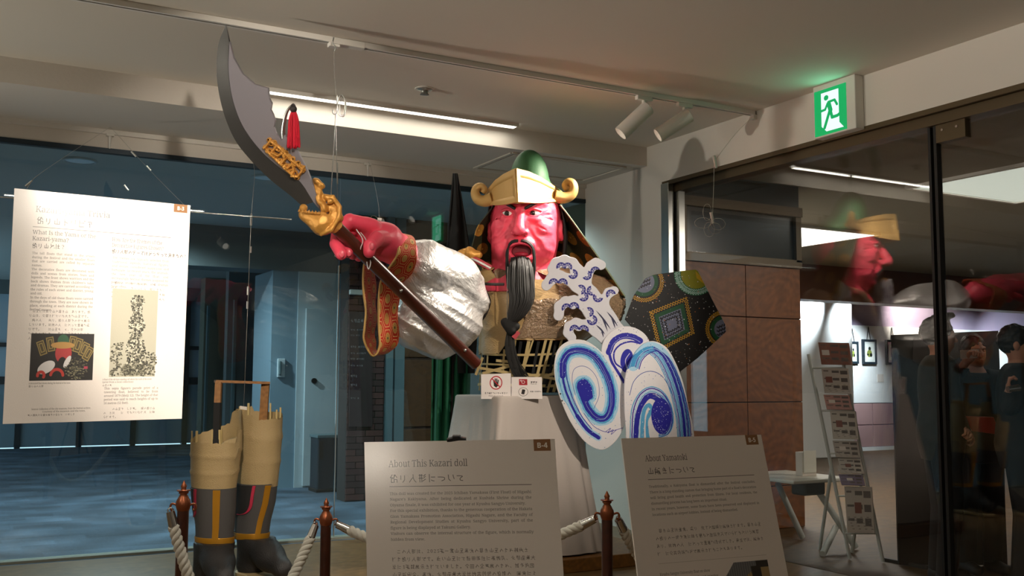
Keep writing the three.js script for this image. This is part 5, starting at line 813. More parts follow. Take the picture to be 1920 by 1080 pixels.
// ------------------------------------------------------------------ the halberd
{ const hd = thing('halberd', 'long halberd with a broad steel blade, gold dragon guard and dark red shaft', 'halberd', at(893, 683, 6.98));
  const BF = frameAt(600, 395, 6.3, 0, R(20)), RF = (() => { const p = BF.w(535, 297); const d = -p.clone().sub(eye).dot(cz); return frameAt(535, 297, d, 0, R(20)); })();
  const inner = [[431, 80], [429, 127], [437, 186], [456, 236], [487, 279], [528, 316], [561, 338], [588, 378]], outer = [[424, 46], [411, 77], [406, 119], [409, 166], [421, 217], [441, 263], [468, 298], [507, 337], [546, 368], [566, 386]];
  const back = [[603, 395], [592, 357], [577, 318], [560, 285], [545, 262], [535, 252], [528, 262], [519, 250], [515, 238], [517, 226], [513, 214], [509, 206], [511, 194], [506, 184], [504, 165], [496, 163], [479, 158], [456, 139], [439, 108], [431, 78]];
  const sh = new THREE.Shape(); const W2 = ([x, y]) => { const p = BF.l2(x, y); return new THREE.Vector2(p.x, p.y); };
  const ci = new THREE.CatmullRomCurve3(inner.map((p) => V(...p, 0))).getPoints(40), co = new THREE.CatmullRomCurve3(outer.map((p) => V(...p, 0))).getPoints(40);
  sh.setFromPoints([...ci.map((p) => W2([p.x, p.y])), ...back.map(W2)]); const g = new THREE.ExtrudeGeometry(sh, { depth: 0.026, bevelEnabled: true, bevelThickness: 0.003, bevelSize: 0.003, bevelOffset: -0.003, bevelSegments: 1 }); g.translate(0, 0, -0.013); place(g, BF);
  const blade = part('blade', g, M.blade, hd, 'broad brushed steel blade with a notched back');
  const edge = sheet(40, 4, (u, v) => { const i = Math.round(u * 40), a = ci[i], b = co[i]; return BF.w(lerp(a.x, b.x, v), lerp(a.y, b.y, v), 0.016 * (1 - v)); }, 0.0), edge2 = sheet(40, 4, (u, v) => { const i = Math.round(u * 40), a = ci[i], b = co[i]; return BF.w(lerp(b.x, a.x, v), lerp(b.y, a.y, v), -0.016 * v); }, 0.0);
  part('cutting_edge', [edge, edge2], M.blade_edge, hd, 'darker ground cutting edge');
  part('spur', [tube([BF.w(533, 268), BF.w(531, 248), BF.w(533, 228), BF.w(538, 210), BF.w(546, 199), BF.w(554, 198)], (t) => 0.016 * (1 - 0.55 * t), 30, 10)], M.steel, hd);
  const tas = []; for (let i = 0; i < 150; i++) { const a = rnd() * 6.283, q = Math.sqrt(rnd()); const x = Math.cos(a) * q, z = Math.sin(a) * q * 0.03; tas.push(tube([BF.w(552 + x * 4, 208, 0.03 + z), BF.w(552 + x * 9, 222, 0.03 + z), BF.w(552 + x * 11, 245, 0.03 + z * 1.3), BF.w(552 + x * 12.5, 270 + 6 * rnd(), 0.03 + z * 1.4)], 0.0032, 8, 4)); }
  const tassel = part('tassel', tas, M.tassel_red, hd, 'bright red silk tassel'); part('tassel_knot', [(() => { const k = new THREE.SphereGeometry(0.022, 14, 10); const p = BF.w(552, 203, 0.03); k.translate(p.x, p.y, p.z); return k; })(), tube([BF.w(548, 197, 0.02), BF.w(552, 194, 0.03), BF.w(556, 200, 0.03)], 0.006, 10, 6)], M.dark_strap, tassel);
  // gold relief dragon on the blade
  const rel = []; const R0 = [505, 268], R1 = [562, 322]; for (let i = 0; i < 15; i++) { const t = i / 14, x = lerp(R0[0], R1[0], t), y = lerp(R0[1], R1[1], t) + 3 * Math.sin(i * 2.4); for (const s of [-1, 1]) rel.push([[x + s * 5.5 + (rnd() - 0.5) * 3, y - s * 7 + (rnd() - 0.5) * 3], 2.6 + rnd() * 2, rnd()]); }
  const seg = [[[500, 276], [512, 262], [522, 272], [513, 284]], [[513, 284], [524, 290], [532, 286], [536, 296], [529, 306]], [[529, 306], [540, 314], [549, 306], [552, 318], [546, 329]], [[546, 329], [558, 330], [566, 320], [570, 312]], [[505, 282], [518, 296], [534, 314], [552, 331]], [[518, 266], [534, 282], [548, 298], [569, 316]]];
  const relf = (x, y, z) => { const px = 535 + x / RF.s, py = 297 - y / RF.s; let d = 9; for (const l of seg) for (let i = 0; i < l.length - 1; i++) d = Math.min(d, cap(px, py, 0, [...l[i], 0], [...l[i + 1], 0], 3, 2.6)); for (const [c, r] of rel) d = smin(d, Math.abs(Math.hypot(px - c[0], py - c[1]) - r) - 1.3, 1.2); d *= RF.s; return smax(d, Math.abs(z - 0.016) - 0.02 - 0.012 * Math.max(0, -d / 0.01), 0.012) + 0.003 * N3(x * 60, y * 60, z * 60); };
  part('relief', place(nets(relf, V((492 - 535) * RF.s, -(340 - 297) * RF.s, -0.01), V((580 - 535) * RF.s, -(250 - 297) * RF.s, 0.055), 0.0052), RF), M.gold, blade, 'gilded openwork relief on the blade');
  // dragon-head guard
  const GF = frameAt(600, 395, 6.3), u = (x, y, z = 0) => [(x - 600) * GF.s, -(y - 395) * GF.s, z], C = (a, b, ra, rb) => (x, y, z) => cap(x, y, z, a, b, ra * GF.s, rb * GF.s);
  const prims = [C(u(593, 342, 0.02), u(600, 362, 0.04), 7, 6), C(u(600, 362, 0.03), u(611, 394, 0.04), 6, 7), C(u(596, 341, 0.04), u(598, 343, 0.05), 6, 6), C(u(605, 350, 0.05), u(607, 353, 0.05), 6, 5), C(u(600, 370, 0.06), u(602, 376, 0.06), 5, 5), C(u(605, 382, 0.06), u(607, 386, 0.06), 5, 4), C(u(610, 391, 0.06), u(611, 394, 0.06), 4, 4), C(u(622, 388, 0), u(628, 396, 0), 12, 13), C(u(630, 374, 0.03), u(639, 392, 0.05), 4, 4), C(u(639, 392, 0.05), u(638, 410, 0.06), 4, 4), C(u(638, 410, 0.06), u(624, 432, 0.06), 4, 4), C(u(624, 432, 0.06), u(604, 441, 0.03), 4, 3), C(u(614, 372, 0.03), u(626, 370, 0.03), 7, 5)];
  const jaw = (x, y, z) => { const px = 600 + x / GF.s, py = 395 - y / GF.s; let d = cap(px, py, z / GF.s, [574, 402, 0], [604, 416, 0], 14, 24); d = smin(d, cap(px, py, z / GF.s, [604, 420, 0], [632, 408, 0], 20, 12), 8); d = Math.max(d, 394 + (px - 562) * 0.12 - py - 2 * Math.sin((px - 562) * 0.9)); d = smax(d, -cap(px, py, z / GF.s, [568, 386, 6], [612, 396, 6], 9, 10), 3); return d * GF.s; };
  const fg = (x, y, z) => { let d = jaw(x, y, z); for (const p of prims) d = smin(d, p(x, y, z), 0.014); d = smin(d, Math.hypot(x - u(621, 380)[0], y - u(621, 380)[1], z - 0.05) - 0.02, 0.006); const s = Math.sin(y * 95 + x * 60); return d + 0.004 * s * sstep(0.0, 0.04, y) + 0.003 * N3(x * 36, y * 36, z * 36); };
  const guard = part('dragon_guard', place(nets(fg, V(-0.17, -0.19, -0.12), V(0.16, 0.23, 0.14), 0.0068), GF), M.gold, hd, 'gilded dragon head whose mouth holds the blade');
  const tee = []; for (let i = 0; i < 7; i++) { const p = GF.w(566 + i * 6, 395 + i * 0.9, 0.07), s = new THREE.ConeGeometry(0.011, 0.026, 8); s.translate(p.x, p.y, p.z); part('tooth', s, M.gold, guard); } { const s = new THREE.SphereGeometry(0.026, 14, 10), p = GF.w(571, 391, 0.03); s.translate(p.x, p.y, p.z); part('tongue', s, M.gold, guard); }
  part('shaft', [rod(at(624, 420, 6.3), at(893, 683, 6.98), 0.043, 0.043, 20)], M.shaft_wood, hd, 'round dark red lacquered shaft'); part('collar', rod(at(622, 418, 6.29), at(630, 426, 6.32), 0.05, 0.05, 20), M.gold, hd);
  for (const [x, y, d] of [[752, 545, 6.55], [872, 657, 6.86]]) { const p = at(x, y, d), s = new THREE.SphereGeometry(0.011, 10, 8); s.translate(p.x, p.y, p.z); part('stud', s, M.steel, hd); }
}
// ------------------------------------------------------------------ painted boards round the doll
function paintedSlab(name, fr, pts, th, k, rough, draw, smooth, parent, z = 0) {   // the print is drawn in the board's own plane, k canvas pixels to one unit of its outline
  const g = slab(fr, pts, th, 0.002, smooth, z), p = smooth ? new THREE.CatmullRomCurve3(pts.map(([x, y]) => V(x, y, 0)), true, 'centripetal').getPoints(pts.length * 5) : pts.map(([x, y]) => V(x, y, 0)), b = new THREE.Box3().setFromPoints(p);
  const cv = canvas(Math.ceil((b.max.x - b.min.x) * k), Math.ceil((b.max.y - b.min.y) * k), (c) => { c.scale(k, k); c.translate(-b.min.x, -b.min.y); c.lineCap = c.lineJoin = 'round'; draw(c); });
  return part(name, g, mapMat(name + '_paint_' + numbered('paint'), cv, rough), parent);
}
function stroke(c, color, w, pts, jitter = 0) { c.strokeStyle = color; c.lineWidth = w; const k = new THREE.CatmullRomCurve3(pts.map(([x, y]) => V(x, y, 0))).getPoints(pts.length * 10); c.beginPath(); k.forEach((p, i) => c[i ? 'lineTo' : 'moveTo'](p.x + (rnd() - 0.5) * jitter, p.y + (rnd() - 0.5) * jitter)); c.stroke(); }
function spatter(c, x0, y0, x1, y1, n, cols, r = 0.6) { for (let i = 0; i < n; i++) { c.fillStyle = cols[i % cols.length]; c.beginPath(); c.arc(lerp(x0, x1, rnd()), lerp(y0, y1, rnd()), r * (0.4 + rnd()), 0, 7); c.fill(); } }
const NAVY = '#20209e', SKY = '#58a9d8', PALE = '#a9d3ec', WHITE = '#e6e3e6';
const q2 = (l) => l.map(([x, y]) => [1020 + x / 4, 580 + y / 4]);
const bracket = (t, fr, x, y, len) => part('bracket', rod(fr.w(x, y, -0.012), fr.w(x, y, -len), 0.012, 0.012, 8), M.lath_wood, t);
{ const fr = frameAt(1105, 740, 7.38, -0.1), t = thing('wave_board', 'oval white board painted with a blue spiral, leftmost of the wave boards', 'painted board', fr.o);
  const sp = q2([[410, 962], [330, 905], [250, 800], [175, 640], [140, 500], [145, 390], [190, 325], [270, 308], [370, 345], [450, 450], [505, 600], [505, 730], [465, 810], [405, 815], [335, 745], [290, 640], [270, 570], [300, 545], [335, 585], [345, 650]]);
  paintedSlab('face', fr, q2([[180, 240], [300, 232], [430, 320], [530, 450], [590, 570], [613, 700], [612, 790], [598, 880], [535, 990], [440, 1052], [330, 1010], [220, 880], [130, 690], [82, 520], [78, 400], [105, 300]]), 0.025, 6, 0.5, (c) => { c.fillStyle = WHITE; c.fillRect(1000, 600, 240, 280);
    stroke(c, PALE, 26, sp.slice(3), 1); stroke(c, SKY, 17, sp.slice(3), 2); stroke(c, PALE, 13, sp.slice(0, 6), 1); for (let i = 0; i < 10; i++) stroke(c, i % 2 ? SKY : '#7fc0e4', 0.8, sp.slice(2).map(([x, y]) => [x + (rnd() - 0.5) * 16, y + (rnd() - 0.5) * 16]), 0.5);
    stroke(c, '#e9eef2', 4, sp.slice(4, 16).map(([x, y]) => [x + 2, y + 2])); stroke(c, NAVY, 11, sp.slice(4), 0.8); stroke(c, NAVY, 4, sp.slice(0, 6), 0.4); stroke(c, NAVY, 7, sp.slice(0, 3), 0.4); stroke(c, NAVY, 1.5, sp.slice(1, 7).map(([x, y]) => [x + 7, y - 2]), 0.3); stroke(c, '#8f96c8', 0.8, sp.slice(4), 0.8); stroke(c, PALE, 0.6, sp.slice(5, 14).map(([x, y]) => [x - 2.5, y + 2.5]), 0.6);
    c.fillStyle = NAVY; c.beginPath(); c.ellipse(1020 + 308 / 4, 580 + 610 / 4, 11.5, 21, -0.2, 0, 7); c.fill(); stroke(c, '#2b4aa0', 0.8, q2([[375, 745], [415, 640], [395, 510], [335, 440], [280, 425], [228, 450], [212, 530], [235, 640]])); stroke(c, NAVY, 0.9, q2([[300, 780], [380, 880], [470, 918], [530, 905], [590, 885]])); stroke(c, NAVY, 0.8, q2([[465, 915], [500, 890], [480, 925], [520, 900], [505, 935], [545, 900]]));
    spatter(c, 1035, 640, 1175, 845, 260, ['#30357c', '#5f7fb5', '#e9e9f2', '#c3d2e6']); }, true, t);
  for (const [x, y] of [[1051, 738], [1054, 751]]) { const s = new THREE.CylinderGeometry(0.006, 0.006, 0.006, 8); s.rotateX(Math.PI / 2); s.applyQuaternion(fr.q); const p = fr.w(x, y, 0.014); s.translate(p.x, p.y, p.z); part('screw', s, M.dark_strap, t); } bracket(t, fr, 1062, 690, 0.2); }
{ const fr = frameAt(1165, 665, 7.45), t = thing('wave_board', 'round white board with concentric blue arcs, middle of the wave boards', 'painted board', fr.o);
  paintedSlab('face', fr, q2([[430, 300], [455, 220], [530, 150], [630, 128], [720, 158], [780, 220], [800, 320], [760, 480], [690, 600], [590, 620], [500, 540], [440, 400]]), 0.025, 6, 0.5, (c) => { c.fillStyle = WHITE; c.fillRect(1100, 590, 150, 180);
    stroke(c, NAVY, 11, q2([[720, 235], [660, 205], [590, 200], [520, 240], [485, 320]]), 0.6); stroke(c, NAVY, 5, q2([[485, 320], [510, 400], [560, 480], [600, 545]]), 0.4); stroke(c, NAVY, 3, q2([[735, 275], [660, 262], [580, 290], [540, 345], [550, 420], [600, 460]]).map(([x, y]) => [x - 4, y - 5]), 0.3); stroke(c, '#aeb4dc', 0.9, q2([[720, 245], [660, 215], [590, 212], [525, 255], [495, 325]]), 0.8);
    c.fillStyle = NAVY; c.beginPath(); c.ellipse(1020 + 620 / 4, 580 + 385 / 4, 12, 22, 0.1, 0, 7); c.fill(); stroke(c, WHITE, 1.2, q2([[640, 330], [610, 380], [620, 440]])); spatter(c, 1125, 610, 1220, 730, 110, ['#30357c', '#e9e9f2', '#c3d2e6']); }, true, t); bracket(t, fr, 1150, 660, 0.22); }
{ const fr = frameAt(1235, 740, 7.3, 0.06), t = thing('wave_board', 'tall white board with a curling blue wave, rightmost of the wave boards', 'painted board', fr.o);
  paintedSlab('face', fr, q2([[640, 1080], [612, 900], [600, 700], [606, 520], [640, 400], [700, 300], [765, 248], [830, 240], [915, 285], [985, 400], [1045, 560], [1085, 750], [1112, 860], [1125, 980], [1120, 1090]]), 0.025, 6, 0.5, (c) => { c.fillStyle = WHITE; c.fillRect(1150, 620, 180, 260); const I = (l, k) => l.map(([x, y]) => [x + k, y + Math.abs(k) * 0.6]);
    const big = [[665, 420], [690, 350], [745, 300], [810, 285], [880, 330], [940, 430], [990, 560], [1030, 720], [1050, 860], [1055, 1000], [1050, 1100]]; stroke(c, PALE, 20, q2(big), 1); for (let i = 0; i < 12; i++) stroke(c, [SKY, '#3d8fca', NAVY][i % 3], 1.6, q2(I(big, (i - 6) * 9)), 0.5); stroke(c, NAVY, 4.5, q2(I(big.slice(2), -2)), 0.5); stroke(c, NAVY, 2, q2(I(big.slice(3), 28)), 0.4); stroke(c, '#3d9ad2', 5, q2(big.slice(0, 4)), 1); stroke(c, PALE, 1, q2(I(big.slice(1), 14)), 0.6);
    stroke(c, '#2b4aa0', 1.1, q2([[640, 640], [670, 540], [730, 480], [800, 463], [870, 490], [930, 570], [975, 690]])); 
    for (let i = 0; i < 6; i++) stroke(c, [SKY, NAVY, PALE][i % 3], 2, q2([[648 + i * 13, 1090], [645 + i * 13, 900], [660 + i * 13, 730 + i * 6], [720 + i * 6, 620 + i * 10], [800, 580 + i * 12], [880 - i * 4, 610 + i * 10], [950 - i * 8, 720], [965 - i * 8, 850], [930 - i * 6, 930], [860, 960 - i * 5]]), 0.5);
    stroke(c, NAVY, 9, q2([[690, 1090], [690, 880], [720, 730], [790, 650], [860, 680]]), 0.8); stroke(c, SKY, 7, q2([[735, 1090], [735, 850], [755, 740], [785, 715], [800, 745], [790, 780], [765, 830], [780, 1000]]), 0.6); stroke(c, WHITE, 2.2, q2([[760, 1000], [755, 850], [770, 770], [790, 745]]));
    c.fillStyle = NAVY; c.beginPath(); c.ellipse(1020 + 878 / 4, 580 + 800 / 4, 19, 34, -0.08, 0, 7); c.fill(); stroke(c, '#6b78c0', 0.9, q2([[815, 660], [890, 650], [945, 740], [955, 830], [910, 920], [860, 935]]), 0.4); spatter(c, 1172, 640, 1300, 850, 330, ['#30357c', '#e9e9f2', '#c3d2e6', '#7b8fcb']); spatter(c, 1226, 752, 1252, 812, 60, ['#cfd4ee']); }, true, t); bracket(t, fr, 1210, 720, 0.3); }
{ // spray of foam: one cut-out of curls
  const fr = frameAt(1095, 560, 7.5), t = thing('wave_spray_board', 'white cut-out of curling foam with navy marks, above the wave boards', 'painted board', fr.o);
  const K = [[[1036, 504], [1043, 494], [1058, 489], [1073, 494], [1084, 507], [1090, 530], [1106, 560]], [[1126, 497], [1117, 494], [1108, 500], [1101, 514], [1099, 540]], [[1025, 534], [1035, 522], [1050, 518], [1066, 524], [1080, 537], [1100, 552]], [[1151, 545], [1141, 549], [1133, 562], [1128, 590]], [[1048, 589], [1049, 575], [1060, 566], [1076, 564], [1091, 570], [1104, 586], [1120, 612]], [[1072, 633], [1065, 624], [1067, 612], [1080, 605], [1098, 609], [1116, 622], [1138, 642]]];
  const R2 = [10, 9.5, 10, 8.5, 9.5, 8.5], bl = [[1036, 504, 9], [1127, 497, 9], [1024, 536, 9], [1152, 545, 8], [1047, 592, 9.5], [1072, 636, 7.5], [1078, 508, 10], [1060, 494, 10], [1050, 522, 10], [1074, 570, 10], [1085, 612, 9]];
  const trunk = [[1092, 528, 9], [1104, 552, 18], [1118, 578, 24], [1133, 604, 25], [1152, 632, 25], [1160, 650, 22]];
  const f = (x, y, z) => { const px = 1095 + x / fr.s, py = 560 - y / fr.s; let d = 99; K.forEach((k, j) => { for (let i = 0; i < k.length - 1; i++) d = smin(d, cap(px, py, 0, [...k[i], 0], [...k[i + 1], 0], R2[j], R2[j]), 5); }); for (const [a, b, r] of bl) d = Math.min(d, Math.hypot(px - a, py - b) - r); for (let i = 0; i < trunk.length - 1; i++) d = smin(d, cap(px, py, 0, [trunk[i][0], trunk[i][1], 0], [trunk[i + 1][0], trunk[i + 1][1], 0], trunk[i][2], trunk[i + 1][2]), 4); return Math.max(d * fr.s, Math.abs(z) - 0.012); };
  const x0 = 1005, y0 = 475, x1 = 1195, y1 = 690, g = nets(f, V((x0 - 1095) * fr.s, -(y1 - 560) * fr.s, -0.02), V((x1 - 1095) * fr.s, -(y0 - 560) * fr.s, 0.02), 0.0048), p = g.attributes.position, uv = g.attributes.uv; for (let i = 0; i < p.count; i++) uv.setXY(i, (1095 + p.getX(i) / fr.s - x0) / (x1 - x0), 1 - (560 - p.getY(i) / fr.s - y0) / (y1 - y0));
  const cv = canvas(1140, 1290, (c) => { c.scale(6, 6); c.translate(-x0, -y0); c.fillStyle = '#d2d0d6'; c.fillRect(x0, y0, 190, 215); c.lineCap = 'butt';
    for (const [x, y, r, a0, a1] of [[1052, 501, 7, 2.8, 6.8], [1064, 501, 6.5, 3.6, 6.9], [1074, 514, 7, -1.6, 2.8], [1100, 516, 7, -1.2, 2.6], [1116, 509, 7, 2.6, 6.2], [1038, 531, 7, 2.9, 6.4], [1055, 531, 7, 3.1, 6.6], [1089, 543, 7, -2.2, 1.5], [1094, 556, 7, -1.4, 2.6], [1109, 545, 7, 1.2, 4.6], [1121, 557, 7.5, 0.2, 3.8], [1145, 552, 7, 2.4, 6.2], [1062, 578, 7, 2.6, 6.4], [1076, 576, 7.5, 3, 6.8], [1104, 585, 7, -2, 1.4], [1110, 600, 7.5, -1.4, 3.2], [1077, 618, 7, 2.8, 6.2], [1094, 619, 7.5, 3.2, 6.6]]) { c.strokeStyle = '#19197c'; c.lineWidth = 6.4; c.beginPath(); c.arc(x, y, r - 1, a0, a1); c.stroke(); c.strokeStyle = '#c9c8d8'; c.lineWidth = 0.7; c.beginPath(); c.arc(x, y, r - 1.8, a0, a1); c.stroke(); c.lineWidth = 0.6; for (let k = 0; k < 6; k++) { const a = lerp(a0, a1, k / 5); c.beginPath(); c.moveTo(x + (r - 4) * Math.cos(a), y + (r - 4) * Math.sin(a)); c.lineTo(x + (r + 1) * Math.cos(a), y + (r + 1) * Math.sin(a)); c.stroke(); } }
    c.fillStyle = '#232447'; for (const [a, b] of [[[1117, 582], [1145, 618]], [[1126, 590], [1139, 622]], [[1137, 584], [1158, 612]], [[1145, 594], [1153, 616]], [[1117, 609], [1134, 627]], [[1126, 616], [1131, 633]]]) { const m = [(a[0] + b[0]) / 2, (a[1] + b[1]) / 2]; c.beginPath(); c.moveTo(...a); c.quadraticCurveTo(m[0] + 4, m[1] - 3, ...b); c.quadraticCurveTo(m[0] - 0.5, m[1] + 1, ...a); c.fill(); } spatter(c, 1060, 570, 1165, 650, 70, ['#3a3c78', '#6b6e9c'], 0.5); });
  part('face', place(g, fr), mapMat('spray_paint', cv, 0.55), t); bracket(t, fr, 1125, 590, 0.15); }
{ // black board with beadwork patterns
  const fr = frameAt(1262, 600, 7.7, 0.0), t = thing('patterned_board', 'black pointed board with green, grey and gold beadwork patterns', 'painted board', fr.o);
  const zig = (c, col, w, pts, closed) => { c.strokeStyle = col; c.lineWidth = w; const L = closed ? [...pts, pts[0]] : pts; c.beginPath(); for (let i = 0; i < L.length - 1; i++) { const [a, b] = [L[i], L[i + 1]], n = Math.max(4, Math.round(Math.hypot(b[0] - a[0], b[1] - a[1]) / 2.6)), nx = -(b[1] - a[1]), ny = b[0] - a[0], l = Math.hypot(nx, ny); for (let k = 0; k <= n; k++) { const s = (k % 2 ? 1 : -1) * 1.5; c[i || k ? 'lineTo' : 'moveTo'](lerp(a[0], b[0], k / n) + nx / l * s, lerp(a[1], b[1], k / n) + ny / l * s); } } c.stroke(); };
  const p3 = (l) => l.map(([x, y]) => [1160 + x / 5.14, 490 + y / 5.14]);
  paintedSlab('face', fr, p3([[60, 560], [150, 320], [260, 165], [345, 128], [560, 98], [740, 80], [765, 100], [900, 370], [1026, 612], [1030, 680], [760, 930], [560, 1085], [420, 1000], [120, 632]]), 0.03, 5, 0.4, (c) => { c.fillStyle = '#0f0d0e'; c.fillRect(1150, 480, 230, 230);
    const ring = (x, y, rs) => rs.forEach(([r, col]) => { c.fillStyle = col; c.beginPath(); c.arc(x, y, r, 0, 7); c.fill(); }); const A2 = p3([[240, 200]])[0], B2 = p3([[740, 120]])[0], C2 = p3([[1010, 650]])[0];
    ring(...A2, [[27, '#0f4a2a'], [20, '#6b6f85']]); ring(...B2, [[41, '#0d5a36'], [28, '#8d8b12']]); ring(...C2, [[25, '#0f4a2a'], [18, '#6b6f85']]);
    const circ = (p, r, n) => Array.from({ length: n }, (_, k) => [p[0] + r * Math.cos(k / n * 6.283), p[1] + r * Math.sin(k / n * 6.283)]);
    for (const [p, r] of [[A2, 32], [A2, 36], [C2, 29], [C2, 33]]) zig(c, '#b98a1c', 1.3, circ(p, r, 26), true); for (const r of [31, 35, 38]) zig(c, '#a9c9c2', 1.2, circ(B2, r, 26), true); for (const p of [A2, C2]) for (let k = -1; k < 2; k++) zig(c, '#17161e', 2.2, [[p[0] - 12, p[1] + k * 7 + 5], [p[0] + 12, p[1] + k * 7 - 5]], false);
    const dia = (s) => { const o = p3([[510, 610]])[0]; return p3([[650, 350], [720, 690], [390, 860], [300, 490]]).map(([x, y]) => [o[0] + (x - o[0]) * s, o[1] + (y - o[1]) * s]); }, fill = (l, col) => { c.fillStyle = col; c.beginPath(); l.forEach((p, i) => c[i ? 'lineTo' : 'moveTo'](...p)); c.fill(); };
    zig(c, '#b98a1c', 1.4, dia(1.0), true); zig(c, '#b98a1c', 1.3, dia(0.9), true); fill(dia(0.8), '#0f4a2a'); fill(dia(0.6), '#6b6f85'); zig(c, '#17161e', 2, dia(0.5), true); zig(c, '#17161e', 2, dia(0.32), true); c.strokeStyle = '#c9a21c'; c.lineWidth = 1; for (let i = 0; i < 14; i++) { c.beginPath(); c.moveTo(B2[0] + i, B2[1] - 4 + i); c.lineTo(B2[0] + i + 2, B2[1] + 8 + i * 0.8); c.stroke(); }
    spatter(c, 1165, 500, 1360, 700, 420, ['#c9c4c4', '#8f8a8a', '#c06a30', '#e8e6e6', '#4c4a4c'], 0.8); }, false, t);
  part('support_rod', rod(fr.w(1250, 600, -0.015), fr.w(1190, 640, -0.12), 0.014), M.lath_wood, t); }

// ------------------------------------------------------------------ pedestal cloth, plinth, small signs
{ const c0 = V(table.x, 0, table.z), yT = table.y, a = 0.36, b = 0.4;
  single('low_plinth', bx(c0.x - 0.75, 0, c0.z - 0.62, c0.x + 1.0, 0.1, c0.z + 0.62, 0.008), M.plinth, 'low plain wooden plinth under the draped pedestal', 'plinth');
  const ring = (y, k) => { const r = []; const n = 160; for (let i = 0; i < n; i++) { const t = -i / n * 2 * Math.PI, c = Math.cos(t), s = Math.sin(t), q = 1 / Math.pow(Math.pow(Math.abs(c), 9) + Math.pow(Math.abs(s), 9), 1 / 9), fl = 0.2 * k, corner = Math.exp(-Math.pow(Math.abs(Math.abs(c) - Math.abs(s)) / 0.16, 2)), w = 1 + Math.pow(k, 0.6) * ((0.035 * Math.sin(t * 11 + 1 + 2 * N3(t * 2, k, 1)) + 0.02 * Math.sin(t * 27 + k * 3)) * (0.5 + 0.5 * corner) + 0.075 * corner * Math.cos((t + 0.785) * 44) ); r.push(V(c0.x + c * q * (a + fl * 0.75) * w, y, c0.z + s * q * (b + fl * 0.75) * w)); } return r; };
  const rings = [ring(yT, 0).map((p) => p.clone().lerp(V(c0.x, yT, c0.z), 0.03)), ring(yT - 0.012, 0)]; for (let j = 1; j <= 22; j++) rings.push(ring(lerp(yT - 0.012, 0.115, j / 22), Math.pow(j / 22, 1.15)));
  const t = thing('draped_pedestal', 'tall pedestal under a pale grey cloth hanging in folds to the plinth', 'tablecloth', V(c0.x, 0.1, c0.z)); part('cloth', loft(rings.reverse()), M.grey_cloth, t); }
{ const paper = (draw) => canvas(512, 400, (g) => { g.fillStyle = '#f0e7e2'; g.fillRect(0, 0, 512, 400); draw(g); });
  const hand = paper((g) => { g.fillStyle = '#1b1616'; g.save(); g.translate(256, 140); for (const [x, h, a] of [[-32, 56, -0.18], [-11, 72, -0.05], [11, 70, 0.05], [32, 54, 0.16]]) { g.save(); g.rotate(a); g.beginPath(); g.roundRect(x - 9, -h, 18, h + 20, 9); g.fill(); g.restore(); } g.beginPath(); g.roundRect(-38, -8, 78, 66, 20); g.fill(); g.save(); g.rotate(-0.9); g.beginPath(); g.roundRect(-58, -8, 22, 62, 10); g.fill(); g.restore(); g.restore(); g.strokeStyle = '#c0202c'; g.lineWidth = 16; g.beginPath(); g.arc(256, 140, 100, 0, 7); g.stroke(); g.beginPath(); g.moveTo(186, 70); g.lineTo(326, 210); g.stroke(); g.strokeStyle = g.fillStyle = '#2a2322'; jp(g, '手を触れないでください', 60, 288, 34, 0.12); g.font = '28px sans-serif'; g.fillText('Please do not touch', 130, 360); });
  const cam = paper((g) => { g.fillStyle = '#a81f2b'; g.fillRect(130, 42, 130, 100); g.strokeStyle = '#c0202c'; g.lineWidth = 10; g.strokeRect(130, 42, 130, 100); g.strokeStyle = '#f0e7e2'; g.lineWidth = 8; g.beginPath(); g.arc(195, 92, 26, 0, 7); g.stroke(); g.strokeRect(146, 58, 22, 14); g.strokeStyle = g.fillStyle = '#2a2322'; jp(g, '撮影可', 320, 74, 36, 0.14); g.font = '22px sans-serif'; g.fillText('Photos OK', 318, 134); g.lineWidth = 6; g.beginPath(); g.arc(195, 270, 76, 0, 7); g.stroke(); g.save(); g.translate(195, 270); g.rotate(0.2); g.beginPath(); g.roundRect(-26, -44, 52, 88, 8); g.fill(); g.restore(); jp(g, '私用の会話禁止', 306, 250, 26, 0.12); });
  for (const [q, cv, label] of [[[[902, 702], [958, 700], [958, 748], [902, 748]], hand, 'small white card with a crossed-out hand on the draped pedestal'], [[[959, 707], [1016, 707], [1017, 748], [959, 748]], cam, 'small white card with red camera and phone symbols on the draped pedestal']]) {
    const d = 7.42, P = ([x, y]) => at(x, y, d), t = thing('sign_card', label, 'sign', P(q[3]), 'small cards on the pedestal'); part('card', board(...q.map(P), 0.004), mapMat('card_' + numbered('c'), cv, 0.5), t); const m = P([(q[2][0] + q[3][0]) / 2, 735]), n = cz; part('stand', bar(m.clone().add(V(0, -0.05, 0)).addScaledVector(n, -0.08), m.clone().addScaledVector(n, -0.006), 0.05, 0.003, n), M.card_white, t); } }

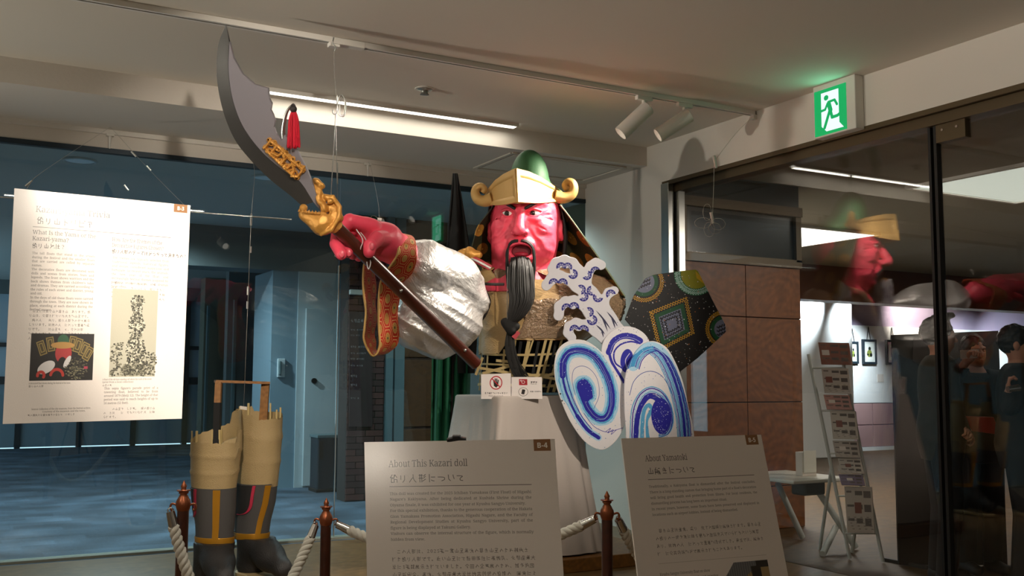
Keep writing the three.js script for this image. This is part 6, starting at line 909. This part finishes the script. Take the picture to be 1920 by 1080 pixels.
// ------------------------------------------------------------------ boots on the floor
function boot(label, D, P) {
  const Q = (x, y, z = 0) => at(x, y, D - z), s = D / F, t = thing('doll_boot', label, 'boot', Q(P.c[0], P.foot).setY(0), 'pair of giant papered boots'), n = 56;
  const ring = (c, y, w, dz, k = 0) => [...Array(n)].map((_, i) => { const a = -i / n * 2 * Math.PI, r = 1 + 0.012 * N3(Math.cos(a) * 2 + y * 0.05, Math.sin(a) * 2, k); return Q(c + w * r * Math.cos(a), y - 0.13 * w * Math.sin(a) * -1, dz * r * Math.sin(a)); });
  const pr = []; for (let j = 0; j <= 24; j++) { const u = j / 24, y = lerp(P.pb, P.pt, u), b = tab(P.paper, u); pr.push([...Array(n)].map((_, i) => { const a = -i / n * 2 * Math.PI, hoop = 1 + 0.045 * (Math.exp(-Math.pow((u - 0.36) / 0.03, 2)) + Math.exp(-Math.pow((u - 0.72) / 0.03, 2))) + 0.015 * N3(Math.cos(a) * 2, Math.sin(a) * 2, u * 4 + P.c[0]), jag = u * u * (P.jag(a) + 4 * N3(a * 5, 1, P.c[0])); return Q(b[0] + b[1] * hoop * Math.cos(a), y - jag + 0.12 * b[1] * Math.sin(a), b[1] * s * 0.9 * hoop * Math.sin(a)); })); }
  part('paper_shell', [loft(pr, false, 3, 2), loft(pr.map((r) => { const c = V(); r.forEach((p) => c.addScaledVector(p, 1 / n)); return r.map((p) => p.clone().lerp(c, 0.05).setY(p.y)); }), false, 3, 2)], M.kraft_boot, t, 'torn brown paper shell');
  const lid = pr[20]; { const c = V(); lid.forEach((p) => c.addScaledVector(p, 1 / n)); part('inner_lining', loft([lid.map((p) => p.clone().lerp(c, 0.06).add(V(0, -0.06, 0))), lid.map((p) => p.clone().lerp(c, 0.55).add(V(0, -0.03 + 0.02 * N3(p.x * 9, p.z * 9, 1), 0)))], true, 2, 1), M.kraft_boot, t); }
  for (const [x, y0, y1, w, z] of P.sticks) part('bamboo_strip', bar(Q(x, y0, z), Q(x, y1, z), w * s, 0.008, cz), M.bamboo, t);
  const lg = P.leg.map(([y, c, w]) => ring(c, y, w, w * s * 0.92)); part('leg_shell', loft(lg, true, 3, 2), M.boot_grey, t);
  const gl = (y) => tab(P.leg, y); const band = []; for (const [dy, k] of [[-6, 1.03], [-5, 1.06], [5, 1.06], [6, 1.03]]) { const [c, w] = gl(P.band + dy); band.push(ring(c, P.band + dy, w * k, w * s * 0.92 * k)); } part('gold_band', loft(band, false), M.boot_gold, t);
  const strip = (pts, w, m, name) => part(name, sheet(30, 2, (u, v) => { const [y, a] = tab(pts.map((p, i) => [i / (pts.length - 1), ...p]), u), [c, hw] = gl(y), aa = a + (v - 0.5) * w; return Q(c + hw * 1.015 * Math.cos(aa), y + 0.13 * hw * Math.sin(aa), hw * s * 0.92 * 1.02 * Math.sin(aa)); }, 0.012), m, t);
  strip([[P.leg[0][0] + 2, P.ga], [P.band, P.gb]], 0.32, M.boot_gold, 'gold_stripe');
  const pa = []; for (let i = 0; i <= 14; i++) { const u = i / 14; pa.push([lerp(P.leg[0][0] + 2, P.leg[0][0] + 58, Math.sin(u * Math.PI / 2)), P.ca + 0.06 * Math.sin(u * 6) + 0.95 * Math.pow(u, 3)]); }
  strip(pa, 0.14, M.boot_crimson, 'crimson_edge'); part('black_panel', sheet(24, 16, (u, v) => { const [y, a] = tab(pa.map((p, i) => [i / 14, ...p]), v), [c, hw] = gl(y), aa = lerp(a + 0.04, Math.max(a + 0.05, 3.15), u); return Q(c + hw * 1.008 * Math.cos(aa), y + 0.13 * hw * Math.sin(aa), hw * s * 0.92 * 1.01 * Math.sin(aa)); }, 0.008), M.boot_black, t);
  const toe = Q(P.toe[0], P.toe[1], P.toe[2]).toArray(), an = Q(P.c[0], P.band + 6).toArray(), hl = Q(P.c[0] - 8, P.foot - 22, -0.02).toArray(), mid = Q((P.c[0] + P.toe[0]) / 2, (P.band + P.toe[1]) / 2 + 8, P.toe[2] / 2).toArray(), R0 = P.leg[P.leg.length - 1][2] * s;
  const fy = 0.03; const ff = (x, y, z) => { let d = cap(x, y, z, an, hl, R0 * 0.98, R0 * 0.9); d = smin(d, cap(x, y, z, an, mid, R0 * 0.85, R0 * 0.72), 0.08); d = smin(d, cap(x, y, z, mid, toe, R0 * 0.72, R0 * 0.56), 0.08); return Math.max(d, fy - y, y - an[1] - 0.01) + 0.003 * N3(x * 14, y * 14, z * 14); };
  part('foot', nets(ff, ...bounds([V(...an), V(...hl), V(...toe)], R0 * 1.1), 0.013), M.boot_black, t); part('sole', nets((x, y, z) => { let d = Math.min(cap(x, fy, z, [hl[0], fy, hl[2]], [mid[0], fy, mid[2]], R0 * 0.95, R0 * 0.78), cap(x, fy, z, [mid[0], fy, mid[2]], [toe[0], fy, toe[2]], R0 * 0.78, R0 * 0.6)); return Math.max(d, Math.abs(y - 0.018) - 0.018); }, ...bounds([V(hl[0], 0, hl[2]), V(toe[0], 0.04, toe[2])], R0 * 1.1), 0.012), M.kraft_boot, t);
  return t;
}
boot('left papered boot, shorter and nearer the wooden post, with a torn rim', 6.85, { c: [402, 0], pb: 918, pt: 826, paper: [[0, 401, 42], [0.3, 402, 45], [0.7, 405, 48], [1, 406, 49]], jag: (a) => (Math.sin(a) < -0.1 ? 18 + 16 * Math.cos(a) : 0) + (Math.cos(a) > 0.55 && Math.sin(a) < 0.6 ? 22 : 0), leg: [[912, 401, 43], [950, 402, 41], [985, 403, 37], [1022, 402, 35]], band: 1011, ga: 1.45, gb: 1.55, ca: 2.5, foot: 1085, toe: [418, 1082, 0.34], sticks: [[360, 850, 808, 2, 0.05], [369, 850, 808, 4, 0.02], [398, 836, 806, 3, 0.0], [412, 836, 806, 4, 0.0], [416, 834, 800, 2, -0.06]] });
boot('right papered boot, taller and standing behind the other, foot turned right', 7.1, { c: [480, 0], pb: 910, pt: 782, paper: [[0, 482, 39], [0.3, 484, 41], [0.7, 486, 43], [1, 486, 44]], jag: (a) => (Math.sin(a) < 0 ? 6 : 0) + (Math.cos(a) < -0.3 ? 8 : 0), leg: [[904, 481, 40], [940, 479, 38], [975, 474, 34], [1010, 471, 32]], band: 1003, ga: 1.0, gb: 1.25, ca: 1.67, foot: 1078, toe: [530, 1066, 0.3], sticks: [[449, 788, 762, 2, -0.05], [466, 786, 756, 4, -0.08], [507, 786, 756, 3, 0.02], [519, 790, 768, 3, 0.05], [526, 792, 764, 3, 0.02]] });
{ const Q = (x, y, d = 7.0) => at(x, y, d), t = thing('wooden_bracket', 'square wooden lath frame standing between the tops of the two boots', 'frame', Q(408, 815, 6.9));
  part('crossbar', bar(Q(403, 715, 6.95), Q(504, 718, 7.1), 0.018, 0.09, V(0, 0, 1)), M.lath_wood, t); part('upright', bar(Q(410, 716, 6.93), Q(408, 757, 6.9), 0.042, 0.03, cz), M.lath_wood, t); part('upright', bar(Q(498, 719, 7.09), Q(493, 800, 7.09), 0.055, 0.03, cz), M.lath_wood, t); part('wrapped_leg', bar(Q(408, 755, 6.9), Q(406, 836, 6.86), 0.042, 0.04, cz), M.black_cloth, t); }
{ // folded banner behind the doll: black above, green below
  const Q = (x, y, d) => at(x, y, d), t = thing('furled_banner', 'tall furled banner behind the doll, black above and green below', 'banner', Q(846, 1000, 8.35).setY(0));
  part('black_fall', sheet(24, 30, (u, v) => { const w = tab([[0, 850, 857], [0.12, 846, 865], [0.4, 837, 882], [0.62, 838, 894], [0.85, 850, 894], [1, 856, 890]], v); return Q(lerp(w[0], w[1], u), lerp(325, 700, v), 8.35 + 0.02 * Math.sin(u * 9 + v * 2)); }, 0.012), M.black_cloth, t, 'black upper cloth');
  part('green_fall', sheet(40, 20, (u, v) => { const w = [lerp(812, 806, v), lerp(884, 872, v)]; return Q(lerp(w[0], w[1], u), lerp(600, 1010, v), 8.4 + 0.05 * Math.sin(u * 26 + v)); }, 0.012), M.green_cloth, t, 'green lower cloth'); part('pole', rod(Q(853, 330, 8.42), Q(846, 1000, 8.42).setY(0.01), 0.016), M.dark_strap, t); }
// ------------------------------------------------------------------ things in the gallery behind the right-hand glass
{ // framed pictures on the white wall, each with its own print
  const art = (k) => canvas(128, 192, (g) => { g.fillStyle = ['#cfd8cf', '#dfe3dd', '#cdbfd2', '#d5d8d0'][k]; g.fillRect(0, 0, 128, 192); g.fillStyle = '#f0f2ea'; g.fillRect(16, 22, 96, 148); if (k < 2) { g.fillStyle = '#1c2420'; g.beginPath(); g.ellipse(66, 66, 15, 17, 0, 0, 7); g.fill(); g.fillStyle = '#8f9a48'; g.beginPath(); g.ellipse(62, 112, 30, 34, 0.2, 0, 7); g.fill(); g.fillStyle = '#1c2420'; g.beginPath(); g.ellipse(82, 126, 14, 18, 0, 0, 7); g.fill(); g.beginPath(); g.ellipse(44, 122, 12, 9, 0, 0, 7); g.fill(); } else { g.fillStyle = '#b48bb8'; g.fillRect(34, 50, 50, 90); g.fillStyle = '#50405a'; g.fillRect(40, 60, 10, 60); } });
  const z = GZ + 0.05; [[1589, 1609, 640, 682, 0, 'dark framed picture on the gallery wall, partly behind the newspaper rack'], [1616, 1643, 636, 683, 1, 'dark framed picture of a figure in green on the gallery wall, wholly in view'], [1660, 1687, 637, 684, 2, 'dark framed mauve picture on the gallery wall, cut off by the black board'], [1490, 1518, 645, 684, 3, 'dark framed picture on the gallery wall at the edge of the timber wall']].forEach(([x0, x1, y0, y1, k, label]) => {
    const a = onZ(x0, y0, z), b = onZ(x1, y1, z), X0 = a.x, X1 = b.x, Y1 = a.y, Y0 = b.y, f = 0.045, t = thing('framed_picture', label, 'picture', V((X0 + X1) / 2, Y0, z), 'framed pictures in the gallery');
    part('frame', [bx(X0, Y0, z - 0.02, X0 + f, Y1, z + 0.03, 0.006), bx(X1 - f, Y0, z - 0.02, X1, Y1, z + 0.03, 0.006), bx(X0 + f, Y0, z - 0.02, X1 - f, Y0 + f, z + 0.03, 0.006), bx(X0 + f, Y1 - f, z - 0.02, X1 - f, Y1, z + 0.03, 0.006)], M.mullion_dark, t);
    part('print', board(V(X0 + f, Y1 - f, z + 0.012), V(X1 - f, Y1 - f, z + 0.012), V(X1 - f, Y0 + f, z + 0.012), V(X0 + f, Y0 + f, z + 0.012), 0.02), mapMat('art_' + k, art(k), 0.4), t); const xm = (X0 + X1) / 2; part('hanging_cord', [rod(V(xm - 0.05, Y1, z), V(xm, Y1 + 0.26, z), 0.006), rod(V(xm + 0.05, Y1, z), V(xm, Y1 + 0.26, z), 0.006)], M.slot_black, t); });
  const c = onZ(1652, 709, z); single('caption_card', bx(c.x - 0.09, c.y - 0.08, z - 0.02, c.x + 0.09, c.y + 0.08, z - 0.012), M.card_white, 'small caption card on the white gallery wall below the pictures', 'card');
  // track with spotlights before the pictures
  const tz = -12.68, ty = GC; const rail = thing('lighting_track', 'black lighting track under the gallery ceiling before the far wall', 'track', V(14, ty, tz)); part('rail', bx(11, ty - 0.04, tz - 0.02, 22, ty, tz + 0.02), M.slot_black, rail);
  [[1600, V(12.3, 1.6, GZ), COOL, 'gallery spotlight nearest the timber wall, aimed at the first pictures'], [1690, V(15.4, 1.6, GZ), COOL, 'gallery spotlight aimed behind the black display board'], [1640, V(13.9, 1.6, GZ), COOL, 'gallery spotlight aimed at the framed pictures'], [1778, V(17.4, 2.75, GZ), WARM, 'gallery spotlight throwing a warm patch on the lavender wall'], [1852, V(19.2, 1.6, GZ), COOL, 'gallery spotlight right of the warm patch'], [1902, V(21.2, 1.6, GZ), COOL, 'gallery spotlight at the right edge, with a bright lens']].forEach(([px, tg, col, label]) => { const p = onZ(px, 560, tz); spot(V(p.x, ty, tz), tg, label, 'gallery track spotlights', col, LIGHTS.picture, R(34), 1, ty); });
  spot(V(8.2, GC, -3.4), V(6.5, 1.3, -7.2), 'added unseen gallery spotlight aimed at the brown timber wall', 'gallery track spotlights', WARM, LIGHTS.timber, R(30), 1, GC);  // last spot is added, out of view, to brighten the timber wall
}
{ // newspaper and leaflet rack
  const D = (px) => lerp(8.0, 7.7, (px - 1515) / 140), Q = (x, y, dz = 0) => at(x, y, D(x) + dz), fl = (x, y, dz = 0) => { const p = Q(x, y, dz); p.y = 0.012; return p; };
  const t = thing('newspaper_rack', 'white metal folding rack holding newspapers and leaflets behind the glass', 'rack', fl(1590, 1050));
  for (const [a, b] of [[Q(1516, 664), fl(1594, 1070)], [Q(1578, 664), fl(1656, 1070)], [Q(1559, 878, 0.04), fl(1538, 1070, 0.3)], [Q(1617, 884, 0.04), fl(1599, 1070, 0.3)]]) part('leg', rod(a, b, 0.014, 0.014, 12), M.leg_white, t);
  for (const y of [690, 770, 850, 930, 1000]) { const k = (y - 664) / 406; part('shelf_bar', rod(Q(1516 + 78 * k, y), Q(1578 + 78 * k, y), 0.008), M.leg_white, t); }
  const cover = (i) => canvas(160, 128, (g) => { g.fillStyle = ['#8a5a4c', '#b9b0a6', '#b58880', '#bdb6ab', '#b3aaa0', '#c2bab0', '#7d7088', '#b4aba0'][i]; g.fillRect(0, 0, 160, 128); g.fillStyle = '#5f5752'; for (let k = 0; k < 9; k++) g.fillRect(10 + (k % 3) * 50, 12 + Math.floor(k / 3) * 38, 30 + (k * 13) % 14, 5 + (k * 7) % 20); g.fillStyle = i % 2 ? '#7d4c40' : '#d5cfc6'; g.fillRect(12 + i * 6, 44, 40, 30); for (let k = 0; k < 60; k++) { g.fillStyle = '#7a716a'; g.fillRect(8 + (k * 37) % 146, 84 + Math.floor(k / 12) * 8, 9, 2); } });
  [[1534, 642, 1591, 684, 'brown fronted newspaper in the top row of the rack'], [1540, 690, 1590, 738, 'pale newspaper with two rows of headlines, second from the top of the rack'], [1544, 740, 1592, 768, 'plain pinkish leaflet in the middle of the rack'], [1556, 770, 1604, 824, 'pale newspaper with black print in the middle of the rack'], [1561, 826, 1608, 858, 'pale leaflet with a small brown picture on the rack'], [1571, 860, 1614, 888, 'cream leaflet above the mauve one on the rack'], [1572, 889, 1616, 910, 'mauve leaflet on the lower part of the rack'], [1583, 912, 1634, 1000, 'tall newspaper at the bottom of the rack']].forEach(([x0, y0, x1, y1, label], i) => {
    const sk = 6, g = board(Q(x0, y0, -0.03), Q(x1, y0 + 1, -0.03), Q(x1 + sk, y1, -0.06), Q(x0 + sk, y1 - 1, -0.06), 0.02); single('newspaper', g, mapMat('news_' + i, cover(i), 0.7), label, 'newspaper', 'papers on the rack'); });
}
{ // folding table with a leaflet stand
  const Q = (x, y, d = 8.35) => at(x, y, d), t0 = Q(1505, 893), x = t0.x, y = t0.y, z = t0.z, t = thing('folding_table', 'white folding table with white tube legs behind the glass', 'table', V(x, 0, z));
  part('tabletop', bx(x - 0.35, y - 0.03, z - 0.5, x + 0.3, y, z + 0.25, 0.01), M.table_white, t); part('bracket', bx(x - 0.08, y - 0.15, z - 0.06, x + 0.16, y - 0.03, z + 0.1, 0.02), M.bracket_dark, t);
  for (const [a, b] of [[V(x + 0.1, y - 0.1, z + 0.05), V(x + 0.38, 0.02, z + 0.2)], [V(x + 0.24, y - 0.42, z + 0.12), V(x - 0.1, 0.02, z + 0.3)], [V(x + 0.1, y - 0.1, z - 0.4), V(x + 0.38, 0.02, z - 0.4)]]) part('leg', rod(a, b, 0.026, 0.026, 14), M.leg_white, t); const s = thing('leaflet_stand', 'small white leaflet stand on the folding table', 'stand', V(x, y, z)); part('holder', [bx(x - 0.02, y, z - 0.06, x + 0.14, y + 0.2, z + 0.02, 0.006)], M.card_white, s); part('leaflet', bx(x - 0.01, y + 0.03, z + 0.02, x + 0.13, y + 0.21, z + 0.028), M.table_white, s); }
{ // black display board with a white sheet on it
  const d = 7.75, Q = (x, y, k = 0) => at(x, y, d + k), a = Q(1673, 628), b = Q(1872, 620), low = (p) => V(p.x, 0.01, p.z), t = thing('display_board', 'tall black display board standing behind the stand-in figures in the gallery', 'board', low(a.clone().lerp(b, 0.5)));
  part('board_sheet', board(a, b, low(b), low(a), 0.03), M.board_dark, t); part('foot', [bar(low(a).add(V(0.08, 0, -0.2)), low(a).add(V(0.08, 0, 0.2)), 0.04, 0.03, V(0, 1, 0)), bar(low(b).add(V(-0.08, 0, -0.2)), low(b).add(V(-0.08, 0, 0.2)), 0.04, 0.03, V(0, 1, 0))], M.slot_black, t);
  single('reflection_sheet', board(Q(1714, 690, -0.02), Q(1739, 690, -0.02), Q(1738, 757, -0.02), Q(1699, 757, -0.02), 0.006), M.card_white, 'pale sheet standing in for a reflection on the black display board beside the door edge', 'poster'); single('dark_poster', board(Q(1713, 636, -0.02), Q(1737, 636, -0.02), Q(1737, 689, -0.02), Q(1711, 689, -0.02), 0.006), M.dark_strap, 'dark brown sheet pinned above the pale sheet on the display board', 'poster'); }  // pale sheet stands in for a white reflection in the glass
// ---- people set behind the glass in place of reflections in it
function person(label, pos, yaw, k, o) {
  const t = thing('person', label, 'person', pos, undefined, yaw), inv = t.matrixWorld.clone().invert(), loc = (p) => p.clone().applyMatrix4(inv).multiplyScalar(1 / k).toArray();
  const sh = 0.19, HL = [0.1, 0.93, 0], J = { hipL: [0.09, 0.92, 0], hipR: [-0.09, 0.92, 0], kneeL: [0.1, 0.5, 0.02], kneeR: [-0.1, 0.5, 0.02], ankL: [0.1, 0.09, -0.02], ankR: [-0.1, 0.09, -0.02], shL: [sh, 1.4, 0], shR: [-sh, 1.4, 0] };
  const mid = (a, b, out) => { const m = a.map((v, i) => (v + b[i]) / 2); m[1] -= 0.13; m[0] += out; m[2] -= 0.03; return m; };
  const hl = o.handL ? loc(o.handL) : [0.26, 0.82, 0.06], hr = o.handR ? loc(o.handR) : [-0.26, 0.82, 0.06], el = o.handL ? mid(J.shL, hl, 0.07) : [0.25, 1.12, -0.03], er = o.handR ? mid(J.shR, hr, -0.07) : [-0.25, 1.12, -0.03];
  const C = cap; const torso = (x, y, z, g) => { let d = ell(x, y, z, [0, 1.26, 0], [0.175 + g, 0.24 + g, 0.115 + g]); d = smin(d, C(x, y, z, [-0.15, 1.395, -0.01], [0.15, 1.395, -0.01], 0.062 + g, 0.062 + g), 0.06); d = smin(d, ell(x, y, z, [0, 0.98, 0], [0.155 + g, 0.16 + g, 0.115 + g]), 0.08); return d; };
  const arms = (x, y, z, g, part2) => { let d = 9; for (const [s, e, h] of [[J.shL, el, hl], [J.shR, er, hr]]) { d = Math.min(d, C(x, y, z, s, e, 0.052 + g, 0.043 + g)); const w = e.map((v, i) => lerp(v, h[i], part2)); d = Math.min(d, C(x, y, z, e, w, 0.042 + g, 0.03 + g)); } return d; };
  const legs = (x, y, z, g, cut) => { let d = 9; for (const [h, n, a] of [[J.hipL, J.kneeL, J.ankL], [J.hipR, J.kneeR, J.ankR]]) { d = Math.min(d, C(x, y, z, h, n, 0.085 + g, 0.058 + g), C(x, y, z, n, a, 0.056 + g, 0.04 + g * 1.3)); } return d; };
  const bodyF = (x, y, z) => { let d = smin(torso(x, y, z, 0), arms(x, y, z, 0, 0.97), 0.03); d = smin(d, legs(x, y, z, 0), 0.04); d = smin(d, C(x, y, z, [0, 1.4, -0.01], [0, 1.53, 0.015], 0.06, 0.054), 0.04); for (const s of [-1, 1]) d = smin(d, C(x, y, z, [s * 0.1, 0.05, -0.03], [s * 0.11, 0.03, 0.13], 0.04, 0.03), 0.02); return d; };
  const headF = (x, y, z) => { const a = Math.abs(x); let d = ell(x, y, z, [0, 1.63, 0], [0.077, 0.105, 0.098]); d = smin(d, ell(x, y, z, [0, 1.565, 0.028], [0.058, 0.072, 0.066]), 0.04); d = smin(d, C(x, y, z, [0, 1.62, 0.092], [0, 1.585, 0.112], 0.009, 0.014), 0.012); d = smax(d, -ell(a, y, z, [0.032, 1.622, 0.1], [0.018, 0.011, 0.018]), 0.012); d = smin(d, ell(a, y, z, [0.032, 1.622, 0.08], [0.013, 0.009, 0.012]), 0.004); d = smin(d, C(a, y, z, [0.012, 1.64, 0.094], [0.05, 1.643, 0.076], 0.007, 0.006), 0.012); d = smin(d, ell(x, y, z, [0, 1.548, 0.09], [0.024, 0.008, 0.012]), 0.008); d = smax(d, -ell(x, y, z, [0, 1.5465, 0.103], [0.022, 0.002, 0.01]), 0.004); d = smin(d, ell(a, y, z, [0.08, 1.605, -0.005], [0.012, 0.032, 0.02]), 0.008); d = smin(d, C(x, y, z, [0, 1.44, -0.01], [0, 1.54, 0.01], 0.056, 0.054), 0.03); return d; };
  const handF = (h, e, s) => { const w = V(...h).sub(V(...e)).normalize(), p = V(...h), side = V(1, 0, 0).addScaledVector(w, -w.x).normalize(), up = w.clone().cross(side); const pt = (a, b, c) => p.clone().addScaledVector(w, a).addScaledVector(side, b).addScaledVector(up, c).toArray(); const ch = [-0.03, -0.01, 0.01, 0.03].map((b, i) => [pt(0.07, b, 0), pt(0.1 + 0.006 * (i % 3), b * 1.1, -0.012), pt(0.115, b, -0.036), pt(0.1, b * 0.95, -0.05)]), th = [pt(0.02, s * 0.035, 0), pt(0.05, s * 0.056, -0.015), pt(0.078, s * 0.045, -0.03)]; return [(x, y, z) => { let d = C(x, y, z, pt(-0.03, 0, 0), pt(0.02, 0, 0), 0.027, 0.028); d = smin(d, smin(C(x, y, z, pt(0.02, -0.02, 0), pt(0.068, -0.022, 0), 0.02, 0.014), C(x, y, z, pt(0.02, 0.02, 0), pt(0.068, 0.022, 0), 0.02, 0.014), 0.02), 0.02); for (const k of [...ch, th]) { let q = 9; for (let i = 0; i < k.length - 1; i++) q = Math.min(q, C(x, y, z, k[i], k[i + 1], 0.0095, 0.0085)); d = smin(d, q, 0.006); } return d; }, p]; };
  const G = (f, lo, hi, h) => { const g = nets(f, V(...lo), V(...hi), h); g.scale(k, k, k); g.applyMatrix4(t.matrixWorld); return g; };
  const lo = [Math.min(-0.4, hl[0] - 0.1, hr[0] - 0.1), 0, Math.min(-0.25, hl[2] - 0.1, hr[2] - 0.1)], hi = [Math.max(0.4, hl[0] + 0.1, hr[0] + 0.1), 1.56, Math.max(0.28, hl[2] + 0.12, hr[2] + 0.12)];
  const hs = [[hl, el, -1], [hr, er, 1]].map(([h, e, s]) => { const [f, p] = handF(h, e, s); return G(f, [p.x - 0.15, p.y - 0.15, p.z - 0.15], [p.x + 0.15, p.y + 0.15, p.z + 0.15], 0.006); });
  const body = part('body', [G(bodyF, lo, hi, 0.016), G(headF, [-0.11, 1.42, -0.12], [0.11, 1.76, 0.14], 0.006), ...hs], M.skin, t);
  part('jacket', G((x, y, z) => { let d = smin(torso(x, y, z, 0.022), arms(x, y, z, 0.016, 0.88), 0.035); d = smin(d, Math.max(ell(x, y, z, [0, 0.95, 0], [0.19, 0.3, 0.145]), 0.8 - y), 0.05); d += 0.006 * N3(x * 9, y * 11, z * 9); return Math.max(smax(d, -ell(x, y, z, [0, 1.5, 0.05], [0.07, 0.13, 0.085]), 0.01), y - 1.49); }, lo, hi, 0.013), o.jacket, t);
  part('shirt', G((x, y, z) => Math.max(torso(x, y, z, 0.012), y - 1.46, 0.95 - y), lo, hi, 0.016), o.shirt || M.shirt_white, t);
  part('trousers', G((x, y, z) => Math.max(smin(legs(x, y, z, 0.02), ell(x, y, z, [0, 0.95, 0], [0.17, 0.14, 0.125]), 0.04), y - 1.03, 0.07 - y), lo, hi, 0.015), M.trousers, t);
  for (const s of [-1, 1]) part('shoe', G((x, y, z) => Math.max(smin(C(x, y, z, [s * 0.1, 0.05, -0.04], [s * 0.11, 0.035, 0.14], 0.052, 0.042), C(x, y, z, [s * 0.1, 0.05, -0.03], [s * 0.1, 0.1, -0.02], 0.05, 0.045), 0.02), 0.004 - y), [s * 0.1 - 0.1, 0, -0.14], [s * 0.1 + 0.1, 0.17, 0.24], 0.01), M.slot_black, t);
  part('hair', G((x, y, z) => { let d = ell(x, y, z, [0, 1.645, -0.012], [0.088, 0.108, 0.107]); d = Math.max(d, -(ell(x, y, z, [0, 1.58, 0.11], [0.082, 0.09, 0.085])), 1.545 + Math.max(0, z + 0.05) * 0.7 - y); if (o.quiff) d = smin(d, C(x, y, z, [0, 1.735, 0.0], [0, 1.755, 0.09], 0.03, 0.02), 0.03); return d + 0.008 * N3(x * 42, y * 42, z * 42); }, [-0.14, 1.5, -0.16], [0.14, 1.83, 0.16], 0.008), M.person_hair, t);
  return t;
}
{ const F0 = (px, d) => { const p = at(px, 900, d); p.y = 0; return p; };
  person('stand-in for a reflected person in an olive brown jacket with spiky black hair, holding a red folder', F0(1768, 7.0), R(52), 1.06, { jacket: M.jacket_olive, quiff: true, handL: at(1800, 800, 6.95), handR: at(1812, 812, 7.1) });
  const f = frameAt(1845, 800, 6.98, 0.1); single('folder', slab(f, [[1810, 780], [1862, 782], [1874, 815], [1822, 808]], 0.02, 0.003, false), M.folder_red, 'red folder held by the reflected person in the olive jacket', 'folder');
  person('stand-in for a reflected person in dark clothes with black hair, holding up a white card before the face', F0(1834, 7.42), R(-24), 1.0, { jacket: M.suit_dark, shirt: M.suit_dark, handR: at(1812, 678, 7.2) }); const c = frameAt(1817, 664, 7.16, 0.05); single('white_card', slab(c, [[1800, 657], [1835, 655], [1836, 671], [1801, 673]], 0.006, 0.001, false), M.card_white, 'white card held up before the face of a dark-clothed reflected person', 'card');
  person('stand-in for a reflected person in a dark suit and white shirt at the right edge, wearing a headset', F0(1916, 6.72), R(38), 1.02, { jacket: M.suit_dark, handR: at(1893, 742, 6.5) }); const g = at(1897, 730, 6.45); single('pocket_camera', [rod(g.clone().add(V(-0.04, 0, 0)), g.clone().add(V(0.03, 0.01, 0.03)), 0.02, 0.024, 14)], M.chrome, 'small shiny camera in the hand of the suited reflected person', 'camera'); }
renderer.render(scene, camera);
